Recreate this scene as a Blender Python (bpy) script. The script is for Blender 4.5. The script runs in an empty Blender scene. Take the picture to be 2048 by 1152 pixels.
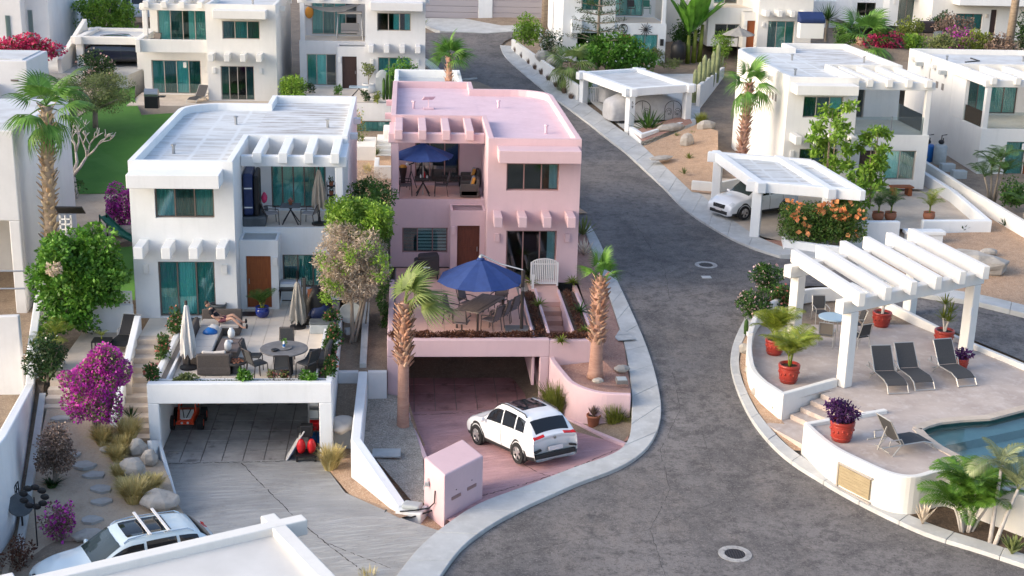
import bpy, bmesh, math, random
import numpy as np
from mathutils import Vector, Matrix
from mathutils.geometry import tessellate_polygon
random.seed(7); RNG = np.random.default_rng(7)
SC = bpy.context.scene; COL = SC.collection
PI = math.pi; rad = math.radians

# ------------------------------------------------------------ camera, light, exposure
FPX, CX, CY, HC = 2737.0, 1024.0, 576.0, 18.6
def _n(v): return Vector(v).normalized()
_dy = _n((815-CX, CY+250, -FPX)); _up = _n((224, 9124, FPX)); _up = (_up - _dy*_dy.dot(_up)).normalized(); _dx = _dy.cross(_up)
CAMROT = Matrix((_dx, _dy, _up))          # rows: world axes in camera space -> camera-to-world rotation
cam = bpy.data.cameras.new('camera'); cam.sensor_width = 36; cam.lens = FPX/2048*36; cam.clip_end = 800; cam.clip_start = .5
camo = bpy.data.objects.new('camera', cam); COL.objects.link(camo); SC.camera = camo
camo.matrix_world = Matrix.Translation((0, 0, HC)) @ CAMROT.to_4x4()
SUN_EL, SUN_AZ = rad(22), rad(-105)        # azimuth measured from +Y (away from camera), minus = towards the left
w = bpy.data.worlds.new('World'); SC.world = w; w.use_nodes = True
nt = w.node_tree; bg = nt.nodes['Background']; sky = nt.nodes.new('ShaderNodeTexSky'); sky.sky_type = 'NISHITA'
sky.sun_disc = False; sky.sun_elevation = SUN_EL; sky.sun_rotation = SUN_AZ; sky.air_density = .9; sky.dust_density = 3.0; sky.ozone_density = .9
nt.links.new(sky.outputs[0], bg.inputs[0]); bg.inputs[1].default_value = .15
sl = bpy.data.lights.new('sun', 'SUN'); sl.energy = .5; sl.angle = rad(45); sl.color = (1, .94, .87)
so = bpy.data.objects.new('sun', sl); COL.objects.link(so)
_sd = Vector((math.sin(SUN_AZ)*math.cos(SUN_EL), math.cos(SUN_AZ)*math.cos(SUN_EL), math.sin(SUN_EL)))
so.rotation_euler = _sd.to_track_quat('Z', 'Y').to_euler(); so.location = _sd*120
vs = SC.view_settings; vs.view_transform = 'Standard'; vs.look = 'None'; vs.exposure = 1.36; vs.gamma = 1; vs.use_curve_mapping = False

# ------------------------------------------------------------ survey helpers: sight lines to places
def ray(px, py): return (CAMROT @ Vector((px-CX, CY-py, -FPX))).normalized()
def U(px, py, z):                       # point on the sight line at height z
    d = ray(px, py); t = (z-HC)/d.z; return Vector((d.x*t, d.y*t, z))
def UY(px, py, Y):
    d = ray(px, py); t = Y/d.y; return Vector((d.x*t, Y, HC+d.z*t))
KN = [(-40,.4),(20,.45),(35,.6),(40,.8),(44.5,1.4),(50,1.95),(56,2.3),(65,2.55),(75,2.8),(85,3.2),(95,4.1),(105,5.2),(117,6.8),(130,8),(160,10),(300,17)]
def _f0(Y):
    for (a, za), (b, zb) in zip(KN, KN[1:]):
        if Y <= b: return za+(zb-za)*(Y-a)/(b-a)
    return KN[-1][1]
def _f1(Y): return sum(_f0(Y+d) for d in (-2.5, -1.25, 0, 1.25, 2.5))/5
STEP = 1.5
def f(Y):                               # street level, piecewise linear between survey lines
    k = math.floor(Y/STEP); a = _f1(k*STEP); b = _f1((k+1)*STEP); return a+(b-a)*(Y/STEP-k)
def G(px, py, off=0.0):                 # point on the street surface
    d = ray(px, py); t = 20.0
    for _ in range(60):
        z = f(d.y*t)+off; t2 = (z-HC)/d.z
        if abs(t2-t) < 1e-4: break
        t += .6*(t2-t)
    return Vector((d.x*t, d.y*t, f(d.y*t)+off))

# ------------------------------------------------------------ materials
def nd(nt, t, **k):
    n = nt.nodes.new('ShaderNode'+t)
    for a, b in k.items():
        if a in n.inputs: n.inputs[a].default_value = b
        else: setattr(n, a, b)
    return n
def c4(c): return (c[0], c[1], c[2], 1)
def mat(name, c, c2=None, scale=2.0, rough=.8, bump=0.0, bscale=40, metal=0, spec=.4, detail=6, lo=.35, hi=.65, coat=0, island=None, coord='Object', stretch=None, c3=None, scale3=20, amt3=.5, lo3=.5, hi3=.7):
    m = bpy.data.materials.new(name); m.use_nodes = True; t = m.node_tree; L = t.links.new
    p = t.nodes['Principled BSDF']; p.inputs['Roughness'].default_value = rough; p.inputs['Metallic'].default_value = metal
    p.inputs['Specular IOR Level'].default_value = spec; p.inputs['Coat Weight'].default_value = coat
    p.inputs['Base Color'].default_value = c4(c)
    co = nd(t, 'TexCoord'); src = co.outputs['Object' if coord == 'Geo' else coord]
    if coord == 'Geo': src = nd(t, 'NewGeometry').outputs['Position']
    if stretch:
        mp = nd(t, 'Mapping'); mp.inputs['Scale'].default_value = stretch; L(src, mp.inputs[0]); src = mp.outputs[0]
    col = None
    if c2:
        n = nd(t, 'TexNoise', Scale=scale, Detail=detail, Roughness=.6); L(src, n.inputs['Vector'])
        mr = nd(t, 'MapRange'); mr.inputs[1].default_value = lo; mr.inputs[2].default_value = hi; L(n.outputs[0], mr.inputs[0])
        mx = nd(t, 'Mix', data_type='RGBA'); mx.inputs[6].default_value = c4(c); mx.inputs[7].default_value = c4(c2); L(mr.outputs[0], mx.inputs[0]); col = mx.outputs[2]
    if c3:
        n = nd(t, 'TexNoise', Scale=scale3, Detail=5, Roughness=.65); L(src, n.inputs['Vector'])
        mr = nd(t, 'MapRange'); mr.inputs[1].default_value = lo3; mr.inputs[2].default_value = hi3; mr.inputs[4].default_value = amt3; L(n.outputs[0], mr.inputs[0])
        mx = nd(t, 'Mix', data_type='RGBA'); mx.inputs[7].default_value = c4(c3); L(mr.outputs[0], mx.inputs[0])
        if col: L(col, mx.inputs[6])
        else: mx.inputs[6].default_value = c4(c)
        col = mx.outputs[2]
    if island:
        g = nd(t, 'NewGeometry'); r = nd(t, 'ValToRGB'); els = r.color_ramp.elements
        while len(els) < len(island): els.new(.5)
        for i, cc in enumerate(island): els[i].position = i/max(1, len(island)-1); els[i].color = c4(cc)
        L(g.outputs['Random Per Island'], r.inputs[0])
        if col:
            mx = nd(t, 'Mix', data_type='RGBA'); mx.inputs[0].default_value = .5; L(col, mx.inputs[6]); L(r.outputs[0], mx.inputs[7]); col = mx.outputs[2]
        else: col = r.outputs[0]
    if col: L(col, p.inputs['Base Color'])
    if bump:
        n = nd(t, 'TexNoise', Scale=bscale, Detail=4); L(src, n.inputs['Vector'])
        b = nd(t, 'Bump', Strength=bump, Distance=.02); L(n.outputs[0], b.inputs['Height']); L(b.outputs[0], p.inputs['Normal'])
    return m
def leafmat(name, cols, trans=.25, clump=None):
    m = mat(name, cols[0], island=cols, rough=.5, spec=.35); t = m.node_tree
    p = t.nodes['Principled BSDF']; L = t.links.new
    src = p.inputs['Base Color'].links[0].from_socket
    n = nd(t, 'TexNoise', Scale=clump or 1.3, Detail=2); co = nd(t, 'TexCoord'); L(co.outputs['Object'], n.inputs['Vector'])
    mr = nd(t, 'MapRange'); mr.inputs[1].default_value = .35; mr.inputs[2].default_value = .65; mr.inputs[3].default_value = .62; mr.inputs[4].default_value = 1.25; L(n.outputs[0], mr.inputs[0])
    h = nd(t, 'HueSaturation'); L(src, h.inputs['Color']); L(mr.outputs[0], h.inputs['Value']); L(h.outputs[0], p.inputs['Base Color'])
    tr = nd(t, 'BsdfTranslucent'); L(h.outputs[0], tr.inputs[0]); ms = nd(t, 'MixShader'); ms.inputs[0].default_value = trans
    L(p.outputs[0], ms.inputs[1]); L(tr.outputs[0], ms.inputs[2]); L(ms.outputs[0], t.nodes['Material Output'].inputs[0])
    return m
def glassmat(name, tint, refl=.12):
    m = bpy.data.materials.new(name); m.use_nodes = True; t = m.node_tree; t.nodes.clear(); L = t.links.new
    o = nd(t, 'OutputMaterial'); a = nd(t, 'BsdfTransparent'); a.inputs[0].default_value = c4(tint); g = nd(t, 'BsdfGlossy'); g.inputs['Roughness'].default_value = .04; g.inputs[0].default_value = (.9, .95, .95, 1)
    fr = nd(t, 'Fresnel'); fr.inputs[0].default_value = 1.5
    mth = nd(t, 'Math', operation='MULTIPLY_ADD'); mth.inputs[1].default_value = 1.0; mth.inputs[2].default_value = refl-.04; L(fr.outputs[0], mth.inputs[0])
    x = nd(t, 'MixShader'); L(mth.outputs[0], x.inputs[0]); L(a.outputs[0], x.inputs[1]); L(g.outputs[0], x.inputs[2]); L(x.outputs[0], o.inputs[0]); return m

M = {}
def streaks(m, c):                                             # faint rain runs down the plaster
    t = m.node_tree; L = t.links.new; p = t.nodes['Principled BSDF']; src = p.inputs['Base Color'].links[0].from_socket
    co = nd(t, 'TexCoord'); mp = nd(t, 'Mapping'); mp.inputs['Scale'].default_value = (3.5, 3.5, .3); L(co.outputs['Object'], mp.inputs[0]); n = nd(t, 'TexNoise', Scale=1.0, Detail=5, Roughness=.7); L(mp.outputs[0], n.inputs['Vector'])
    mr = nd(t, 'MapRange'); mr.inputs[1].default_value = .52; mr.inputs[2].default_value = .8; mr.inputs[4].default_value = .38; L(n.outputs[0], mr.inputs[0])
    mx = nd(t, 'Mix', data_type='RGBA'); L(mr.outputs[0], mx.inputs[0]); L(src, mx.inputs[6]); mx.inputs[7].default_value = c4(c); L(mx.outputs[2], p.inputs['Base Color']); return m
def stucco(name, c, stain): return streaks(mat(name, c, stain, .7, .88, .22, 55, lo=.42, hi=.8, spec=.25, c3=tuple(v*.9 for v in c), scale3=9, amt3=.35, lo3=.5, hi3=.75), tuple(v*.80 for v in c))
M['white'] = stucco('white_stucco', (.74, .755, .765), (.67, .685, .69))
M['cream'] = stucco('cream_stucco', (.715, .70, .665), (.65, .635, .605))
M['grey_stucco'] = stucco('grey_white_stucco', (.64, .64, .65), (.56, .56, .57))
M['pink'] = stucco('pink_stucco', (.63, .45, .475), (.57, .40, .425))
M['pinkroof'] = mat('pink_roof_coating', (.66, .49, .54), (.60, .43, .475), 1.1, .8, .12, 30, lo=.35, hi=.7, c3=(.74,.54,.60), scale3=4, amt3=.5)
M['frame'] = mat('bronze_aluminium', (.16, .135, .12), rough=.45, metal=.3)
M['framepale'] = mat('beige_aluminium', (.42, .38, .34), rough=.45, metal=.3)
M['glass'] = glassmat('window_glass', (.60, .90, .89), .10)
M['glassdark'] = glassmat('dark_window_glass', (.5, .62, .62), .1)
M['glassclear'] = glassmat('clear_window_glass', (.72, .84, .86), .09)
M['framepink'] = mat('rose_brown_frame', (.30, .18, .17), rough=.45, metal=.2)
M['clear'] = glassmat('clear_glass_panel', (.88, .93, .92), .1)
M['curtain'] = mat('pale_curtain', (.42, .56, .55), rough=.9)
M['sheer'] = mat('bright_curtain', (.90, .93, .91), rough=.9)
M['dim'] = mat('dark_curtain', (.13, .20, .20), rough=.9)
M['wood'] = mat('red_brown_wood', (.30, .085, .022), (.22, .058, .016), 3, .45, .1, 30, stretch=(8, 8, .8))
M['reddoor'] = mat('dark_red_wood', (.12, .035, .02), (.08, .022, .014), 3, .45, stretch=(8, 8, .8))
M['darkdoor'] = mat('dark_wood', (.05, .026, .022), (.035, .018, .016), 3, .45, stretch=(8, 8, .8))
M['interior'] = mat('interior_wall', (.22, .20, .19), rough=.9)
M['black'] = mat('black_plastic', (.015, .015, .017), rough=.45)
M['metal'] = mat('grey_metal', (.35, .36, .37), rough=.35, metal=.8)
M['whitemetal'] = mat('white_paint_metal', (.72, .70, .68), rough=.5)
M['plastic'] = mat('white_plastic', (.7, .7, .69), rough=.45)
M['asphalt'] = mat('weathered_asphalt', (.135, .124, .119), (.235, .215, .205), .13, .95, .7, 30, coord='Geo', detail=9, lo=.36, hi=.66)
def wear(m, specs):                                            # (scale, colour, amount, lo, hi, stretch): layers of grit, dust and tar over a surface
    t = m.node_tree; L = t.links.new; p = t.nodes['Principled BSDF']; g = nd(t, 'NewGeometry')
    for sc_, c, am, lo, hi, stv in specs:
        src = p.inputs['Base Color'].links[0].from_socket; mp = nd(t, 'Mapping'); mp.inputs['Scale'].default_value = stv; mp.inputs['Location'].default_value = (sc_*3.1, sc_*1.7, 0); L(g.outputs['Position'], mp.inputs[0])
        n = nd(t, 'TexNoise', Scale=sc_, Detail=6, Roughness=.72); L(mp.outputs[0], n.inputs['Vector']); mr = nd(t, 'MapRange'); mr.inputs[1].default_value = lo; mr.inputs[2].default_value = hi; mr.inputs[4].default_value = am; L(n.outputs[0], mr.inputs[0])
        mx = nd(t, 'Mix', data_type='RGBA'); L(mr.outputs[0], mx.inputs[0]); L(src, mx.inputs[6]); mx.inputs[7].default_value = c4(c); L(mx.outputs[2], p.inputs['Base Color'])
    return m
wear(M['asphalt'], [(.45, (.07,.066,.067), .75, .46, .66, (1,1,1)), (.7, (.24,.205,.18), .6, .52, .74, (1,.6,1)), (2.2, (.06,.056,.056), .7, .48, .64, (1,1,1)), (.22, (.26,.225,.20), .5, .54, .72, (1,.35,1)), (7, (.07,.064,.062), .45, .49, .62, (1,1,1)), (17, (.28,.255,.24), .65, .53, .67, (1,1,1)), (11, (.035,.032,.032), .8, .585, .67, (1,1,1)), (6, (.30,.27,.25), .25, .64, .74, (1,1,1))])
M['concrete'] = mat('pavement_concrete', (.50, .505, .495), (.40, .40, .39), .9, .9, .25, 30, coord='Geo', c3=(.58, .58, .56), scale3=3, amt3=.5)
M['concrete_tan'] = mat('tan_concrete', (.55, .47, .385), (.44, .37, .305), .8, .9, .2, 30, coord='Geo', c3=(.62, .54, .45), scale3=4, amt3=.5)
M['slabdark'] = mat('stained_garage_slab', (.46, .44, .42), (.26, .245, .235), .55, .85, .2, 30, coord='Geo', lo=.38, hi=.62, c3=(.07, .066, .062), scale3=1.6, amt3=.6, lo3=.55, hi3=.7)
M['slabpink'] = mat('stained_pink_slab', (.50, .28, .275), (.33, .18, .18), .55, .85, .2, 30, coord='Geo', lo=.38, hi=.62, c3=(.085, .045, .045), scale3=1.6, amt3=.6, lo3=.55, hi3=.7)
M['tile'] = mat('cream_terrace_tile', (.74, .655, .56), (.65, .57, .48), 1.2, .7, .1, 40, coord='Geo')
M['tilepink'] = mat('salmon_terrace_tile', (.70, .43, .355), (.62, .37, .31), 1.2, .7, .1, 40, coord='Geo')
M['grout'] = mat('grey_grout', (.25, .22, .2), rough=.95)
M['dirt'] = mat('dry_earth', (.27, .205, .15), (.18, .135, .10), 1.1, .97, .8, 8, coord='Geo', c3=(.34, .27, .20), scale3=7, amt3=.6)
M['sandy'] = mat('sandy_earth', (.48, .38, .285), (.38, .295, .22), .8, .97, .7, 9, coord='Geo', c3=(.42, .35, .28), scale3=9, amt3=.5)
M['reddirt'] = mat('reddish_gravel_bed', (.38, .215, .165), (.29, .155, .12), 2, .97, .8, 18, coord='Geo', c3=(.46, .29, .23), scale3=25, amt3=.7)
M['gravel'] = mat('tan_gravel', (.42, .265, .165), (.31, .19, .115), 3, .97, 1.0, 12, coord='Geo', c3=(.50, .38, .28), scale3=22, amt3=.8, lo3=.48, hi3=.6)
M['greygravel'] = mat('grey_gravel', (.30, .265, .225), (.20, .175, .15), 3, .97, 1.0, 12, coord='Geo', c3=(.46, .42, .36), scale3=20, amt3=.8, lo3=.48, hi3=.6)
M['rock'] = mat('granite_boulder', (.42, .39, .35), (.30, .275, .245), 1.6, .9, .7, 7, c3=(.20, .19, .18), scale3=6, amt3=.5, lo3=.56, hi3=.72)
M['flag'] = mat('flagstone', (.42, .41, .39), (.33, .32, .30), 3, .9, .4, 14)
for k_, (a_, b_) in dict(gravel=((.58,.43,.31), (.15,.095,.06)), reddirt=((.52,.33,.26), (.17,.085,.06)), greygravel=((.52,.48,.43), (.13,.115,.095)), sandy=((.46,.39,.31), (.20,.155,.115)), dirt=((.36,.29,.22), (.12,.09,.065))).items():
    wear(M[k_], [(20, a_, .8, .53, .62, (1,1,1)), (16, b_, .8 if k_ not in ('sandy', 'dirt') else .4, .56, .65, (1,1,1)), (1.3, b_, .35, .52, .7, (1,1,1))])
M['lawn'] = mat('artificial_turf', (.05, .15, .016), (.07, .19, .022), .35, .9, .35, 90, coord='Geo', c3=(.09, .20, .04), scale3=.8, amt3=.4)
M['mulch'] = mat('dark_mulch', (.09, .06, .04), (.05, .034, .024), 6, .97, 1.0, 14, coord='Geo', c3=(.16, .11, .075), scale3=18, amt3=.8)
def roofmat(name, base, stain, sx, sy, wid=.1, amt=.75):       # white elastomeric roof coating worn through between the brushed bands
    m = mat(name, base, rough=.8, spec=.3); t = m.node_tree; L = t.links.new; p = t.nodes['Principled BSDF']
    co = nd(t, 'TexCoord'); br = nd(t, 'TexBrick', Scale=1.0); br.offset = 0; br.inputs['Mortar Size'].default_value = wid; br.inputs['Mortar Smooth'].default_value = .8
    br.inputs['Brick Width'].default_value = sx; br.inputs['Row Height'].default_value = sy
    n0 = nd(t, 'TexNoise', Scale=1.6, Detail=3); L(co.outputs['Object'], n0.inputs['Vector'])
    vm = nd(t, 'VectorMath', operation='MULTIPLY_ADD'); vm.inputs[1].default_value = (.14, .14, 0); L(n0.outputs['Color'], vm.inputs[0]); L(co.outputs['Object'], vm.inputs[2]); L(vm.outputs[0], br.inputs['Vector'])
    n = nd(t, 'TexNoise', Scale=1.1, Detail=8, Roughness=.7); mp = nd(t, 'Mapping'); mp.inputs['Scale'].default_value = (.55, 2.2, 1); L(co.outputs['Object'], mp.inputs[0]); L(mp.outputs[0], n.inputs['Vector'])
    mr = nd(t, 'MapRange'); mr.inputs[1].default_value = .42; mr.inputs[2].default_value = .62; mr.inputs[4].default_value = amt; L(n.outputs[0], mr.inputs[0])
    iv = nd(t, 'Math', operation='SUBTRACT'); iv.inputs[0].default_value = 1; L(br.outputs['Fac'], iv.inputs[1])
    ml = nd(t, 'Math', operation='MULTIPLY'); L(iv.outputs[0], ml.inputs[0]); L(mr.outputs[0], ml.inputs[1])
    mx = nd(t, 'Mix', data_type='RGBA'); mx.inputs[6].default_value = c4(base); mx.inputs[7].default_value = c4(stain); L(ml.outputs[0], mx.inputs[0]); L(mx.outputs[2], p.inputs['Base Color'])
    return m
M['roofwhite'] = roofmat('worn_white_roof_coating', (.60, .625, .64), (.37, .355, .335), 1.15, .8, .12, .75)
M['roofband'] = roofmat('banded_white_roof_coating', (.60, .62, .64), (.25, .215, .185), 9, .62, .10, .85)
M['roofcream'] = mat('cream_roof_coating', (.62,.61,.59), (.54,.53,.51), .5, .8, .1, 30)
M['roofplain'] = mat('white_roof_coating', (.56, .58, .595), (.44, .445, .45), .8, .8, .1, 30, lo=.4, hi=.7, c3=(.42, .39, .36), scale3=1.2, amt3=.5, lo3=.55, hi3=.75)
def groovemat(name, c, c2, dark, ang, freq):                     # broom-raked concrete drive
    m = mat(name, c, c2, .6, .9, .0, coord='Geo', lo=.38, hi=.66); t = m.node_tree; L = t.links.new; p = t.nodes['Principled BSDF']
    g = nd(t, 'NewGeometry'); mp = nd(t, 'Mapping'); mp.inputs['Rotation'].default_value = (0, 0, ang); L(g.outputs['Position'], mp.inputs[0])
    n = nd(t, 'TexNoise', Scale=1.0, Detail=5, Roughness=.7); st = nd(t, 'Mapping'); st.inputs['Scale'].default_value = (.8, freq, 1); L(mp.outputs[0], st.inputs[0]); L(st.outputs[0], n.inputs['Vector'])
    mr = nd(t, 'MapRange'); mr.inputs[1].default_value = .44; mr.inputs[2].default_value = .60; L(n.outputs[0], mr.inputs[0])
    n2 = nd(t, 'TexNoise', Scale=.45, Detail=3); L(g.outputs['Position'], n2.inputs['Vector']); mr2 = nd(t, 'MapRange'); mr2.inputs[1].default_value = .3; mr2.inputs[2].default_value = .7; mr2.inputs[3].default_value = .1; mr2.inputs[4].default_value = .55; L(n2.outputs[0], mr2.inputs[0])
    ml = nd(t, 'Math', operation='MULTIPLY'); L(mr.outputs[0], ml.inputs[0]); L(mr2.outputs[0], ml.inputs[1])
    src = p.inputs['Base Color'].links[0].from_socket
    mx = nd(t, 'Mix', data_type='RGBA'); L(src, mx.inputs[6]); mx.inputs[7].default_value = c4(dark); L(ml.outputs[0], mx.inputs[0]); L(mx.outputs[2], p.inputs['Base Color'])
    b = nd(t, 'Bump', Strength=.7, Distance=.03, invert=True); L(mr.outputs[0], b.inputs['Height']); L(b.outputs[0], p.inputs['Normal'])
    return m
M['drive'] = wear(groovemat('raked_concrete_drive', (.44, .435, .42), (.37, .365, .35), (.26, .255, .245), rad(-4), 13.0), [(.5, (.24,.23,.215), .6, .52, .7, (1,1,1)), (9, (.15,.14,.13), .6, .60, .72, (1,1,1)), (14, (.5,.49,.47), .4, .56, .7, (1,1,1))])
M['drivepink'] = wear(groovemat('raked_pink_drive', (.56, .335, .34), (.49, .29, .30), (.37, .21, .22), rad(-7), 13.0), [(.5, (.26,.15,.15), .5, .52, .7, (1,1,1)), (9, (.16,.09,.09), .5, .60, .72, (1,1,1))])
M['pool'] = mat('pool_water', (.02, .12, .15), rough=.03, spec=.5)
# ------------------------------------------------------------ mesh builder
class MB:
    def __init__(s): s.v = []; s.f = []
    def add(s, v, f):
        o = len(s.v); s.v += [tuple(p) for p in v]; s.f += [tuple(i+o for i in q) for q in f]; return s
    def box(s, x0, x1, y0, y1, z0, z1):
        x0, x1 = sorted((x0, x1)); y0, y1 = sorted((y0, y1)); z0, z1 = sorted((z0, z1))
        return s.add([(x0,y0,z0),(x1,y0,z0),(x1,y1,z0),(x0,y1,z0),(x0,y0,z1),(x1,y0,z1),(x1,y1,z1),(x0,y1,z1)],
                     [(0,3,2,1),(4,5,6,7),(0,1,5,4),(1,2,6,5),(2,3,7,6),(3,0,4,7)])
    def obox(s, c, size, rz=0, rx=0, ry=0):
        R = Matrix.Rotation(rz, 3, 'Z') @ Matrix.Rotation(ry, 3, 'Y') @ Matrix.Rotation(rx, 3, 'X'); c = Vector(c); o = len(s.v)
        a, b, d = (q/2 for q in size); s.box(-a, a, -b, b, -d, d)
        for i in range(o, len(s.v)): s.v[i] = tuple(c + R @ Vector(s.v[i]))
        return s
    def bar(s, p, q, w, h=None, up=(0,0,1)):
        p, q = Vector(p), Vector(q); h = h or w; d = (q-p).normalized(); u = Vector(up)
        if abs(d.dot(u)) > .98: u = Vector((0,1,0))
        r = d.cross(u).normalized(); u = r.cross(d)
        a, b = r*w/2, u*h/2
        return s.add([p-a-b, p+a-b, p+a+b, p-a+b, q-a-b, q+a-b, q+a+b, q-a+b], [(0,1,2,3),(7,6,5,4),(0,4,5,1),(1,5,6,2),(2,6,7,3),(3,7,4,0)])
    def tube(s, pts, r, n=7, cap=True):
        pts = [Vector(p) for p in pts]; k = len(pts); rs = r if isinstance(r, (list, tuple)) else [r]*k; o = len(s.v); fs = []; prev = None
        for i, p in enumerate(pts):
            d = (pts[min(i+1, k-1)]-pts[max(i-1, 0)]).normalized()
            if prev is None:
                a = d.cross(Vector((0,0,1)) if abs(d.z) < .9 else Vector((1,0,0))).normalized()
            else: a = (prev - d*prev.dot(d)).normalized()
            prev = a; b = d.cross(a)
            for j in range(n): t = 2*PI*j/n; s.v.append(tuple(p+(a*math.cos(t)+b*math.sin(t))*rs[i]))
        for i in range(k-1):
            for j in range(n): fs.append((o+i*n+j, o+i*n+(j+1)%n, o+(i+1)*n+(j+1)%n, o+(i+1)*n+j))
        if cap: fs += [tuple(o+j for j in reversed(range(n))), tuple(o+(k-1)*n+j for j in range(n))]
        s.f += fs; return s
    def lathe(s, prof, n=20, c=(0,0,0), sx=1, sy=1, wob=0, cap=True):
        o = len(s.v); k = len(prof)
        for r, z in prof:
            for j in range(n):
                t = 2*PI*j/n; rr = r*(1+wob*math.sin(3*t+z*5)); s.v.append((c[0]+rr*sx*math.cos(t), c[1]+rr*sy*math.sin(t), c[2]+z))
        for i in range(k-1):
            for j in range(n): s.f.append((o+i*n+j, o+i*n+(j+1)%n, o+(i+1)*n+(j+1)%n, o+(i+1)*n+j))
        if cap and prof[0][0] > 1e-4: s.f.append(tuple(o+j for j in reversed(range(n))))
        if cap and prof[-1][0] > 1e-4: s.f.append(tuple(o+(k-1)*n+j for j in range(n)))
        return s
    def ell(s, c, r, n=12, m=7, noise=0, seed=0):
        rg = random.Random(seed); o = len(s.v); ph = [rg.uniform(0, 6.28) for _ in range(6)]
        for i in range(m+1):
            a = PI*i/m
            for j in range(n):
                t = 2*PI*j/n; x, y, z = math.sin(a)*math.cos(t), math.sin(a)*math.sin(t), -math.cos(a)
                k = 1+noise*(math.sin(2.3*x+ph[0])+math.sin(3.1*y+ph[1])+math.sin(2.7*z+ph[2])+.6*math.sin(5*x+4*y+ph[3])+.6*math.sin(6*z-4*x+ph[4]))/2
                s.v.append((c[0]+r[0]*x*k, c[1]+r[1]*y*k, c[2]+r[2]*z*k))
        for i in range(m):
            for j in range(n): s.f.append((o+i*n+j, o+i*n+(j+1)%n, o+(i+1)*n+(j+1)%n, o+(i+1)*n+j))
        return s
    def prism(s, pts, z0, z1):           # pts CCW plan polygon; z0/z1 numbers or lists
        n = len(pts); a = z0 if isinstance(z0, (list, tuple)) else [z0]*n; b = z1 if isinstance(z1, (list, tuple)) else [z1]*n
        if sum(pts[i][0]*pts[(i+1)%n][1]-pts[(i+1)%n][0]*pts[i][1] for i in range(n)) < 0: pts = pts[::-1]; a = a[::-1]; b = b[::-1]
        v = [(p[0], p[1], a[i]) for i, p in enumerate(pts)]+[(p[0], p[1], b[i]) for i, p in enumerate(pts)]
        tri = tessellate_polygon([[Vector((p[0], p[1], 0)) for p in pts]]) if n > 4 else None
        fs = [(i, (i+1)%n, n+(i+1)%n, n+i) for i in range(n)]
        if tri is None: fs += [tuple(range(n, 2*n)), tuple(reversed(range(n)))]
        else:
            for t in tri:
                (x0,y0),(x1,y1),(x2,y2) = [pts[i][:2] for i in t]
                if (x1-x0)*(y2-y0)-(x2-x0)*(y1-y0) < 0: t = t[::-1]
                fs += [tuple(n+i for i in t), tuple(reversed(t))]
        return s.add(v, fs)
    def strip(s, path, wid, z0, z1, closed=False):      # wall of given width along a plan polyline (left side of path = -wid/2)
        n = len(path); P = [Vector((p[0], p[1])) for p in path]; L = []; Rr = []
        for i in range(n):
            a = P[i]-P[i-1] if i else P[1]-P[0]; b = P[i+1]-P[i] if i < n-1 else P[i]-P[i-1]
            a.normalize(); b.normalize(); t = (a+b).normalized(); nn = Vector((-t.y, t.x)); k = wid/2/max(.4, nn.dot(Vector((-a.y, a.x))))
            L.append(P[i]+nn*k); Rr.append(P[i]-nn*k)
        g = lambda z, i: z[i] if isinstance(z, (list, tuple)) else z
        v = []
        for i in range(n): v += [(L[i].x, L[i].y, g(z0,i)), (Rr[i].x, Rr[i].y, g(z0,i)), (Rr[i].x, Rr[i].y, g(z1,i)), (L[i].x, L[i].y, g(z1,i))]
        fs = [(0,1,2,3), tuple(4*(n-1)+j for j in (3,2,1,0))]
        for i in range(n-1):
            for j in range(4): fs.append((4*i+j, 4*i+4+j, 4*i+4+(j+1)%4, 4*i+(j+1)%4))
        return s.add(v, fs)
    def build(s, name, m, parent=None, smooth=False, bevel=0, kind=None, loc=None, rz=0, weld=False, segs=2):
        me = bpy.data.meshes.new(name); me.from_pydata(s.v, [], s.f)
        ob = bpy.data.objects.new(name, me); COL.objects.link(ob); me.materials.append(M[m] if isinstance(m, str) else m)
        if weld or bevel:
            bm = bmesh.new(); bm.from_mesh(me)
            if weld: bmesh.ops.remove_doubles(bm, verts=bm.verts, dist=.0005)
            bmesh.ops.recalc_face_normals(bm, faces=bm.faces); bm.to_mesh(me); bm.free()
        if smooth: me.polygons.foreach_set('use_smooth', [True]*len(me.polygons))
        if bevel:
            b = ob.modifiers.new('edge', 'BEVEL'); b.width = bevel; b.segments = segs; b.limit_method = 'ANGLE'; b.angle_limit = rad(40); b.use_clamp_overlap = True
        if parent: ob.parent = parent
        if loc is not None: ob.location = loc
        if rz: ob.rotation_euler.z = rz
        if kind: ob['kind'] = kind
        return ob
def tag(o, label=None, cat=None, group=None, kind=None):
    if label: o['label'] = label
    if cat: o['category'] = cat
    if group: o['group'] = group
    if kind: o['kind'] = kind
    return o
def thing(name, label, cat, loc=(0,0,0), rz=0, group=None, scale=1):
    o = bpy.data.objects.new(name, None); COL.objects.link(o); o.location = loc; o.rotation_euler.z = rz; o.empty_display_size = .2; o.scale = (scale,)*3
    return tag(o, label, cat, group)
def kids(o): return KID.get(o.name, [])
def copy_tree(o, loc=None, rz=None, label=None, group=None, scale=None, parent=None, top=True):
    c = o.copy(); COL.objects.link(c)
    if parent: c.parent = parent; c.matrix_parent_inverse = o.matrix_parent_inverse.copy()
    for ch in list(o.children): copy_tree(ch, parent=c, top=False)
    if loc is not None: c.location = loc
    if rz is not None: c.rotation_euler.z = rz
    if scale: c.scale = (scale,)*3
    if label: c['label'] = label
    if group: c['group'] = group
    return c
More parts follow.
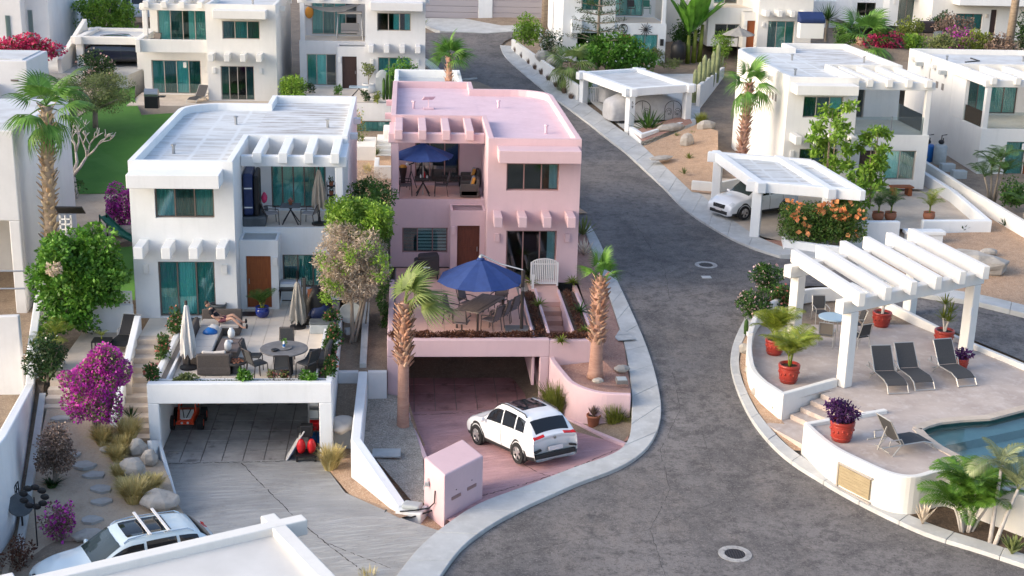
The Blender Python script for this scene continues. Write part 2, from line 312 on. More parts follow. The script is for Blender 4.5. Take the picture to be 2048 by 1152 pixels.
def numesh(name, verts, faces_n, m, parent=None, smooth=False, kind=None, loc=None):      # verts (N*k,3) with k-gons in order
    k = faces_n; n = len(verts)//k; me = bpy.data.meshes.new(name)
    me.vertices.add(len(verts)); me.vertices.foreach_set('co', np.asarray(verts, np.float32).ravel())
    me.loops.add(n*k); me.loops.foreach_set('vertex_index', np.arange(n*k, dtype=np.int32))
    me.polygons.add(n); me.polygons.foreach_set('loop_start', np.arange(0, n*k, k, dtype=np.int32))
    me.update(calc_edges=True); me.materials.append(M[m] if isinstance(m, str) else m)
    ob = bpy.data.objects.new(name, me); COL.objects.link(ob)
    if parent: ob.parent = parent
    if loc is not None: ob.location = loc
    if kind: ob['kind'] = kind
    return ob
def sheet(name, pts, m, parent=None, kind='structure', skirt=0):   # pts: Vectors with own heights -> triangulated surface
    V = [Vector(p) for p in pts]; mb = MB(); tri = tessellate_polygon([[Vector((p.x, p.y, 0)) for p in V]])
    fs = []
    for t in tri:
        a, b, c = (V[i] for i in t)
        fs.append(t if (b.x-a.x)*(c.y-a.y)-(c.x-a.x)*(b.y-a.y) > 0 else t[::-1])
    mb.add(V, fs)
    if skirt:
        n = len(V); low = [p-Vector((0,0,skirt)) for p in V]; mb.add(V+low, [(i, (i+1)%n, n+(i+1)%n, n+i) for i in range(n)])
    return mb.build(name, m, parent, kind=kind)
def refine(pts, d=1.2):
    out = []
    for i, p in enumerate(pts):
        q = pts[(i+1)%len(pts)]; n = max(1, int((q-p).length/d)); out += [p.lerp(q, k/n) for k in range(n)]
    return out
def drape(name, pts, off, m, kind='structure', parent=None, hole=None):        # polygon laid on the street surface
    P = [Vector((p[0], p[1], 0)) for p in pts]; Hl = [Vector((p[0], p[1], 0)) for p in hole] if hole else []; tri = tessellate_polygon([P, Hl] if hole else [P]); bm = bmesh.new(); vs = [bm.verts.new(p) for p in P+Hl]
    for t in tri:
        try: bm.faces.new([vs[i] for i in t])
        except ValueError: pass
    y0 = min(p.y for p in P); y1 = max(p.y for p in P); k = math.ceil(y0/STEP)
    while k*STEP < y1:
        bmesh.ops.bisect_plane(bm, geom=bm.verts[:]+bm.edges[:]+bm.faces[:], plane_co=(0, k*STEP, 0), plane_no=(0, 1, 0)); k += 1
    for v in bm.verts: v.co.z = f(v.co.y)+off
    bmesh.ops.recalc_face_normals(bm, faces=bm.faces)
    for fc in bm.faces:
        if fc.normal.z < 0: fc.normal_flip()
    me = bpy.data.meshes.new(name); bm.to_mesh(me); bm.free(); me.materials.append(M[m]); ob = bpy.data.objects.new(name, me); COL.objects.link(ob)
    if kind: ob['kind'] = kind
    if parent: ob.parent = parent
    return ob
def spline(pts, n=6):                  # Catmull-Rom through Vectors
    P = [Vector(p) for p in pts]; out = []
    for i in range(len(P)-1):
        a = P[max(i-1, 0)]; b = P[i]; c = P[i+1]; d = P[min(i+2, len(P)-1)]
        for k in range(n):
            t = k/n; out.append(.5*((2*b)+(c-a)*t+(2*a-5*b+4*c-d)*t*t+(3*b-a-3*c+d)*t**3))
    return out+[P[-1]]
# ------------------------------------------------------------ houses
def shell_into(mb, outline, h0, h1, drop, openings, rim=.22, rev=.2):
    """outer wall skin with openings (edge index -> rects in x or y range), rim and inner parapet; returns the roof polygon"""
    P = [Vector(p) for p in outline]; n = len(P)
    if sum(P[i].x*P[(i+1)%n].y-P[(i+1)%n].x*P[i].y for i in range(n)) < 0: P = P[::-1]
    def off(d):
        out = []
        for i in range(n):
            a = (P[i]-P[i-1]).normalized(); b = (P[(i+1)%n]-P[i]).normalized(); t = (a+b).normalized(); nn = Vector((-t.y, t.x)); k = d/max(.35, nn.dot(Vector((-a.y, a.x)))); out.append(P[i]+nn*k)
        return out
    I = off(rim)
    for i in range(n):
        a, b = P[i], P[(i+1)%n]; d = b-a; Ln = d.length; d.normalize(); nin = Vector((-d.y, d.x)); ops = []
        for (o0, o1, g0, g1) in openings:      # opening given as two plan points on this edge line
            q0, q1 = Vector(o0), Vector(o1); s0, s1 = (q0-a).dot(d), (q1-a).dot(d)
            if abs((q0-a).dot(nin)) < .02 and abs((q1-a).dot(nin)) < .02: s0, s1 = sorted((s0, s1)); ops.append((s0, s1, g0, g1))
        ss = sorted({0, Ln, *[o[0] for o in ops], *[o[1] for o in ops]}); hh = sorted({h0, h1, *[o[2] for o in ops], *[o[3] for o in ops]})
        def solid(x, z): return not any(o[0]-1e-4 < x < o[1]+1e-4 and o[2]-1e-4 < z < o[3]+1e-4 for o in ops)
        pt = lambda s_, z, r=0: (a.x+d.x*s_+nin.x*r, a.y+d.y*s_+nin.y*r, z)
        for s0, s1 in zip(ss, ss[1:]):
            for z0, z1 in zip(hh, hh[1:]):
                if solid((s0+s1)/2, (z0+z1)/2): mb.add([pt(s0,z0), pt(s1,z0), pt(s1,z1), pt(s0,z1)], [(0,1,2,3)])
        for (s0, s1, z0, z1) in ops:
            for (A, B) in (((s0,z0),(s1,z0)), ((s1,z0),(s1,z1)), ((s1,z1),(s0,z1)), ((s0,z1),(s0,z0))):
                mb.add([pt(*A), pt(*B), pt(*B, rev), pt(*A, rev)], [(3,2,1,0)])
        ia, ib = I[i], I[(i+1)%n]
        mb.add([(a.x,a.y,h1),(b.x,b.y,h1),(ib.x,ib.y,h1),(ia.x,ia.y,h1)], [(0,1,2,3)])
        mb.add([(ia.x,ia.y,h1),(ib.x,ib.y,h1),(ib.x,ib.y,h1-drop),(ia.x,ia.y,h1-drop)], [(0,1,2,3)])
    return I
def roof_face(I, z): return MB().add([(p.x, p.y, z) for p in I], [t if True else t for t in [tuple(x) for x in tessellate_polygon([[Vector((p.x, p.y, 0)) for p in I]])]])
def round_corner(c, p, q, r, n=7):       # corner c between directions to p and q
    c, p, q = Vector(c), Vector(p), Vector(q); a = (p-c).normalized(); b = (q-c).normalized(); o = c+a*r+b*r
    return [tuple(o-b*r*math.cos(t)-a*r*math.sin(t)) for t in (PI/2*k/n for k in range(n+1))]
def window(parent, x0, x1, y, h0, h1, panes, m='frame', fr=.05, depth=.14, gl='glass', name='window', face=-1):
    """frame mesh, then one pane and one curtain or blind per light; y is the wall face, glass set back by depth"""
    x0, x1 = sorted((x0, x1)); mb = MB(); yo = y-face*depth; n = len(panes); wd = (x1-x0)/n; g = .004
    mb.box(x0+g, x1-g, yo-.03, yo+.03, h0+g, h0+fr); mb.box(x0+g, x1-g, yo-.03, yo+.03, h1-fr, h1-g)
    for i in range(n+1):
        c = x0+wd*i; c = min(max(c, x0+fr/2+g), x1-fr/2-g); mb.box(c-fr/2, c+fr/2, yo-.034, yo+.034, h0+g, h1-g)
    wo = mb.build(name, m, parent)
    for i, k in enumerate(panes):
        a, b = x0+wd*i+fr/2, x0+wd*(i+1)-fr/2; yy = yo+(.008 if i % 2 else -.008)
        MB().box(a-.01, b+.01, yy-.004, yy+.004, h0+fr-.01, h1-fr+.01).build('pane', 'glassdark' if k in 'dx' else gl, wo)
        yc = yo-face*.075
        if k in 'csmn':                                           # hung curtain with folds: curtain / sheer / dim / half-drawn
            cb = MB(); N = 22; a2 = a-.03; b2 = b+.03
            if k == 'n': a2 = a+(b-a)*.45
            vs = []
            for j in range(N+1):
                xx = a2+(b2-a2)*j/N; w_ = .035*math.sin(j*2.1)+.015*math.sin(j*.7); vs += [(xx, yc-face*w_, h0+.06), (xx, yc-face*w_, h1-.03)]
            cb.add(vs, [(2*j, 2*j+2, 2*j+3, 2*j+1) for j in range(N)]).build('curtain', {'c':'curtain','s':'sheer','m':'dim','n':'sheer'}[k], wo)
        elif k == 'b':                                            # roller blind part way down
            MB().box(a-.02, b+.02, yc-.006, yc+.006, h0+(h1-h0)*.3, h1-.02).build('blind', 'sheer', wo)
        elif k in 'lw':                                           # horizontal slats
            q = 7
            for j in range(q):
                z = h0+fr+(h1-h0-2*fr)*(j+.5)/q; MB().obox(((a+b)/2, yc, z), (b-a+.02, .012, (h1-h0)/q*.62), rx=.15).build('slat', 'sheer' if k == 'l' else 'dim', wo)
    return wo
def house(name, label, ox, oy, z0, m=1, wallm='white', roofm='roofwhite', wing=3.95, blk=3.75, wv=2.3, up=None, lo=None, lw=None, bal=None, door='wood', bay=True, rafters=True, depth=13.3, roofw=None, lowbeams=True, sc=1.0, fr='frame', dopen=False, glassrail=False, notchb=2.4, rails=0, upw=(.75, 2.88), sideholes=False, lwx=(.55, 2.5), lwh=(.62, 1.72), aw=(.35, 3.62), baldoor=(.95, 2.95), floor='tile', col=True, nodoor=False, gl='glass'):
    W = wing+blk; Hh, bh = 6.0, 2.95; T = thing(name, label, 'house', (ox, oy, z0), scale=sc); X = lambda u: m*u
    A, B = [], MB()
    # block
    op = [((X(wing+upw[0]), 0), (X(wing+upw[1]), 0), 3.87, 4.99), ((X(wing+.8), 0), (X(wing+2.87), 0), .06, 2.2)]
    rc = round_corner((X(W), depth), (X(W), 0), (X(wing), depth), 1.9)
    nb = depth+notchb; xo = wing-.006
    op.append(((X(baldoor[0]), 5.3), (X(baldoor[1]), 5.3), bh+.05, bh+2.2))
    oc = [(X(0), 5.3), (X(wing), 5.3), (X(wing), 0), (X(W), 0)]+rc+([(X(wing), depth)] if notchb > .1 else [])+[(X(wing), nb), (X(0), nb)] if notchb > .1 else [(X(0), 5.3), (X(wing), 5.3), (X(wing), 0), (X(W), 0)]+rc+[(X(0), depth)]
    wl = MB(); I1 = shell_into(wl, oc, 0, Hh, .32, op)
    I2 = [Vector(p) for p in ((X(.225), 5.525), (X(wing), 5.525), (X(wing), nb-.225), (X(.225), nb-.225))]
    # lower wing front, its top is the balcony floor
    o3 = [((X(lwx[0]), wv), (X(lwx[1]), wv), lwh[0], lwh[1])]
    if not bay and not nodoor: o3.append(((X(2.75), wv), (X(3.7), wv), .05, 2.1))
    I3 = shell_into(wl, [(X(0), wv), (X(xo), wv), (X(xo), 5.296), (X(0), 5.296)], 0, bh, .03, o3, rim=.12)
    if bay:
        bv = wv-1.2 if wv > 1.5 else wv-.5
        o4 = [((X(2.78), bv), (X(3.72), bv), .05, 2.12)]
        shell_into(wl, [(X(2.5), bv), (X(xo), bv), (X(xo), wv-.004), (X(2.5), wv-.004)], 0, 2.75, .02, o4, rim=.1)
    wl.build('wall', wallm, T, bevel=.035, weld=True)
    for I, z, rm in ((I1, Hh-.32, roofm), (I2, Hh-.315, roofw or roofm)):
        r = roof_face(I, z); ro = r.build('roof', rm, T)
        for p_ in ro.data.polygons: pass
        bm = bmesh.new(); bm.from_mesh(ro.data)
        for fc in bm.faces:
            if fc.normal.z < 0: fc.normal_flip()
        bm.to_mesh(ro.data); bm.free()
    fl = roof_face(I3, bh-.03).build('balcony_floor', floor, T)
    bm = bmesh.new(); bm.from_mesh(fl.data)
    for fc in bm.faces:
        if fc.normal.z < 0: fc.normal_flip()
    bm.to_mesh(fl.data); bm.free()
    # interior back walls so that the rooms are rooms
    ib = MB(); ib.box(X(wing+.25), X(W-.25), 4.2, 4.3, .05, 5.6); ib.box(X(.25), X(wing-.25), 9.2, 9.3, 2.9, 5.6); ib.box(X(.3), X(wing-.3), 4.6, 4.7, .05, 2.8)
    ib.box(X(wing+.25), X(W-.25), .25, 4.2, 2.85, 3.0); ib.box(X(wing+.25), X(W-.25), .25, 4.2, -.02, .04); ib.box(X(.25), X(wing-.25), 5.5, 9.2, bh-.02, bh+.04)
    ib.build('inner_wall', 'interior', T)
    if rafters:
        bb = MB(); bb.box(X(-.08), X(xo), wv+.05, wv+.4, 5.33, 5.74); bb.box(X(-.06), X(.28), wv+.4, 5.29, 5.36, 5.70); bb.build('lintel', wallm, T, bevel=.03)
        if col: MB().box(X(.06), X(.36), wv+.08, wv+.38, bh-.03, 5.33).build('column', wallm, T, bevel=.03)
        for i in range(4):
            u = .35+(wing-1.0)*i/3; MB().box(X(u-.165), X(u+.165), wv-.15, 5.3, 5.5, 5.91).build('rafter', wallm, T, bevel=.02)
    MB().box(X(wing+aw[0]), X(wing+aw[1]), -1.15, -.002, 5.22, 5.72).build('awning', wallm, T, bevel=.02)
    if lowbeams:
        for i in range(4): u = wing+.38+.98*i; MB().box(X(u-.165), X(u+.165), -1.2, -.002, 2.62, 3.06).build('beam', wallm, T, bevel=.02)
    a, b = X(wing+upw[0]), X(wing+upw[1]); window(T, a, b, 0, 3.87, 4.99, (up or 'ccc')[::m], fr, gl=gl)
    window(T, X(wing+.8), X(wing+2.87), 0, .06, 2.2, (lo or 'csc')[::m], fr, name='sliding_door', gl=gl)
    window(T, X(lwx[0]), X(lwx[1]), wv, lwh[0], lwh[1], (lw or 'cscc')[::m], fr, gl=gl)
    window(T, X(baldoor[0]), X(baldoor[1]), 5.3, bh+.05, bh+2.2, (bal or 'cmcc')[::m], fr, name='sliding_door')
    dv = bv if bay else wv; d0, d1 = sorted((X(2.78 if bay else 2.75), X(3.72 if bay else 3.7)))
    D = None if nodoor else MB().box(d0+.01, d1-.01, dv+.12, dv+.17, .055, 2.1)
    if D:
        for zz in (.25, 1.2): D.box(d0+.15, d1-.15, dv+.105, dv+.12, zz, zz+.75)
        D = D.build('door', door, T, bevel=.008)
    if D: MB().bar((d1-.1 if m > 0 else d0+.1, dv+.08, 1.0), (d1-.1 if m > 0 else d0+.1, dv+.08, 1.2), .03).build('handle', 'metal', D)
    for u, v in ((wing+.42, 0), (wing+3.3, 0), (2.62, dv)):
        MB().box(X(u-.1), X(u+.1), v-.1, v-.001, 1.75, 2.1).build('wall_light', 'plastic' if wallm != 'pink' else wallm, T, bevel=.015)
    for v in (3.2, 8.5): MB().box(X(W+.002), X(W+.3), v, v+.35, 5.35, 5.6).build('scupper', wallm, T, bevel=.01)
    for v in (8.0, 11.8): MB().box(X(-.3), X(-.002), v, v+.35, 5.35, 5.6).build('scupper', wallm, T, bevel=.01)
    for u, v in ((1.0, 9.0), (wing+2.6, 3.0), (wing+1.0, 9.5)): MB().lathe([(.06,0), (.06,.3), (.1,.3), (.1,.36), (0,.38)], 8, (X(u), v, Hh-.315)).build('roof_vent', roofm if wallm == 'pink' else 'metal', T)
    if glassrail:
        gb = MB()
        for i in range(2): gb.box(X(.15+i*(wing-.2)/2), X(.1+(i+1)*(wing-.2)/2), wv+.09, wv+.1, bh, bh+.95)
        gb.box(X(.09), X(.1), wv+.1, 5.0, bh, bh+.95); gb.build('balustrade', 'clear', T)
        for i in (1, 2): MB().box(X(.1+i*(wing-.2)/2-.02), X(.1+i*(wing-.2)/2+.02), wv+.06, wv+.13, bh, bh+.98).build('rail_post', 'metal', T)
    if sideholes:
        for i in range(4): MB().box(X(W+.001), X(W+.02), 2.2+i*.62, 2.5+i*.62, 4.35, 4.75).build('side_light', 'interior', T)
    return T

PY, PZ = 54.0, 2.6
pink = house('pink_house', 'two storey pink stucco house with blue parasols on its terrace and balcony', -.7, PY, PZ, 1, 'pink', 'pinkroof', up='ddn', lo='ddn', lw='wll', bal='dxd', door='reddoor', floor='tilepink', baldoor=(1.05, 3.0), lwx=(.5, 2.42), gl='glassclear', fr='framepink')
white = house('white_house', 'white house with worn banded roof and orange front door beside the pink house', -2.4, 49.7, 2.45, -1, 'white', 'roofwhite', roofw='roofband', up='cmc', lo='csc', lw='cscm', bal='scsss', baldoor=(.9, 3.1), lwx=(.1, 2.45), lwh=(.5, 1.85), upw=(.72, 2.86))
hbl = house('white_house', 'grey white house at the back behind the turf lawn, loungers on its patio', UY(277,205,87).x, 87.0, 4.7, 1, 'cream', 'roofplain', wing=4.35, blk=4.3, up='mcm', lo='mddm', lw='cmsm', bal='smnc', bay=False, nodoor=True, depth=13, aw=(.6, 3.8), upw=(1.0, 3.3), lwx=(.5, 3.6), lwh=(.06, 2.2), fr='framepale', baldoor=(.5, 3.7), floor='tile')
hbm = house('white_house', 'grey white house behind with a dark door and a sagging grey shade sail', UY(596,190,88).x, 88.0, 5.25, 1, 'grey_stucco', 'roofplain', wing=4.3, blk=3.8, up='dnn', lo='ccc', lw='csd', bal='cmcd', door='darkdoor', lwx=(.45, 2.35), lwh=(.06, 2.1), fr='framepale', wv=2.0, baldoor=(.6, 3.6))
hrt = house('white_house', 'white house with banded roof and glass railed balcony behind the right carport', 27.9, 70.5, 2.95, -1, 'cream', 'roofwhite', roofw='roofband', up='bmm', lo='mmm', lw='ms', bal='dcc', wv=.25, wing=4.2, glassrail=True, sideholes=True, lowbeams=True, lwx=(.6, 2.3), lwh=(.5, 2.1), door='darkdoor', fr='framepale', baldoor=(2.0, 3.7), bay=False)
# ------------------------------------------------------------ the ground and the street
def gl(X, Y):                          # rough ground: street level on the right, terraced hillside on the left
    L = np.interp(Y, [-40, 30, 38, 44, 50, 58, 66, 76, 84, 92, 110, 130, 160, 300], [-.4, -.35, -.3, .1, 1.4, 1.9, 2.1, 2.9, 3.6, 4.4, 6, 8, 10, 17])
    Md = np.interp(Y, [-40, 34, 39, 42, 49, 52, 58, 70, 80, 86, 100, 120, 160, 300], [.2, .3, -.12, -.2, -.2, .6, 2.0, 2.3, 2.9, 3.8, 4.6, 6.8, 9.8, 17])
    R_ = f(Y)-.12
    t = min(1, max(0, (X+12)/1.5)); s = min(1, max(0, (X-4.5)/3))
    return (L*(1-t)+Md*t)*(1-s)+R_*s
xs = [-60+2*i for i in range(64)]; ys = [18+1.5*i for i in range(90)]
g = MB(); g.v = [(x, y, gl(x, y)) for y in ys for x in xs]; nx = len(xs)
g.f = [(j*nx+i, j*nx+i+1, (j+1)*nx+i+1, (j+1)*nx+i) for j in range(len(ys)-1) for i in range(nx-1)]
g.build('ground', 'dirt', kind='structure', smooth=True)
sheet('hillside', [(-400, 152, 8), (400, 152, 8), (400, 400, 40), (-400, 400, 40)], 'dirt')

def gp(L, off=0): return [G(x, y, off) for x, y in L]
SW_OUT = gp([(860,1190),(920,1105),(985,1055),(1060,1015),(1150,975),(1240,940),(1290,905),(1315,865),(1322,820),(1312,760),(1290,690),(1255,610),(1225,545),(1195,480),(1178,452)])
SW_IN = gp([(770,1190),(835,1105),(900,1050),(965,1010),(1060,975),(1150,940),(1215,918),(1250,895),(1262,860),(1262,780),(1250,700),(1232,640),(1205,560),(1182,500),(1168,462)])
RK_OUT = gp([(1000,93),(1012,117),(1060,160),(1120,207),(1180,252),(1250,307),(1320,372),(1370,422),(1440,468),(1500,497),(1560,517)])
RK_IN = gp([(1030,95),(1040,112),(1085,145),(1145,190),(1205,235),(1280,290),(1340,342),(1393,385),(1450,432),(1510,474),(1570,500)])
IK_OUT = gp([(1510,606),(1490,640),(1467,690),(1461,735),(1476,790),(1510,855),(1568,918),(1650,972),(1740,1022),(1850,1073),(1960,1108),(2110,1158)])
IK_IN = gp([(1524,612),(1506,645),(1484,692),(1478,737),(1492,786),(1526,846),(1585,906),(1668,960),(1758,1009),(1868,1058),(1972,1091),(2110,1137)])
# road: between the left pavement and the kerbs on the right, and round behind the pool island
road_pts = [p for p in SW_OUT]+[Vector((8.2,58,0)), Vector((8.0,66,0)), Vector((6.4,72,0)), Vector((2,78,0))]+gp([(905,160),(868,128),(838,112),(835,66),(960,64),(1085,50),(1010,82)])+RK_OUT+gp([(1610,520),(1700,548),(1830,593),(1950,612),(2110,652)])+[Vector((60, 48, 0)), Vector((60, 20, 0)), Vector((-8, 20, 0)), G(800,1300)]
isl = IK_OUT[:-1]+[G(2000,1118), Vector((25, 36, 0)), Vector((25, 45, 0))]+gp([(2048,722),(1946,680),(1870,648),(1818,628),(1760,604),(1690,572),(1615,572),(1560,588)])
ROAD = drape('road', road_pts, 0.0, 'asphalt', hole=isl)
drape('island_ground', [p+Vector((.02,0,0)) for p in isl], -.75, 'gravel')
def pave(name, outer, inner, per, hgt, m='concrete', n=6, gap=.012, label=None):      # slabs along two matching lines
    T = thing(name, None, None); T['kind'] = 'structure'
    A = spline([Vector((p.x, p.y, 0)) for p in outer], n); B = spline([Vector((p.x, p.y, 0)) for p in inner], n)
    d = [0]
    for i in range(1, len(A)): d.append(d[-1]+((A[i]+B[i])/2-(A[i-1]+B[i-1])/2).length)
    def at(s):
        for i in range(1, len(d)):
            if s <= d[i]: t = (s-d[i-1])/max(1e-6, d[i]-d[i-1]); return A[i-1].lerp(A[i], t), B[i-1].lerp(B[i], t)
        return A[-1], B[-1]
    k = max(1, round(d[-1]/per)); st = d[-1]/k
    for j in range(k):
        q = 4; ring = [at(j*st+gap/2+(st-gap)*i/q) for i in range(q+1)]
        mb = MB(); jit = random.uniform(-.006, .006)
        for a, b in ring:
            mb.v += [(a.x, a.y, f(a.y)-.1), (a.x, a.y, f(a.y)+hgt+jit), (b.x, b.y, f(b.y)+hgt+jit), (b.x, b.y, f(b.y)-.1)]
        for i in range(q):
            for e in range(4): mb.f.append((4*i+e, 4*i+4+e, 4*i+4+(e+1) % 4, 4*i+(e+1) % 4))
        mb.f += [(0,1,2,3), tuple(4*q+e for e in (3,2,1,0))]
        mb.build('slab', m, T, weld=True, bevel=.015, segs=1)
    return T
pave('sidewalk', SW_OUT, SW_IN, 1.7, .12)
pave('sidewalk', RK_OUT, RK_IN, 2.2, .11)
pave('kerb', IK_OUT, IK_IN, 1.45, .13)
rk = gp([(1560,517),(1610,520),(1700,548),(1830,593),(1950,612),(2110,652)]); rk2 = gp([(1570,500),(1614,508),(1706,534),(1836,577),(1955,597),(2110,635)])
pave('kerb', rk, rk2, 1.8, .2)
# left kerb of the far road by the back house
pave('kerb', gp([(955,158),(905,160),(868,130),(838,112)]), gp([(930,160),(888,163),(856,136),(830,120)]), 3, .12)
# ---- drives and yards between street and houses
Zs = lambda x, y, z: U(x, y, z)
def street(x, y, off=.1): return G(x, y, off)
left_drive = [Zs(325,925,.0), Zs(640,918,.0), Zs(690,985,.12), street(808,1038,.0), street(880,1062,.06), street(835,1110,.06), street(745,1225,.06), Zs(500,1300,.05), Zs(60,1300,-.05), Zs(0,1160,-.05), Zs(300,1010,-.02), Zs(352,1000,-.01)]
LD = sheet('driveway', left_drive, 'drive')
pink_drive = [Zs(812,824,.0), Zs(1085,815,.0), Zs(1140,850,.28), Zs(1250,893,.75), street(1215,920,.06), street(1150,942,.06), street(1060,977,.06), street(965,1012,.06), street(905,1048,.06), Zs(850,1000,.42), Zs(846,912,.18), Zs(822,880,.03)]
PD = sheet('driveway', pink_drive, 'drivepink')
sheet('garden_bed', [Zs(636,915,-.10), Zs(690,800,.45), Zs(722,770,.55), Zs(812,785,.5), Zs(835,860,.05), Zs(900,990,.3), street(1020,1012,-.25), street(930,1068,-.25), street(800,1092,-.3), Zs(700,1000,-.02)], 'gravel')
sheet('garden_bed', [Zs(722,778,.75), Zs(800,792,.75), Zs(826,850,.45), Zs(846,912,.4), Zs(850,1005,.55), Zs(830,1010,.55), Zs(720,880,.5)], 'greygravel')
sheet('garden_bed', [Zs(640,920,.02), Zs(706,915,.06), Zs(820,1030,.5), street(800,1036,.0), Zs(700,990,.12)], 'gravel')
from mathutils.bvhtree import BVHTree
def crack(o, pts, wid, m, label=None):                         # a ragged joint lying on a sheet
    bv = BVHTree.FromPolygons([v.co for v in o.data.vertices], [tuple(p.vertices) for p in o.data.polygons]); mb = MB(); P = []
    for (x0, y0), (x1, y1) in zip(pts, pts[1:]):
        n = max(2, int(math.hypot(x1-x0, y1-y0)/5))
        for i in range(n):
            t = i/n; h = bv.ray_cast(Vector((0,0,HC)), ray(x0+(x1-x0)*t+random.uniform(-1.5,1.5), y0+(y1-y0)*t+random.uniform(-1,1)))
            if h[0]: P.append(h[0])
    for i in range(len(P)-1):
        if random.random() < .12: continue
        a, b = P[i], P[i+1]; d = (b-a); d.z = 0; d.normalize(); s_ = Vector((-d.y, d.x, 0))*wid*random.uniform(.3, 1.0); u = Vector((0,0,.006)); mb.add([a-s_+u, b-s_+u, b+s_+u, a+s_+u], [(0,1,2,3)])
    j = mb.build('expansion_joint', m, o)
    return j
M['tar'] = mat('dark_joint', (.035, .03, .028), rough=1)
crack(LD, [(480,922),(520,965),(590,1035),(650,1085),(735,1150)], .016, 'tar'); crack(LD, [(330,928),(640,921)], .018, 'tar'); crack(LD, [(650,1085),(790,1140)], .012, 'tar')
crack(PD, [(1040,925),(1075,945),(1128,962)], .016, 'tar'); crack(PD, [(860,1003),(970,990),(1060,965),(1150,935),(1240,897)], .02, 'tar'); crack(PD, [(818,830),(1075,822)], .015, 'tar')
def tiles(parent, x0, x1, y0, y1, z, nx, ny, m, gap=.012, th=.03, name='tile', jig=.0015, rot=0):
    cs = {}; wx, wy = (x1-x0)/nx, (y1-y0)/ny
    base = MB().box(-wx/2+gap/2, wx/2-gap/2, -wy/2+gap/2, wy/2-gap/2, 0, th).build(name, m, parent)
    for i in range(nx):
        for j in range(ny):
            o = base if i == j == 0 else base.copy()
            if o is not base: COL.objects.link(o)
            o.location = (x0+wx*(i+.5), y0+wy*(j+.5), z+random.uniform(-jig, jig))
for c_, w_ in (([(1330,1150),(1300,1060),(1340,980),(1320,900),(1360,820),(1345,740)], .007), ([(1000,1120),(1150,1080),(1290,1062),(1440,1000)], .006), ([(1290,640),(1340,600),(1330,540),(1285,470),(1250,420)], .008), ([(1480,1010),(1420,930),(1400,840)], .006), ([(1340,600),(1420,585),(1490,560)], .012), ([(1700,1130),(1600,1090),(1560,1040)], .006)): crack(ROAD, c_, w_, 'tar')
# ---- pink house: garage below, terrace above
GY, PX0, PX1 = 46.25, -.7, 5.12
gm = MB(); gm.box(PX0, -.03, GY, GY+.3, -.05, 2.1); gm.box(4.78, PX1, GY, GY+.3, -.05, 2.1); gm.box(PX0, PX1, GY, GY+.3, 2.1, 2.75)
gm.box(PX0, PX0+.2, GY+.3, 53.9, -.05, 2.75); gm.box(4.9, PX1, GY+.3, 52.6, -.05, 2.45); gm.box(PX0+.2, 4.9, 51.8, 52.0, -.05, 2.45)
ga = gm.build('garage', 'pink', pink, bevel=.03); ga.location = (.7, -PY, -PZ)
slab = MB().box(PX0+.2, PX1-.02, GY+.3, 56.2, 2.45, 2.565).build('terrace_slab', 'grout', pink); slab.location = (.7, -PY, -PZ)
MB().box(PX0+.2, 4.9, GY+.3, 51.8, 2.40, 2.446).build('garage_ceiling', 'pink', pink).location = (.7, -PY, -PZ)
gf = MB().box(-.6, 5.0, GY+.02, 51.8, -.12, -.03).build('garage_floor', 'grout', kind='structure')
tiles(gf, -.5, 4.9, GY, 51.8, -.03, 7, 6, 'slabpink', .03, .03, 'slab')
tl = thing('terrace', None, None, (0,0,2.565)); tl['kind'] = 'structure'
tiles(tl, PX0+.25, 4.45, 46.75, 56.15, 0, 8, 14, 'tilepink')
# planter along the terrace edge and the stair between two planted strips
pl = MB(); pl.box(PX0+.2, 4.5, GY+.62, GY+.7, 2.5, 2.69)
pl.build('planter_edge', 'pink', pink).location = (.7, -PY, -PZ)
st0, st1 = 5.28, 6.0                    # stair sides at its top
def along(x, y, z): return U(x, y, z)
sp = thing('garden_stair', 'pink stair of six stone treads between two narrow planted strips', 'stair', (5.6, 51, 1.5)); SPO = Vector((5.6, 51, 1.5))
def off(mb, o): mb.v = [(v[0]-o[0], v[1]-o[1], v[2]-o[2]) for v in mb.v]; return mb
xs0, xs1 = 5.2, 6.02
off(MB().box(4.95, 6.15, 51.3, 53.95, 1.2, 2.6), SPO).build('landing', 'tilepink', sp)
for i in range(7):
    z = 2.6-.19*(i+1); off(MB().box(xs0, xs1, 51.3-.62*(i+1), 51.3-.62*i, z-.5, z), SPO).build('step', mat('stone_tread', (.52,.31,.235), (.43,.25,.19), 2, .8) if i == 0 else bpy.data.materials['stone_tread'], sp, bevel=.01)
wb = MB()
for (xa, zt) in ((4.52, 2.78), (5.1, 2.78), (6.04, 2.72), (6.72, 2.72)): wb.box(xa, xa+.1, GY+.3, 52.6 if xa < 6.5 else 52.2, .9, zt)
wb.box(PX1+.002, 7.02, GY, GY+.298, .6, 2.72)
off(wb, SPO).build('side_wall', 'pink', sp, bevel=.02)
for xa in (4.62, 6.14): off(MB().box(xa, xa+(.48 if xa < 5 else .58), GY+.3, 52.5, 2.2, 2.66), SPO).build('soil', 'mulch', sp)
off(MB().box(6.82, 7.0, GY+.3, 53.9, 1.5, 2.5), SPO).build('side_path', 'tilepink', sp)
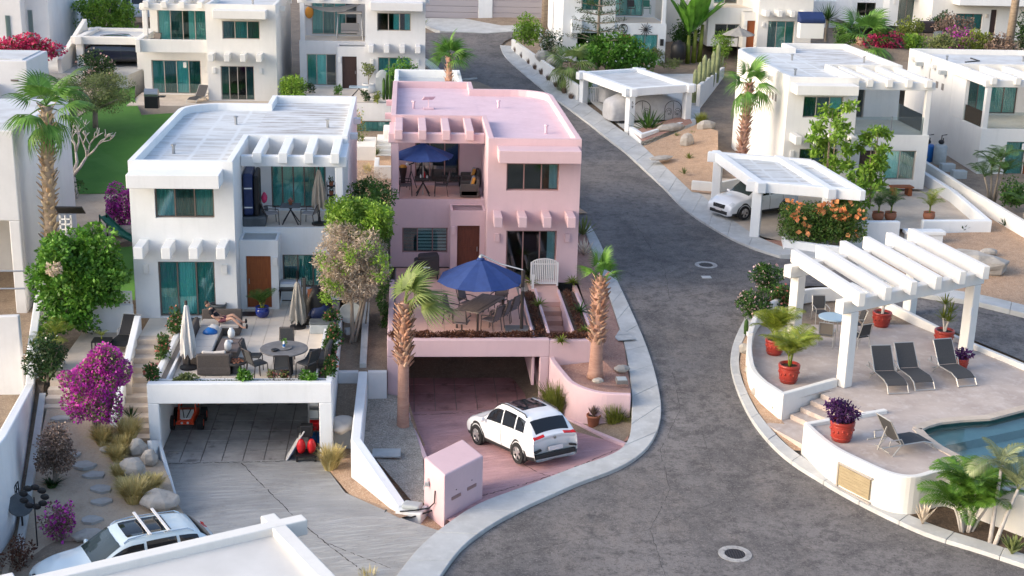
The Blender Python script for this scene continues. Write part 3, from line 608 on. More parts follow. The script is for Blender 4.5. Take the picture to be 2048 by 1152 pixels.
# bed and curved retaining wall on the street corner
cw = [U(1100,716,2.2), U(1112,722,2.1), U(1130,742,2.0), U(1152,760,1.95), U(1182,774,1.9), U(1215,781,1.88), U(1262,784,1.86)]
cw = [Vector((5.2, GY-.12, 0))]+[Vector((p.x, p.y, 0)) for p in cw[1:]]; cws = spline(cw, 4); cz = [2.15-.35*min(1, i/10) for i in range(len(cws))]
rw = MB().strip([(p.x, p.y) for p in cws], .2, [-.1+.7*i/len(cws) for i in range(len(cws))], cz).build('retaining_wall', 'pink', bevel=.03, smooth=False)
tag(rw, 'low curved pink retaining wall beside the parked white car', 'wall')
bedp = [Vector((7.1, GY, 1.95)), Vector((7.1, 53.9, 2.5)), Vector((7.1, 58, 2.6))]+[Vector((p.x-.02, p.y, f(p.y)+.1)) for p in SW_IN[9:]][::-1]+[Vector((p.x, p.y, 1.78)) for p in cws[::-1]]
sheet('garden_bed', bedp, 'reddirt')
sheet('garden_bed', [Zs(1085,820,.2), Zs(1125,800,.4)]+[Vector((p.x, p.y-.05, .35+.3*i/len(cws))) for i, p in enumerate(cws[8:])]+[street(1256,880,.0), Zs(1245,884,.68), Zs(1140,846,.3)], 'reddirt')
kb = MB().strip([(p.x, p.y) for p in (Zs(1128,838,.3), Zs(1190,868,.5), Zs(1252,893,.75))], .16, [.1,.3,.5], [.42,.62,.86]).build('kerb', 'pink', kind='structure', bevel=.02)
kb = MB().strip([(p.x, p.y) for p in spline([Zs(812,790,.1), Zs(818,850,.1), Zs(832,880,.15), Zs(852,925,.3)], 4)], .14, -.1, [.2+.02*i for i in range(13)]).build('kerb', 'pink', kind='structure', bevel=.02)
# ---- white house: garage below, terrace above
WY, WX0, WX1 = 41.95, -8.34, -2.43
wm = MB(); wm.box(WX0, -7.98, WY, WY+.3, -.05, 2.05); wm.box(-2.85, WX1, WY, WY+.3, -.05, 2.05); wm.box(WX0, WX1, WY, WY+.3, 2.05, 2.74)
wm.box(WX0, WX0+.2, WY+.3, 49.6, -.05, 2.62); wm.box(WX1-.2, WX1, WY+.3, 49.6, -.05, 2.74); wm.box(WX0+.2, WX1-.2, 48.2, 48.4, -.05, 2.3)
o = wm.build('garage', 'white', white, bevel=.03); o.location = (2.4, -49.7, -2.45)
o = MB().box(WX0+.2, WX1-.2, WY+.3, 52, 2.3, 2.415).build('terrace_slab', 'grout', white); o.location = (2.4, -49.7, -2.45)
MB().box(WX0+.2, WX1-.2, WY+.3, 48.2, 2.24, 2.296).build('garage_ceiling', 'white', white).location = (2.4, -49.7, -2.45)
gf = MB().box(-8.3, -2.4, WY+.02, 48.2, -.12, -.03).build('garage_floor', 'grout', kind='structure')
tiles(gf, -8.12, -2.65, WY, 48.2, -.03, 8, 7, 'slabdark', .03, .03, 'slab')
tl = thing('terrace', None, None, (0,0,2.415)); tl['kind'] = 'structure'
tiles(tl, WX0+.6, WX1-.6, 42.7, 51.9, 0, 9, 15, 'tile')
o = MB(); o.box(WX0+.2, WX1-.2, WY+.62, WY+.7, 2.4, 2.66); o.box(WX0+.5, WX0+.58, WY+.7, 48, 2.4, 2.66); o.box(WX1-.58, WX1-.5, WY+.7, 49, 2.4, 2.66)
o.build('planter_edge', 'white', white).location = (2.4, -49.7, -2.45)
# stair on its left with a sloping side wall
S0 = Vector((-9.1, 45, 0)); ws = thing('garden_stair', 'long tan stair climbing the left side of the white house', 'stair', S0)
nst = 12
for i in range(nst):
    z = 2.45*(i+1)/nst; y = 42.6+.42*i; off(MB().box(-9.62, WX0-.004, y, y+.42, -.1, z), S0).build('step', 'concrete_tan', ws, bevel=.012)
off(MB().box(-9.62, WX0-.004, 42.6+.42*nst, 49.68, 1.5, 2.452), S0).build('landing', 'tile', ws)
sw = off(MB().strip([(-9.75, 41.7), (-9.75, 43), (-9.75, 48.2)], .24, -.2, [.75, .95, 3.05]), S0).build('side_wall', 'white', ws, bevel=.03)
for (y, z) in ((42.9, .62), (45.2, 1.4), (47.6, 2.3)): off(MB().obox((-9.58, y, z), (.1, .16, .2)), S0).build('step_light', 'black', ws, bevel=.02)
# ------------------------------------------------------------ plants
M['leaf_bright'] = leafmat('bright_green_leaf', [(.06,.17,.018), (.10,.25,.028), (.15,.32,.04)], clump=2.2)
M['leaf_mid'] = leafmat('mid_green_leaf', [(.03,.085,.014), (.05,.12,.02), (.08,.17,.03)], clump=2)
M['leaf_dark'] = leafmat('dark_green_leaf', [(.018,.05,.012), (.03,.075,.018), (.045,.10,.022)])
M['leaf_lime'] = leafmat('lime_green_leaf', [(.13,.25,.025), (.19,.34,.035), (.28,.42,.06)], clump=2.5)
M['leaf_yellow'] = leafmat('yellow_green_leaf', [(.12,.17,.02), (.17,.22,.03), (.25,.28,.05)])
M['leaf_olive'] = leafmat('grey_green_leaf', [(.15,.19,.06), (.20,.24,.08), (.26,.29,.12)])
M['twig'] = leafmat('dry_twig_leaf', [(.46,.37,.28), (.56,.46,.36), (.66,.57,.46), (.34,.26,.19)], trans=.3, clump=3)
M['drypink'] = leafmat('dry_pinkish_leaf', [(.20,.13,.10), (.28,.19,.14), (.14,.095,.075), (.34,.25,.19)], trans=.1)
M['magenta'] = leafmat('magenta_bract', [(.46,.025,.34), (.60,.045,.44), (.70,.11,.52), (.33,.018,.29), (.60,.16,.42)], clump=3)
M['hotpink'] = leafmat('hot_pink_bract', [(.55,.03,.12), (.65,.06,.17), (.45,.02,.10)])
M['purple'] = leafmat('purple_leaf', [(.045,.012,.07), (.075,.018,.11), (.11,.03,.15)])
M['orange'] = leafmat('orange_blossom', [(.75,.26,.08), (.80,.36,.14), (.68,.2,.07)])
M['coral'] = leafmat('coral_blossom', [(.62,.20,.15), (.70,.30,.24), (.55,.13,.10)])
M['palepink'] = leafmat('pale_pink_blossom', [(.72,.48,.46), (.75,.58,.55), (.66,.36,.38)])
M['whiteflower'] = leafmat('white_blossom', [(.78,.78,.72), (.8,.8,.76)])
M['goldgrass'] = leafmat('golden_grass', [(.58,.46,.19), (.70,.58,.27), (.46,.39,.14), (.78,.68,.38)])
M['limegrass'] = leafmat('lime_grass', [(.22,.26,.045), (.30,.32,.07), (.16,.21,.035)])
M['redcover'] = leafmat('red_brown_groundcover', [(.10,.035,.022), (.14,.055,.03), (.075,.03,.02), (.18,.08,.04)])
M['fan'] = leafmat('fan_palm_leaf', [(.08,.19,.03), (.11,.24,.04), (.15,.30,.055)], trans=.3)
M['fanpale'] = leafmat('pale_fan_palm_leaf', [(.15,.22,.055), (.20,.27,.075), (.25,.31,.10)], trans=.3)
M['feather'] = leafmat('palm_leaflet', [(.045,.105,.022), (.07,.145,.03), (.10,.18,.04)], trans=.3)
M['featheryellow'] = leafmat('yellowish_palm_leaflet', [(.20,.26,.03), (.27,.31,.04), (.13,.21,.025)], trans=.3)
M['featherbright'] = leafmat('fresh_palm_leaflet', [(.08,.19,.02), (.11,.24,.03), (.16,.28,.04)], trans=.35)
M['leaf_hedge'] = leafmat('hedge_leaf', [(.05,.13,.02), (.085,.18,.03), (.12,.20,.035), (.14,.15,.05)], clump=4)
M['featherpale'] = leafmat('pale_palm_leaflet', [(.20,.24,.11), (.26,.30,.15), (.32,.35,.19)], trans=.3)
M['bark'] = mat('palm_bark', (.33,.26,.19), (.22,.165,.12), 3, .95, .9, 10, stretch=(1,1,4))
M['barkpink'] = mat('smooth_pinkish_palm_bark', (.42,.25,.19), (.33,.18,.135), 3, .9, .6, 12, stretch=(1,1,4), c3=(.17,.09,.07), scale3=7, amt3=.7, lo3=.6, hi3=.72)
M['boot'] = leafmat('cut_frond_stub', [(.38,.20,.13), (.48,.29,.20), (.27,.125,.08), (.56,.40,.29)], trans=0)
M['boottan'] = leafmat('tan_frond_stub', [(.42,.32,.21), (.50,.40,.28), (.34,.25,.16), (.40,.26,.15)], trans=0)
M['wood_grey'] = mat('grey_bark', (.30,.25,.20), (.20,.165,.13), 5, .95, .7, 14, stretch=(1,1,.3))
M['wood_pale'] = mat('bleached_branch', (.55,.51,.48), (.42,.38,.35), 5, .9, .4, 14)
M['terracotta'] = mat('red_glazed_pot', (.34,.04,.025), (.25,.026,.018), 3, .35, .25, 14, spec=.5)
M['clay'] = mat('clay_pot', (.38,.15,.08), (.30,.11,.06), 3, .75)
M['soil'] = mat('potting_soil', (.05,.035,.025), rough=1)
def rdir(n):
    v = RNG.normal(size=(n, 3)); return v/np.linalg.norm(v, axis=1, keepdims=True)
def leaves(clumps, n, size, aspect=.5, shell=.45, out=.5, droop=0.0):
    C = np.array([c for c, r in clumps], float); R = np.array([r if hasattr(r, '__len__') else (r,)*3 for c, r in clumps], float)
    w = (R.prod(1))**(2/3); k = RNG.choice(len(C), n, p=w/w.sum()); d = rdir(n); rr = shell+(1-shell)*np.sqrt(RNG.random((n, 1)))
    P = C[k]+R[k]*d*rr; a = rdir(n)+d*out; a[:, 2] -= droop; a /= np.linalg.norm(a, axis=1, keepdims=True)
    b = np.cross(a, rdir(n)); b /= np.linalg.norm(b, axis=1, keepdims=True)+1e-9; s = size*RNG.uniform(.6, 1.35, (n, 1))
    q = np.stack([P, P+a*s*.5+b*s*aspect*.5, P+a*s, P+a*s*.5-b*s*aspect*.5], 1)
    return q.reshape(-1, 3)
def crown(c, r, k, sub=.35, seed=0, flat=0.0):                    # small clumps over an ellipsoid
    rg = np.random.default_rng(seed); out = []; c = np.array(c, float); r = np.array(r if hasattr(r, '__len__') else (r,)*3, float)
    for i in range(k):
        d = rg.normal(size=3); d /= np.linalg.norm(d); d[2] = max(d[2], -.75+flat)
        q = rg.uniform(.5, 1.0); s = sub*rg.uniform(.6, 1.3); out.append((c+r*d*q*(1-s*.5), r*s))
    return out
def limbs(mb, base, top, r0, r1, ends, n=6, seed=0, rr=.35):
    rg = random.Random(seed); base = Vector(base); top = Vector(top); mid = base.lerp(top, .5)+Vector((rg.uniform(-.1,.1), rg.uniform(-.1,.1), 0))*(top-base).length
    mb.tube([base, mid, top], [r0, (r0+r1)/2, r1], 8)
    for e in ends:
        e = Vector(e); m_ = top.lerp(e, .5)+Vector((rg.uniform(-.15,.15), rg.uniform(-.15,.15), rg.uniform(-.05,.2)))*(e-top).length
        mb.tube([top-Vector((0,0,r1*.5)), m_, e], [r1*.75, r1*.5, r1*.2], n)
    return mb
def shrub(name, label, cat, loc, r, n, size, leaf='leaf_mid', k=26, sub=.38, flower=None, nf=0, fs=.08, stem=None, hgt=None, group=None, seed=1, aspect=.5, shell=.4, clumps=None, flat=0, fcl=None):
    T = thing(name, label, cat, loc, group=group); r = r if hasattr(r, '__len__') else (r,)*3; h = hgt if hgt is not None else r[2]*.85
    cl = clumps or crown((0,0,h), r, k, sub, seed, flat)
    numesh('foliage', leaves(cl, n, size, aspect, shell), 4, leaf, T)
    if flower: numesh('blossoms', leaves(fcl or cl, nf, fs, .9, .93, 1.2), 4, flower, T)
    mb = MB(); rg = random.Random(seed)
    for i in range(stem or 5):
        c, q = cl[rg.randrange(len(cl))]; mb.tube([(rg.uniform(-.1,.1)*r[0], rg.uniform(-.1,.1)*r[1], -.05), (c[0]*.5, c[1]*.5, c[2]*.55), tuple(c)], [.035*max(.6, r[2]), .025*max(.6, r[2]), .01], 5)
    mb.build('stem', 'wood_grey', T); return T
def fanleaf(name, R=1.0, Lp=.9, N=24, spread=115, droop=.45, tipd=.35, sag=.15, m='fan', cup=.25):
    v = []; fc = []; mb = MB()
    hub = Vector((Lp, 0, -sag*Lp)); mb.tube([(0,0,0), (Lp*.5, 0, -sag*Lp*.25), hub], [.035, .022, .014], 4)
    dth = rad(spread)*2/N
    for i in range(N):
        th = -rad(spread)+dth*(i+.5); d = Vector((math.cos(th), math.sin(th), 0)); s = Vector((-math.sin(th), math.cos(th), 0)); RR = R*(.72+.28*math.cos(th*.7))*random.uniform(.92, 1.06)
        def pt(t, w): return hub+d*RR*t+s*w+Vector((0,0,(cup*abs(math.sin(th))*t-droop*t*t-(tipd*max(0, t-.55)**1.5*3))*RR*.8-sag*t*.3))
        w1 = RR*.52*math.tan(dth/2)*1.04; o = len(mb.v); up = Vector((0,0,.02*R))
        mb.v += [tuple(hub), tuple(pt(.5, -w1)), tuple(pt(.5, w1)+up), tuple(pt(.78, -w1*.55)), tuple(pt(.78, w1*.55)+up), tuple(pt(1.0, 0))]
        mb.f += [(o, o+1, o+2), (o+1, o+3, o+4, o+2), (o+3, o+5, o+4)]
    me = mb.build(name, m); me_ = me.data; bpy.data.objects.remove(me); return me_
def featherleaf(name, L=1.6, n=22, w=.42, arch=.8, m='feather', lw=.03, lift=.9, vee=.5):
    mb = MB(); P = []
    for i in range(13):
        t = i/12; ang = lift-arch*1.9*t; P.append((t, ang))
    pts = [Vector((0,0,0))]
    for i in range(12): a = P[i][1]; pts.append(pts[-1]+Vector((math.cos(a), 0, math.sin(a)))*L/12)
    mb.tube(pts, [.018*(1-.8*i/12)*L/1.5+.003 for i in range(13)], 4)
    for i in range(n):
        t = .16+.84*i/(n-1); k = min(11, int(t*12)); q = pts[k].lerp(pts[k+1], t*12-k); dr = (pts[k+1]-pts[k]).normalized(); ln = w*L*(math.sin(PI*(.12+.85*t))**.7)*random.uniform(.9, 1.1)
        nrm = Vector((-dr.z, 0, dr.x))
        for sd in (-1, 1):
            d = (Vector((0, sd, 0))*.86+dr*.6+nrm*vee*.35).normalized(); e1 = q+d*ln*.5; e2 = q+d*ln+Vector((0,0,-ln*.28)); s = dr*lw*L/1.5
            o = len(mb.v); mb.v += [tuple(q-s*.4), tuple(q+s*.4), tuple(e1-s), tuple(e1+s), tuple(e2)]; mb.f += [(o, o+2, o+3, o+1), (o+2, o+4, o+3)]
    me = mb.build(name, m); me_ = me.data; bpy.data.objects.remove(me); return me_
def put(me, name, parent, loc, az, pitch, roll=0, s=1):
    o = bpy.data.objects.new(name, me); COL.objects.link(o); o.parent = parent; o.location = loc
    o.rotation_euler = (Matrix.Rotation(az, 3, 'Z') @ Matrix.Rotation(-pitch, 3, 'Y') @ Matrix.Rotation(roll, 3, 'X')).to_euler(); o.scale = (s,)*3; return o
def stubs(pts, rads, n, ln, wd, m, parent, name='frond_stubs', up=.6, t0=0, t1=1):   # cut leaf bases standing out of a trunk
    mb = MB(); P = [Vector(p) for p in pts]
    for i in range(n):
        t = t0+(t1-t0)*(i+random.random()*.5)/n; k = min(len(P)-2, int(t*(len(P)-1))); u_ = t*(len(P)-1)-k; c = P[k].lerp(P[k+1], u_); r = rads[k]*(1-u_)+rads[k+1]*u_
        a = i*2.4+random.uniform(-.25,.25); d = Vector((math.cos(a), math.sin(a), 0)); s = Vector((-d.y, d.x, 0)); l = ln*random.uniform(.6, 1.35); tip = c+d*(r+l*.55)+Vector((0,0,l*random.uniform(up-.3, up+.3)))
        w_ = wd*random.uniform(.8, 1.2); b = c+d*r*.85; e = Vector((0,0,-.03))
        o = len(mb.v); mb.v += [tuple(b-s*w_), tuple(b+s*w_), tuple(tip+s*w_*.45), tuple(tip-s*w_*.45), tuple(b-s*w_*.5+e-Vector((0,0,.06))), tuple(b+s*w_*.5+e-Vector((0,0,.06))), tuple(tip+s*w_*.3+e), tuple(tip-s*w_*.3+e)]
        mb.f += [(o,o+1,o+2,o+3), (o+7,o+6,o+5,o+4), (o,o+4,o+5,o+1), (o+1,o+5,o+6,o+2), (o+2,o+6,o+7,o+3), (o+3,o+7,o+4,o)]
    return mb.build(name, m, parent, kind=None)
def fan_palm(label, base, h, r, n=16, R=.9, Lp=.8, lean=(0,0), stub0=0, stub=(90, .22, .07, 'boot'), bark='bark', leaf='fan', up=None, name='fan_palm', flare=1.4, droop=.45, low=-.5, high=1.3, stubrad=1.0, azs=None, group=None):
    T = thing(name, label, 'palm tree', base, group=group); lx, ly = lean
    P = [(lx*t*t, ly*t*t, h*t-.15) for t in (0, .06, .2, .4, .6, .8, 1)]; rs = [r*flare, r*1.12, r, r*.95, r*.92, r*.9, r*.75]
    MB().tube(P, rs, 12).build('trunk', bark, T, smooth=True)
    if stub[0]: stubs(P, [q*stubrad for q in rs], stub[0], stub[1], stub[2], stub[3], T, t0=stub0)
    mes = [fanleaf('frond', R*random.uniform(.9, 1.1), Lp, droop=droop*q, m=leaf, sag=.1+.25*q) for q in (.4, .8, 1.2, 1.6)]
    for i in range(n):
        t = i/max(1, n-1); p = high+(low-high)*t+random.uniform(-.12,.12); me = mes[min(3, int(t*4))]; az = (azs[i] if azs else i*2.4)+random.uniform(-.2,.2)
        put(me, 'frond', T, (P[-1][0], P[-1][1], P[-1][2]+.1-.25*t), az, p, random.uniform(-.3,.3), random.uniform(.85, 1.1))
    return T
def clump_palm(name, label, loc, stems, L, m='feather', nf=6, group=None, pot=None, lift=1.0, arch=.75, stemr=.025, stemmat='featheryellow', w=.42, s=1.0, n=26, lw=.021):
    """stems: list of (dx, dy, height)"""
    T = thing(name, label, 'palm' if not pot else 'potted palm', loc, group=group); z0 = 0
    if pot: z0 = pot_parts(T, *pot)
    mes = [featherleaf('frond', L*q, n, w, arch*a, m, lift=lift, lw=lw) for q, a in ((1, 1), (.85, .8), (.7, .5))]
    for j, (dx, dy, h) in enumerate(stems):
        MB().tube([(dx*.25, dy*.25, z0-.1), (dx*.6, dy*.6, z0+h*.5), (dx, dy, z0+h)], [stemr*1.25, stemr, stemr*.8], 6).build('stem', stemmat, T, smooth=True)
        for i in range(nf):
            put(mes[i % 3], 'frond', T, (dx, dy, z0+h-.02), i*2*PI/nf+j*1.3+random.uniform(-.3,.3)+math.atan2(dy, dx)*.3, random.uniform(-.25,.35), random.uniform(-.3,.3), random.uniform(.8, 1.1))
    return T
def pot_parts(T, h, r, m='terracotta', style='urn'):
    pr = {'urn': [(.72*r,0),(.80*r,.04*h),(.92*r,.35*h),(1.0*r,.72*h),(.97*r,.8*h),(1.05*r,.84*h),(1.07*r,.95*h),(1.02*r,h),(.9*r,h),(.86*r,.86*h)],
          'cone': [(.62*r,0),(.66*r,.03*h),(.96*r,.84*h),(1.04*r,.86*h),(1.04*r,h),(.92*r,h),(.88*r,.86*h)],
          'round': [(.6*r,0),(.85*r,.2*h),(1.0*r,.5*h),(.95*r,.78*h),(.85*r,.86*h),(.95*r,.93*h),(.95*r,h),(.82*r,h),(.8*r,.86*h)]}[style]
    mb = MB().lathe(pr, 24)
    mb.build('pot', m, T, smooth=True)
    if style == 'urn':
        dec = MB()
        for i in range(14):
            a = 2*PI*i/14; dec.ell((.97*r*math.cos(a), .97*r*math.sin(a), .55*h+.06*h*math.sin(i*2.1)), (.10*r, .10*r, .07*h), 6, 4)
        for zz in (.2, .78): dec.lathe([(.9*r if zz < .5 else 1.0*r, zz*h-.015), (.93*r if zz < .5 else 1.045*r, zz*h), (.9*r if zz < .5 else 1.0*r, zz*h+.015)], 24)
        dec.build('relief', m, T, smooth=True)
    MB().lathe([(0, .87*h), (.87*r, .865*h)], 18).build('soil', 'soil', T)
    return .87*h
def rosette(name, label, cat, loc, n, L, w, m='leaf_mid', lo=.25, hi=1.35, pot=None, group=None, curl=.15):
    T = thing(name, label, cat, loc, group=group); z0 = pot_parts(T, *pot) if pot else 0
    mb = MB(); v = []
    st = [(0, .55), (.3, 1.0), (.65, .75), (1.0, .02)]
    for t, k in st: v += [(t*L, -w*k/2, curl*L*t*t+w*.25*k), (t*L, 0, curl*L*t*t), (t*L, w*k/2, curl*L*t*t+w*.25*k)]
    fs = []
    for i in range(3): fs += [(3*i, 3*i+3, 3*i+4, 3*i+1), (3*i+1, 3*i+4, 3*i+5, 3*i+2)]
    ob = MB().add(v, fs).build('leaf', m); me = ob.data; bpy.data.objects.remove(ob)
    for i in range(n):
        t = i/n; put(me, 'leaf', T, (0, 0, z0), i*2.4, lo+(hi-lo)*t+random.uniform(-.08,.08), 0, random.uniform(.85, 1.1))
    return T
def tuft(name, label, loc, r, h, n, m='goldgrass', group=None, cat='grass', seedheads=False, lean=.55):
    T_ = np.random.default_rng(int(abs(loc[0]*100+loc[1]*31)))
    a = T_.uniform(0, 2*PI, n); q = np.sqrt(T_.random(n))*r*.35; l = h*T_.uniform(.6, 1.15, n); t = T_.random(n)**.8*lean*1.6
    b = np.stack([q*np.cos(a), q*np.sin(a), np.zeros(n)-.02], 1); d = np.stack([np.cos(a+T_.normal(0,.5,n)), np.sin(a+T_.normal(0,.5,n)), np.zeros(n)], 1)
    mid = b+d*(np.sin(t*.6)*l*.5)[:, None]; mid[:, 2] += np.cos(t*.6)*l*.55; tip = b+d*(np.sin(t)*l*r/h*1.1)[:, None]; tip[:, 2] += np.cos(t)*l
    s = np.cross(d, [0, 0, 1])*.012*max(1, h)
    q1 = np.stack([b-s, b+s, mid+s, mid-s], 1); q2 = np.stack([mid-s, mid+s, tip+s*.2, tip-s*.2], 1)
    o = numesh(name, np.concatenate([q1, q2], 1).reshape(-1, 3), 4, m, loc=loc); return tag(o, label, cat, group)
def boulder(label, loc, r, seed, m='rock', sink=.3, group=None, name='boulder', rz=0):
    o = MB().ell((0, 0, r[2]*(1-sink)), r, 8, 6, .22, seed).build(name, m, None, smooth=False, loc=loc, rz=rz, bevel=.05*min(1, 2*r[0]), weld=True); return tag(o, label, 'rock', group)
# ------------------------------------------------------------ outdoor furniture
M['navy'] = mat('navy_canvas', (.026, .058, .20), (.021, .047, .165), 4, .85, .1, 60)
M['navylid'] = mat('navy_spa_cover', (.018, .035, .115), (.014, .028, .09), 3, .5)
M['beigecloth'] = mat('beige_canvas', (.40, .35, .29), (.33, .285, .235), 4, .9, .15, 40)
M['greycloth'] = mat('grey_canvas', (.30, .285, .26), (.245, .235, .215), 4, .9, .15, 40)
M['whitecloth'] = mat('off_white_canvas', (.60, .59, .57), (.50, .49, .48), 4, .9, .15, 40)
M['sling'] = mat('charcoal_sling', (.055, .055, .058), (.045, .045, .047), 30, .75)
M['slingtan'] = mat('taupe_sling', (.20, .175, .145), rough=.75)
M['slinggrey'] = mat('mauve_grey_sling', (.15, .115, .12), rough=.75)
M['alu'] = mat('satin_aluminium', (.42, .41, .39), rough=.4, metal=.5)
M['darkframe'] = mat('dark_bronze_frame', (.05, .042, .042), rough=.5, metal=.3)
M['wicker'] = mat('brown_grey_wicker', (.115, .095, .085), (.06, .05, .045), 60, .7, .6, 70)
M['wickerdark'] = mat('charcoal_wicker', (.05, .052, .056), (.03, .031, .034), 60, .7, .6, 70)
M['cushion'] = mat('grey_cushion', (.32, .31, .31), rough=.95)
M['cushionpale'] = mat('pale_cushion', (.52, .48, .44), rough=.95)
M['mustard'] = mat('mustard_cushion', (.55, .25, .05), rough=.95)
M['teak'] = mat('weathered_timber', (.19, .15, .135), (.13, .10, .09), 3, .7, .2, 30, stretch=(1, 8, 1))
M['tabletop'] = mat('grey_stone_top', (.19, .185, .185), (.13, .125, .125), 2.5, .55, .1, 30)
M['glasstable'] = mat('pale_glass_top', (.36, .47, .55), rough=.12, spec=.6)
M['tarp'] = mat('black_tarp', (.012, .012, .014), rough=.55)
M['blackcover'] = mat('dark_grill_cover', (.035, .028, .032), rough=.7)
M['skin'] = mat('skin', (.48, .27, .19), rough=.55)
M['hair'] = mat('dark_hair', (.02, .014, .011), rough=.6)
M['blackcloth'] = mat('black_shirt', (.012, .012, .016), rough=.9)
M['shorts'] = mat('dark_patterned_shorts', (.05, .02, .04), (.20, .06, .08), 14, .9)
M['bluepot'] = mat('cobalt_glazed_pot', (.012, .03, .22), (.01, .022, .15), 3, .2, spec=.6)
M['greypot'] = mat('slate_pot', (.10, .115, .125), (.07, .08, .09), 3, .6)
M['red'] = mat('red_plastic', (.55, .012, .018), rough=.4)
M['orangepaint'] = mat('orange_buggy_plastic', (.75, .075, .02), rough=.35)
M['bluebin'] = mat('blue_plastic', (.015, .13, .40), rough=.4)
M['dishgrey'] = mat('grey_dish', (.40, .43, .44), (.33, .36, .37), 3, .5)
M['greenplastic'] = mat('green_plastic', (.03, .15, .11), rough=.5)
M['solar'] = mat('solar_cells', (.025, .035, .06), rough=.2, spec=.6)
def chair(name, label, cat='chair', loc=(0,0,0), rz=0, frame='darkframe', cloth='sling', w=.56, d=.54, sh=.44, bh=1.0, arms=True, group=None, wick=False, swivel=False):
    """faces +Y at rz 0; seat, back, arms and four legs"""
    T = thing(name, label, cat, loc, rz, group); a, b = w/2, d/2
    MB().obox((0, 0, sh), (w-.06, d-.04, .05 if not wick else .10), rx=.04).build('seat', cloth, T, bevel=.015)
    MB().obox((0, -b-.06, (sh+bh)/2+.04), (w-.08, .035 if not wick else .07, bh-sh-.06), rx=.2).build('backrest', cloth, T, bevel=.012)
    if swivel:
        ring = [(.26*math.cos(t*PI/6), .26*math.sin(t*PI/6), .02) for t in range(13)]
        q = MB().tube(ring, .018, 5, False).tube([(0,0,.02), (0,0,sh-.02)], .03, 6)
        for i in range(4): q.tube([(.26*math.cos(i*PI/2), .26*math.sin(i*PI/2), .02), (0,0,.12)], .016, 5)
        q.build('swivel_base', frame, T)
    else:
        for sx in (-1, 1):
            MB().tube([(sx*a, b-.02, 0), (sx*a, b-.05, sh+.18 if arms else sh)], .017, 5).build('leg', frame, T)
            MB().tube([(sx*a, -b-.04, 0), (sx*a, -b+.02, sh)], .017, 5).build('leg', frame, T)
    bk = MB()
    for sx in (-1, 1): bk.tube([(sx*(a-.02), -b+.02, sh-.02), (sx*(a-.02), -b-.17, bh+.01)], .018, 5)
    bk.tube([(-a+.02, -b-.17, bh+.01), (a-.02, -b-.17, bh+.01)], .018, 5).build('back_frame', frame, T)
    if arms:
        for sx in (-1, 1): MB().tube([(sx*a, -b-.07, sh+.22), (sx*a, -b+.15, sh+.23), (sx*a, b-.05, sh+.19)], .02, 5).build('armrest', frame, T)
    return T
def lounger(label, loc, rz, group=None, cloth='sling', back=.95):
    """long axis +Y towards the feet; head at y=0"""
    T = thing('sun_lounger', label, 'sun lounger', loc, rz, group); w = .33
    for sx in (-1, 1):
        MB().tube([(sx*w, -.02, .30), (sx*w, .6, .31), (sx*w, 1.35, .32), (sx*w, 1.62, .24), (sx*w, 1.78, .02)], .022, 6).build('side_rail', 'alu', T)
        MB().tube([(sx*w, .62, .31), (sx*(w+.02), .35, .02)], .02, 6).build('leg', 'alu', T)
        MB().tube([(sx*w, .22, .31), (sx*(w+.05), .22, .50), (sx*(w+.05), .55, .50), (sx*(w+.02), .68, .32)], .018, 6).build('armrest', 'alu', T)
    MB().add([(-w, .62, .33), (w, .62, .33), (w, 1.35, .345), (-w, 1.35, .345), (w, 1.64, .25), (-w, 1.64, .25), (-w, .62, .31), (w, .62, .31), (w, 1.35, .325), (-w, 1.35, .325), (w, 1.64, .23), (-w, 1.64, .23)],
             [(0,1,2,3), (3,2,4,5), (9,8,7,6), (11,10,8,9), (0,6,7,1), (5,4,10,11)]).build('seat', cloth, T)
    ca, sa = math.cos(back), math.sin(back); L = .82
    MB().obox((0, .60-ca*L/2, .34+sa*L/2), (2*w, L, .02), rx=-back).build('backrest', cloth, T)
    fr = MB()
    for sx in (-1, 1): fr.tube([(sx*w, .6, .33), (sx*w, .6-ca*L, .33+sa*L)], .02, 6)
    fr.tube([(-w, .6-ca*L, .33+sa*L), (w, .6-ca*L, .33+sa*L)], .02, 6).build('back_frame', 'alu', T)
    MB().bar((0, .6-ca*.55, .28+sa*.55), (0, .1, .1), .03).bar((-w, .25, .12), (w, .25, .12), .03).build('brace', 'alu', T)
    MB().tube([(-w, 1.78, .04), (w, 1.78, .04)], .018, 6).build('foot_bar', 'alu', T)
    return T
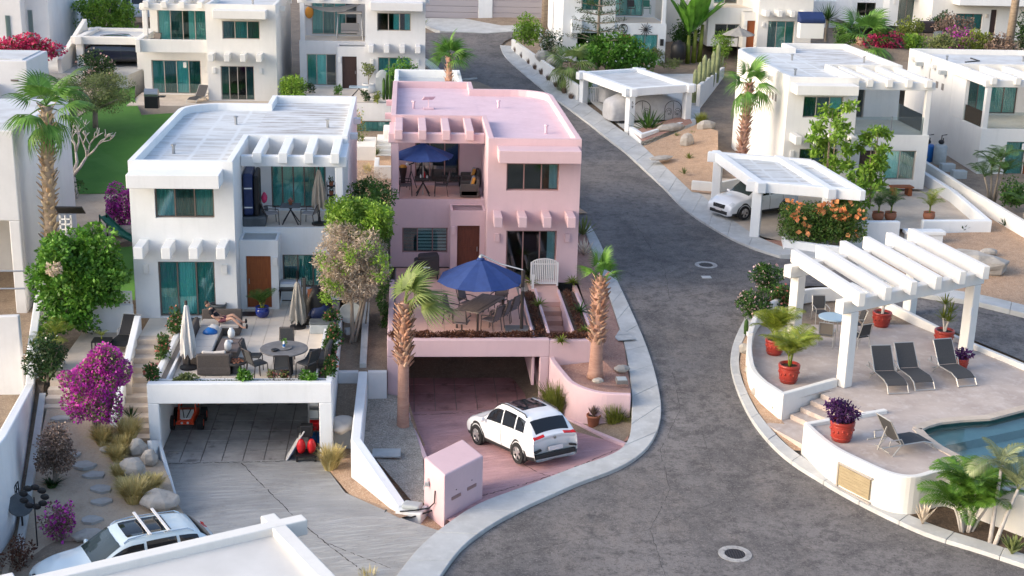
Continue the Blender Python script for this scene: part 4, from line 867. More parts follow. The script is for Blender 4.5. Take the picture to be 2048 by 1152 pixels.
def parasol(name, label, loc, R, htop, m='navy', n=8, pole=True, drop=.5, rz=0, poleloc=None, polem='darkframe', polebase=0):
    T = thing(name, label, 'parasol', loc, rz); mb = MB(); st = [(0.02, 0), (.35, .30), (.7, .66), (1, 1)]
    for i in range(n):
        a0, a1 = 2*PI*i/n, 2*PI*(i+1)/n
        for (t0, d0), (t1, d1) in zip(st, st[1:]):
            vs = []
            for a, t, d, k in ((a0, t0, d0, 0), ((a0+a1)/2, t0, d0, 1), (a1, t0, d0, 0), (a1, t1, d1, 0), ((a0+a1)/2, t1, d1, 1), (a0, t1, d1, 0)):
                rr = R*t*(math.cos(PI/n)*1.01 if k else 1); vs.append((rr*math.cos(a), rr*math.sin(a), htop-drop*d-(.05*t if k else 0)))
            mb.add(vs, [(0,5,4,1), (1,4,3,2)])
        vs = []
    c = mb.build('canopy', m, T, weld=True)
    sol = c.modifiers.new('cloth', 'SOLIDIFY'); sol.thickness = .012
    for i in range(n):
        a = 2*PI*i/n; MB().bar((.05*math.cos(a), .05*math.sin(a), htop-.06), (.97*R*math.cos(a), .97*R*math.sin(a), htop-drop-.04), .02).build('rib', polem, T)
    MB().lathe([(0.16, -.06), (.12, .02), (.05, .05), (.03, .10), (0, .12)], 8, (0,0,htop)).build('cap', m, T, smooth=True)
    if pole: MB().tube([(0,0,polebase), (0,0,htop)], .03, 8).build('pole', polem, T)
    return T
def folded_parasol(label, loc, h, r, m, z0=.5, base=True, pleats=9, seed=0, group=None, stout=1.0, basem='black'):
    T = thing('folded_parasol', label, 'parasol', loc, group=group); mb = MB(); rg = random.Random(seed); n = pleats*4; st = [(0, .04), (.06, .35), (.3, .62), (.6, .85), (.85, 1.0), (1, .95)]
    for t, k in st:
        for j in range(n):
            a = 2*PI*j/n; w_ = 1+.42*math.sin(pleats*a+1.2*math.sin(3*t))*min(1, t*2); jz = -.10*math.cos(pleats*a)*(t > .95)
            mb.v.append((r*k*w_*math.cos(a), r*k*w_*math.sin(a), h-(h-z0)*t+jz))
    for i in range(len(st)-1):
        for j in range(n): mb.f.append((i*n+j, (i+1)*n+j, (i+1)*n+(j+1)%n, i*n+(j+1)%n))
    mb.build('canopy', m, T); MB().tube([(0,0,0), (0,0,h+.08)], .03*stout, 8).build('pole', 'darkframe', T)
    if base: MB().lathe([(.3, 0), (.3, .06), (.06, .12), (.05, .3)], 16).build('base', basem, T, smooth=False)
    return T
def table(name, label, loc, size, h, m='tabletop', leg='darkframe', rz=0, inset=True, lw=.06, th=.05, cat='table', legs='four'):
    T = thing(name, label, cat, loc, rz); a, b = size[0]/2, size[1]/2
    MB().box(-a, a, -b, b, h-th, h).build('tabletop', m, T, bevel=.01)
    if inset: MB().box(-a+.14, a-.14, -b+.14, b-.14, h+.001, h+.006).build('inlay', leg, T); MB().box(-a+.17, a-.17, -b+.17, b-.17, h+.004, h+.01).build('inlay', m, T)
    if legs == 'four':
        for sx in (-1, 1):
            for sy in (-1, 1): MB().box(sx*(a-.06)-lw/2, sx*(a-.06)+lw/2, sy*(b-.06)-lw/2, sy*(b-.06)+lw/2, 0, h-th).build('leg', leg, T)
    elif legs == 'x':
        for sx in (-1, 1):
            for sy in (-1, 1): MB().bar((sx*(a-.08), sy*(b-.08), 0), (sx*.08*-1, sy*.08*-1, h-th), .035).build('leg', leg, T)
    return T
def round_table(label, loc, r, h, m, leg, ped=True):
    T = thing('round_table', label, 'table', loc); MB().lathe([(r-.03, h-.06), (r, h-.045), (r, h-.01), (r-.02, h), (0, h)], 36).build('tabletop', m, T)
    if ped:
        MB().lathe([(.36*r, 0), (.36*r, h-.06)], 20).build('pedestal', leg, T)
    else:
        for i in range(4): a = PI/4+i*PI/2; MB().tube([(r*.75*math.cos(a), r*.75*math.sin(a), 0), (r*.6*math.cos(a), r*.6*math.sin(a), h-.05)], .02, 6).build('leg', leg, T)
    return T
def sofa(name, label, loc, rz, w, d, m='wicker', cush='cushion', sh=.38, bh=.78, arms=True, cat='sofa', pillows=(), back=True):
    """faces +Y"""
    T = thing(name, label, cat, loc, rz); a = w/2
    MB().box(-a, a, -d/2, d/2, .04, sh-.08).build('base', m, T, bevel=.02)
    if back: MB().obox((0, -d/2+.07, (bh+sh)/2-.1), (w, .14, bh-sh+.2), rx=.12).build('backrest', m, T, bevel=.04)
    if arms:
        for sx in (-1, 1): MB().obox((sx*(a-.06), .02, .33), (.12, d-.06, .52)).build('armrest', m, T, bevel=.04)
    n = max(1, round(w/.8)); cw = (w-(.26 if arms else .06))/n
    for i in range(n): x = -a+(.13 if arms else .03)+cw*(i+.5); MB().box(x-cw/2+.01, x+cw/2-.01, -d/2+(.16 if back else .03), d/2-.01, sh-.08, sh+.06).build('cushion', cush, T, bevel=.035)
    for (x, mm, tilt) in pillows: MB().obox((x, -d/2+.25, sh+.24), (.42, .14, .4), rx=.3, ry=tilt).build('pillow', mm, T, bevel=.05)
    return T
# ------------------------------------------------------------ vehicles
M['carwhite'] = mat('white_car_paint', (.72, .73, .75), rough=.25, spec=.5, coat=.6)
M['carsilver'] = mat('pale_blue_white_paint', (.62, .72, .76), rough=.25, spec=.5, coat=.6)
M['carnavy'] = mat('dark_navy_paint', (.02, .024, .045), rough=.2, coat=.7)
M['cargrey'] = mat('grey_car_paint', (.22, .24, .25), rough=.25, coat=.6)
M['carglass'] = mat('tinted_car_glass', (.012, .014, .018), rough=.06, spec=.6)
M['carscreen'] = mat('greenish_car_glass', (.03, .045, .045), rough=.06, spec=.6)
M['rubber'] = mat('tyre_rubber', (.018, .018, .019), rough=.85)
M['clad'] = mat('black_cladding', (.02, .02, .021), rough=.6)
M['alloy'] = mat('alloy_wheel', (.50, .48, .48), rough=.3, metal=.6)
M['redlamp'] = mat('red_tail_lamp', (.55, .012, .012), rough=.2, spec=.6)
M['lamp'] = mat('clear_head_lamp', (.55, .57, .58), rough=.1, spec=.7)
M['chrome'] = mat('chrome_trim', (.6, .6, .6), rough=.15, metal=1)
M['plate'] = mat('number_plate', (.62, .58, .58), rough=.5)
SUV = [  # x_low, x_belt, z_belt, x_roof, z_roof, y_roof, z_rocker
    (-2.06, -2.05, .80, -2.03, .84, .80), (-2.14, -2.12, .90, -2.09, .97, .80), (-2.06, -2.02, .98, -2.00, 1.05, .78), (-1.75, -1.72, 1.03, -1.60, 1.45, .72), (-1.2, -1.15, 1.02, -1.12, 1.58, .72),
    (-.3, -.3, 1.0, -.3, 1.63, .73), (.45, .45, .98, .22, 1.58, .73), (1.1, 1.02, .96, 1.0, 1.08, .80), (1.6, 1.55, .90, 1.55, 1.00, .80), (2.0, 1.96, .74, 1.95, .86, .78), (2.14, 2.12, .58, 2.10, .66, .74)]
def car(name, label, cat, loc, rz, pitch=0, L=4.32, W=1.81, H=1.64, paint='carwhite', sunroof=True, roofrails=True, clad=True, roofbars=False, rearbox=False, group=None, glass='carglass', spokes=5):
    T = thing(name, label, cat, loc, rz, group); T.rotation_euler = (0, -pitch, rz) if pitch else (0, 0, rz)
    if pitch: T.rotation_euler = (Matrix.Rotation(rz, 3, 'Z') @ Matrix.Rotation(-pitch, 3, 'Y')).to_euler()
    kx, kz, hw = L/4.28, H/1.64, W/2
    secs = []
    for (xl, xb, zb, xr, zr, yr) in SUV:
        ends = abs(xl) > 1.9; q = .9 if abs(xl) > 2.05 else (.97 if ends else 1)
        secs.append([Vector((xl*kx*.98, 0, .22)), Vector((xl*kx, hw*.82*q, .22)), Vector((xl*kx, hw*.97*q, .36)), Vector(((xl+xb)/2*kx, hw*q, min(.70, zb*.86)*kz)), Vector((xb*kx, hw*.955*q, zb*kz)), Vector((xr*kx, hw*yr*q, (zr-.05)*kz)), Vector((xr*kx+.01, hw*yr*.5*q, zr*kz)), Vector((xr*kx+.015, 0, (zr+.012)*kz))])
    ns, nr = len(secs), 8
    def cr(a, b, c, d, t): return .5*((2*b)+(c-a)*t+(2*a-5*b+4*c-d)*t*t+(3*b-a-3*c+d)*t**3)
    def S(u, v, side=1):
        i = min(ns-2, max(0, int(u))); t = u-i; j = min(nr-2, max(0, int(v))); s = v-j
        def rowp(k):
            k = min(ns-1, max(0, k)); r = secs[k]; g = lambda q: r[min(nr-1, max(0, q))] if q >= 0 else r[0]
            p3 = g(j+2) if j+2 < nr else Vector((r[-1].x, -r[-2].y, r[-2].z)); return cr(g(j-1), g(j), g(j+1), p3, s)
        p = cr(rowp(i-1), rowp(i), rowp(i+1), rowp(i+2), t); p.y = max(0, p.y) if v > nr-1.001 or v < .001 else p.y
        return Vector((p.x, p.y*side, p.z))
    nu, nv = (ns-1)*4, (nr-1)*3; mb = MB()
    for sd in (1, -1):
        o = len(mb.v); mb.v += [tuple(S(u/4, v/3, sd)) for u in range(nu+1) for v in range(nv+1)]
        for u in range(nu):
            for v in range(nv):
                q = (o+u*(nv+1)+v, o+(u+1)*(nv+1)+v, o+(u+1)*(nv+1)+v+1, o+u*(nv+1)+v+1); mb.f.append(q if sd < 0 else q[::-1])
        for u in (0, nu):
            c = [o+u*(nv+1)+v for v in range(nv+1)]; mb.f.append(tuple(c if (sd > 0) == (u == 0) else c[::-1]))
    mb.build('body', paint, T, smooth=True, weld=True)
    def patch(nm, m, u0, u1, v0, v1, sides=(1, -1), off=.008, nu=6, nv=4, both=False, parent=None):
        out = []
        for sd in ([0] if both else sides):
            pb = MB(); P = []
            vv = [v0+(v1-v0)*k/nv for k in range(nv+1)]
            cols = [(v, sd) for v in vv] if not both else [(v, 1) for v in vv]+[(v, -1) for v in reversed(vv)][1 if abs(v1-7) < .01 else 0:]
            for k in range(nu+1):
                for v, s_ in cols:
                    uu = u0+(u1-u0)*k/nu; uu = uu(v) if callable(uu) else uu; p = S(uu, v, s_); e = .02
                    du = S(min(ns-1, uu+e), v, s_)-S(max(0, uu-e), v, s_); dv = S(uu, min(7, v+e), s_)-S(uu, max(0, v-e), s_); nn = du.cross(dv)
                    nn = nn.normalized() if nn.length > 1e-9 else Vector((0,0,1))
                    if nn.dot(p-Vector((0,0,.75))) < 0: nn = -nn
                    P.append(p+nn*off)
            w_ = len(cols); pb.v = [tuple(p) for p in P]+[tuple(p-(p-Vector((p.x*.9, 0, .75))).normalized()*off*2.2) for p in P]; n0 = len(P)
            for k in range(nu):
                for j in range(w_-1): a = k*w_+j; pb.f.append((a, a+w_, a+w_+1, a+1))
            rim = [j for j in range(w_)]+[k*w_+w_-1 for k in range(1, nu+1)]+[nu*w_+j for j in range(w_-2, -1, -1)]+[k*w_ for k in range(nu-1, 0, -1)]
            for a, b in zip(rim, rim[1:]+rim[:1]): pb.f.append((a, b, b+n0, a+n0))
            out.append(pb.build(nm, m, parent or T, smooth=False, weld=True))
        return out
    patch('side_window', glass, 3.2, 4.05, 4.12, 4.86); patch('side_window', glass, 4.15, 5.0, 4.12, 4.86); patch('side_window', glass, 5.1, 6.45, 4.12, 4.8)
    patch('rear_window', glass, 2.15, 2.92, 5.12, 7, both=True); patch('windscreen', 'carscreen', 6.12, 6.88, 5.12, 7, both=True, nu=8)
    if sunroof: patch('sunroof', glass, 4.2, 5.75, 5.6, 7, both=True)
    patch('tail_lamp', 'redlamp', 1.15, 1.95, 4.0, 5.85, off=.014); patch('head_lamp', 'lamp', 8.7, 9.35, 4.1, 5.1, off=.012)
    patch('bonnet_line', 'clad', 7.06, 7.1, 5.0, 7, both=True, off=.003)
    for u in (4.1, 5.05): patch('door_line', 'clad', u-.012, u+.012, 2.1, 4.0, off=.003, nu=1)
    if clad:
        patch('sill', 'clad', 1.2, 9, 1.2, 2.05, off=.012, nu=20)
        MB().box(-L/2-.005, -L/2+.1, -hw*.82, hw*.82, .3, .46).build('bumper', 'clad', T, bevel=.03)
        MB().box(L/2-.09, L/2+.005, -hw*.7, hw*.7, .27, .44).build('bumper', 'clad', T, bevel=.03)
    MB().box(-L/2-.012, -L/2+.03, -.26, .26, .52, .65).build('number_plate', 'plate', T, bevel=.005)
    MB().box(L/2-.02, L/2+.015, -.2, .2, .42, .52).build('number_plate', 'plate', T, bevel=.005)
    MB().box(L/2-.12, L/2-.01, -.42, .42, .54, .74).build('grille', 'clad', T, bevel=.03); MB().bar((L/2-.02, -.3, .74), (L/2+.0, 0, .58), .03).bar((L/2-.02, .3, .74), (L/2+.0, 0, .58), .03).build('grille_trim', 'chrome', T)
    MB().lathe([(.05, 0), (.05, .012), (0, .015)], 16).build('badge', 'chrome', T).matrix_local = Matrix.Translation((-2.10*kx-.0, 0, .9*kz)) @ Matrix.Rotation(-PI/2, 4, 'Y')
    if roofrails:
        for sd in (1, -1): MB().tube([S(3.3, 5.15, sd)+Vector((0,0,.0)), S(3.6, 5.2, sd)+Vector((0,0,.05)), S(5, 5.2, sd)+Vector((0,0,.05)), S(5.8, 5.2, sd)+Vector((0,0,.03)), S(6.0, 5.15, sd)], .018, 6).build('roof_rail', 'clad' if not roofbars else 'chrome', T)
    if roofbars:
        for x in (-.95, -.45): MB().bar((x, -hw*.82, 1.72*kz), (x, hw*.82, 1.72*kz), .07, .03).build('roof_bar', 'whitemetal', T)
    for sd in (1, -1):
        MB().ell((.72*kx, sd*(hw+.10), 1.02*kz), (.07, .11, .075), 8, 5).build('mirror', paint, T, smooth=True)
        for x in (.15, -.85): MB().box(x, x+.17, sd*(hw-.01), sd*(hw+.03), .80*kz, .825*kz).build('door_handle', paint, T, bevel=.008)
    R = .36
    MB().box(-L/2-.014, -L/2+.04, -hw*.62, hw*.62, .27, .30).build('skid_bar', 'alloy', T, bevel=.01)
    for sd in (1, -1): MB().obox((-L/2+.03, sd*hw*.72, .56), (.1, .26, .07), rx=-sd*.25).build('reflector', 'clad', T, bevel=.02)
    for x in (-1.30*kx, 1.30*kx):
        for sd in (1, -1):
            y = sd*(hw-.06)
            if clad:
                ar = MB(); q = 16
                for i in range(q+1):
                    a = -.35+(PI+.7)*i/q
                    for rr, yy in ((R+.035, hw+.005), (R+.125, hw-.004), (R+.125, hw-.12), (R+.035, hw-.12)): ar.v.append((x+rr*math.cos(a), sd*yy, R+rr*math.sin(a)))
                for i in range(q):
                    for e in range(4): ar.f.append((4*i+e, 4*i+4+e, 4*i+4+(e+1)%4, 4*i+(e+1)%4))
                ar.build('wheel_arch', 'clad', T, weld=True)
            wl = MB().lathe([(R*.62, -.10), (R*.96, -.10), (R, -.07), (R, .07), (R*.96, .10), (R*.62, .105)], 28, cap=False)
            Wm = Matrix.Translation((x, y, R)) @ Matrix.Rotation(-sd*PI/2, 4, 'X')
            wo = wl.build('wheel', 'rubber', T); wo.matrix_local = Wm
            MB().lathe([(R*.66, -.02), (0, -.02)], 20).build('wheel_well', 'black', wo)
            rm = MB().lathe([(R*.66, .10), (R*.60, .085), (R*.60, .06), (R*.66, .06)], 28, cap=False).lathe([(.07, .05), (.07, .09), (0, .095)], 10)
            for k in range(spokes):
                a = 2*PI*k/spokes
                for da in (-.16, .16): rm.bar((.04*math.cos(a), .04*math.sin(a), .075), (R*.63*math.cos(a+da), R*.63*math.sin(a+da), .085), .035, .03, up=(0,0,1))
            rm.build('rim', 'alloy', wo)
    return T
# ------------------------------------------------------------ the pink house's terrace, balcony and drive
TZ = 2.597
def hgt(b, px, py): return UY(px, py, b.y).z-b.z       # height above a base point of something seen straight above it
def groundcover(name, label, pts, r, n, size, m, group=None, up=.5):
    o = Vector(pts[0]); cl = []
    for a, b in zip(pts, pts[1:]):
        k = max(1, int((Vector(b)-Vector(a)).length/(r*1.1)))
        for i in range(k+1):
            p = Vector(a).lerp(Vector(b), i/k)-o; q = r*random.uniform(.75, 1.2); cl.append(((p.x, p.y, p.z+q*.2), (q, q, q*up)))
    ob = numesh(name, leaves(cl, n, size, .5, .3), 4, m, loc=o); return tag(ob, label, 'ground cover', group)
groundcover('groundcover', 'dark red succulent cover along the front edge of the pink terrace', [(-.45,46.66,2.78), (4.5,46.66,2.78)], .2, 6500, .075, 'redcover')
groundcover('groundcover', 'dark red cover in the front planter below the pink stair', [(5.2,46.6,2.76), (6.95,46.6,2.76)], .19, 2000, .075, 'redcover')
groundcover('groundcover', 'brown red cover in the strip between pink terrace and stair', [(4.86,46.9,2.68), (4.86,52.3,2.68)], .15, 2600, .07, 'redcover')
groundcover('groundcover', 'brown red cover in the strip right of the pink stair', [(6.42,46.9,2.68), (6.42,52.3,2.68)], .16, 2600, .07, 'redcover')
k = 0
FT = ['at the top of the strip left of the pink stair', 'halfway down the strip left of the pink stair', 'at the top of the strip right of the pink stair', 'halfway down the strip right of the pink stair', 'at the foot of the strip right of the pink stair', 'spilling over the planter front below the pink stair']
for (x, y, s) in ((1062,566,.42), (1078,612,.42), (1145,566,.42), (1160,624,.5), (1171,664,.35), (1122,684,.36)):
    rosette('fern', 'small green spiky fern '+FT[k], 'fern', U(x, y, 2.7), 26, s, .07, 'leaf_yellow' if k != 3 else 'leaf_mid', lo=.05, hi=1.2, group='green ferns beside the pink stair', curl=-.25); k += 1
# gate at the head of the stair
gp0 = U(1085, 562, 2.6); g0 = Vector((gp0.x, 53.55, 2.6)); T = thing('garden_gate', 'pale arched slatted gate standing before the pink house door', 'gate', g0); gw = .54
arch = [(gw*math.cos(t), 0, .92+.22*math.sin(t)) for t in (PI*i/10 for i in range(11))]
MB().tube(arch, .025, 6).bar((-gw, 0, .92), (gw, 0, .92), .04).bar((-gw, 0, .1), (gw, 0, .1), .05).build('frame', 'whitemetal', T)
for sx in (-1, 1): MB().box(sx*gw-.035, sx*gw+.035, -.035, .035, 0, 1.0).build('post', 'whitemetal', T)
for i in range(13): x = -gw+.08+(2*gw-.16)*i/12; MB().box(x-.025, x+.025, -.008, .008, .1, .92+.2*math.sqrt(max(0, 1-(x/gw)**2))).build('slat', 'whitemetal', T)
MB().box(-gw-.02, -gw+.08, -.5, -.42, 0, .6).build('stop_post', 'whitemetal', T)
# covered grill
b = U(853, 556, TZ); T = thing('covered_grill', 'barbecue under a dark fitted cover by the pink house window', 'grill', b)
MB().prism([(-.52,-.28), (.52,-.28), (.52,.28), (-.52,.28)], .16, [.82, .98, .98, .82]).build('cover', 'blackcover', T, bevel=.07)
MB().prism([(-.36,-.27), (.48,-.27), (.48,.26), (-.36,.26)], .8, [1.02, 1.08, 1.08, 1.02]).build('hood', 'blackcover', T, bevel=.09)
MB().box(-.14, .14, -.29, -.283, .5, .56).build('patch', 'plastic', T)
for x in (-.45, .45):
    for y in (-.2, .2): MB().box(x-.03, x+.03, y-.03, y+.03, 0, .2).build('leg', 'black', T)
# cantilever parasol over the dining table
pb = U(1043, 661, TZ); cc = Vector((U(961, 560, 4.7).x, 0, 0)); cY = 48.35; cx_ = UY(961, 540, cY).x; ctop = UY(961, 517, cY).z
T = parasol('cantilever_parasol', 'large blue cantilever parasol over the pink terrace dining table', (cx_, cY, TZ), 1.63, ctop-TZ, n=8, pole=False, drop=.78, rz=.2)
q = pb-Vector((cx_, cY, TZ)); q = Matrix.Rotation(-.2, 3, 'Z') @ q; ph = hgt(pb, 1043, 540)
MB().tube([(q.x, q.y, 0), (q.x, q.y, ph)], .065, 10).build('pole', 'darkframe', T)
MB().tube([(q.x, q.y, ph), (q.x*.45, q.y*.45, ctop-TZ-.12), (0, 0, ctop-TZ+.16)], .03, 8).build('arm', 'metal', T)
MB().tube([(q.x, q.y, ph-.75), (q.x*.62, q.y*.62, ctop-TZ-.55)], .022, 8).build('strut', 'darkframe', T)
MB().obox((q.x, q.y, ph-.72), (.12, .12, .16)).build('crank', 'metal', T, bevel=.02)
MB().lathe([(.0, .06), (.07, .06), (.08, .12), (.04, .18), (0, .18)], 10, (0, 0, ctop-TZ-.05)).build('hub', 'dishgrey', T, smooth=True)
MB().obox((q.x-.05, q.y+.05, .04), (1.1, .75, .08), rz=-.2).build('base', 'tabletop', T, bevel=.02)
# dining set
A, B, C_, D_ = [U(x, y, TZ+.74) for x, y in ((914,614), (968,587), (1008,593), (953,630))]; ctr = (A+B+C_+D_)/4; ax = ((B-A)+(C_-D_))/2; tw = (D_-A).length; rzT = math.atan2(ax.y, ax.x)
tl_, tw_ = ax.length, min(1.1, ((D_-A)+(C_-B)).length/2)
table('dining_table', 'rectangular tiled dining table with dark inlay under the blue parasol', (ctr.x, ctr.y, TZ), (tl_, tw_), .74, 'teak', 'darkframe', rzT)
e1 = Vector((math.cos(rzT), math.sin(rzT), 0)); e2 = Vector((-e1.y, e1.x, 0))
seats = [(-.28, 1, 0), (.28, 1, 0), (-.34, -1, 0), (.0, -1, 0), (.34, -1, 0)]
cl_ = ['dark sling chair at the pink terrace table, house side near corner', 'dark sling chair at the pink terrace table, house side far corner', 'dark sling chair on the street side of the pink terrace table, nearest the terrace edge', 'dark sling chair on the street side of the pink terrace table, the middle one', 'dark sling chair on the street side of the pink terrace table, nearest the stair']
for (t, s, _), lb in zip(seats, cl_):
    p = ctr+e1*tl_*t+e2*s*(tw_/2+.32); chair('dining_chair', lb, 'chair', (p.x, p.y, TZ), rzT+(PI if s > 0 else 0)+random.uniform(-.15,.15), cloth='slinggrey', group='sling chairs on the pink terrace')
p = ctr-e1*(tl_/2+.38); chair('dining_chair', 'swivel sling chair with round base at the near end of the pink terrace table', 'chair', (p.x, p.y, TZ), rzT-PI/2+.2, cloth='slinggrey', swivel=True, group='sling chairs on the pink terrace')
p = ctr+e1*(tl_/2+.36); chair('dining_chair', 'dark sling chair at the far end of the pink terrace table', 'chair', (p.x, p.y, TZ), rzT+PI/2, cloth='slinggrey', group='sling chairs on the pink terrace')
# balcony
BZ = 5.525
p = U(846, 392, BZ); T = parasol('parasol', 'blue parasol on the pink house balcony', (p.x, p.y+.3, BZ), 1.33, UY(846, 287, p.y+.3).z-BZ, n=8, drop=.52, rz=.2, polem='alu')
tp = Vector((p.x, p.y+.25, BZ)); table('bistro_table', 'small dark cross legged table on the pink balcony', tp, (.72, .72), .74, 'darkframe', 'darkframe', inset=False, legs='x')
chair('balcony_chair', 'dark metal chair left of the table on the pink balcony', 'chair', (tp.x-.72, tp.y-.05, BZ), -PI/2, cloth='slinggrey', group='metal chairs on the pink balcony')
chair('balcony_chair', 'dark metal chair right of the table on the pink balcony', 'chair', (tp.x+.75, tp.y-.05, BZ), PI/2, cloth='slinggrey', group='metal chairs on the pink balcony')
for (dx, dy, mm, h) in ((-.1, 0, 'plastic', .16), (.06, .06, 'red', .24), (.17, -.04, 'plastic', .13)):
    tag(MB().lathe([(.035, 0), (.035, h*.6), (.014, h*.78), (.014, h), (0, h)], 10).build('bottle', mm, loc=(tp.x+dx, tp.y+dy, BZ+.74)), ('red' if mm == 'red' else ('taller white' if h > .15 else 'shorter white'))+' bottle on the pink balcony table', 'bottle', 'bottles on the pink balcony table')
dp = U(806, 372, BZ); T = thing('drum', 'tall brown hand drum standing in the corner of the pink balcony', 'drum', dp); MB().lathe([(.13, 0), (.10, .35), (.14, .55), (.18, .8), (.185, .84)], 16).build('body', 'darkdoor', T, smooth=True); MB().ell((0, 0, .86), (.17, .17, .1), 14, 6).build('head', 'mustard', T, smooth=True)
dp = U(822, 377, BZ); T = thing('tripod', 'black tripod with a small white lamp on the pink balcony', 'tripod', dp)
for i in range(3): a = i*2.1+.3; MB().bar((.26*math.cos(a), .26*math.sin(a), 0), (0, 0, .8), .025).build('leg', 'black', T)
MB().tube([(0,0,.7), (0,0,1.05)], .025, 6).tube([(-.1,0,1.05), (.14,0,1.15)], .03, 6).build('head', 'black', T); MB().ell((-.16, 0, 1.08), (.07, .07, .07), 10, 6).build('lamp', 'plastic', T)
a1 = U(940, 377, BZ); a2 = U(935, 393, BZ)
sofa('armchair', 'wicker armchair with mustard pillow farther in on the pink balcony', (a1.x, a1.y+.35, BZ), PI/2, .8, .8, 'wicker', 'cushion', pillows=((-.05, 'mustard', .2), (.12, 'cushion', -.1)), cat='armchair')
sofa('armchair', 'wicker armchair with mustard pillow at the front of the pink balcony', (a2.x+.08, a2.y+.12, BZ), PI/2, .8, .8, 'wicker', 'cushion', pillows=((-.05, 'mustard', .2), (.12, 'cushion', -.1)), cat='armchair')
b = U(903, 371, BZ); T = thing('slatted_bench', 'low dark slatted side table on the pink balcony', 'side table', b)
for i in range(6): MB().box(-.4+.14*i, -.3+.14*i, -.25, .25, .40, .43).build('slat', 'darkframe', T)
MB().box(-.4, .4, -.2, -.16, .36, .40).box(-.4, .4, .16, .2, .36, .40).box(-.36, -.32, -.2, .2, 0, .36).box(.32, .36, -.2, .2, 0, .36).build('frame', 'darkframe', T)
MB().box(3.95-.7+.02-3.9, 0, 0, 0, 0, 0) if False else None
# roof antenna
b = U(857, 218, 8.28); T = thing('roof_antenna', 'small pale antenna panel on a stand on the pink roof', 'antenna', b)
MB().obox((0, 0, .5), (.55, .4, .03), rx=-.5, rz=.3).build('panel', 'pinkroof', T); MB().tube([(0,0,.08), (0,0,.5)], .025, 6).build('mast', 'pinkroof', T); MB().obox((0,0,.05), (.5,.4,.08)).build('base', 'pinkroof', T, bevel=.02)
# palms on the corner beds
b = U(806, 866, .2); h = hgt(b, 806, 598); h1 = hgt(b, 806, 700)
fan_palm('palm with a smooth spotted pink trunk beside the pink garage, fronds hanging', b, h, .2, n=7, R=.85, Lp=.5, lean=(.06, 0), stub0=h1/h, stub=(110, .28, .085, 'boot'), bark='barkpink', leaf='fanpale', flare=1.75, droop=.85, low=.75, high=1.5, stubrad=1.3, azs=[-.3,.9,.2,1.6,-.5,.4,.0,-.9])
b = U(1191, 746, 1.88); h = hgt(b, 1193, 545); h1 = hgt(b, 1191, 655)
fan_palm('short palm with a tufted red trunk on the pink house corner bed', b, h, .235, n=6, R=.6, Lp=.45, lean=(.05, 0), stub0=h1/h, stub=(130, .24, .085, 'boot'), bark='barkpink', leaf='fan', flare=1.35, droop=.25, low=1.05, high=1.52, stubrad=1.05)
# bed furniture
rosette('aloe', 'terracotta pot of brownish aloe beside the pink retaining wall', 'potted plant', U(1186, 856, .5), 22, .42, .07, 'drypink', lo=.7, hi=1.4, pot=(.5, .24, 'clay', 'cone'))
tuft('grass_clump', 'tall lime ornamental grass behind the parked white car', U(1110, 828, .4), .75, 1.15, 620, 'limegrass', 'ornamental grasses by the pink retaining wall')
tuft('grass_clump', 'wide lime ornamental grass right of the aloe pot', U(1231, 852, .6), .75, .85, 800, 'limegrass', 'ornamental grasses by the pink retaining wall')
boulder('flat pinkish stone beside the corner palm', U(1243, 741, 1.75), (.33, .22, .12), 3, rz=.4); boulder('small pale stone near the rim of the curved pink wall', U(1197, 765, 1.85), (.25, .16, .1), 5)
T = thing('utility_box', 'small grey valve box lid in the pink corner bed', 'valve box', U(1243, 765, 1.72)); MB().box(-.2, .2, -.22, .22, 0, .14).build('box', 'tabletop', T, bevel=.02); MB().box(-.17, .17, -.19, .19, .142, .16).build('lid', 'dishgrey', T, bevel=.01)
T = thing('pavement_hatch', 'square steel hatch let into the pavement beside the pink house', 'hatch', G(1243, 670, .125), .2); MB().box(-.36, .36, -.62, .62, -.01, .01).build('frame', 'metal', T)
for y in (-.3, .3): MB().box(-.33, .33, y-.28, y+.28, .006, .016).build('lid', 'concrete', T)
rosette('yucca', 'spiky agave beside the right wall of the pink house', 'agave', U(1166, 470, 2.6), 34, .95, .09, 'leaf_olive', lo=.25, hi=1.4)
rosette('dry_agave', 'pale dry agave in the narrow bed by the pink house', 'agave', U(1168, 510, 2.5), 24, .75, .10, 'twig', lo=.5, hi=1.4)
# the white car on the drive
w1, w2 = U(951, 886, .22), U(1047, 931, .62); d = w1-w2; rz = math.atan2(d.y, d.x); pit = math.atan2(d.z, Vector((d.x, d.y)).length)
side = Vector((-math.sin(rz), math.cos(rz), 0)); mid = (w1+w2)/2-side*.86
mid = (w1+w2)/2+(side if side.y > 0 else -side)*.86
CARW = car('parked_car', 'white hatchback suv parked at an angle on the pink drive, tail to the street', 'car', mid, rz, pit, L=4.36, W=1.83, H=1.66)
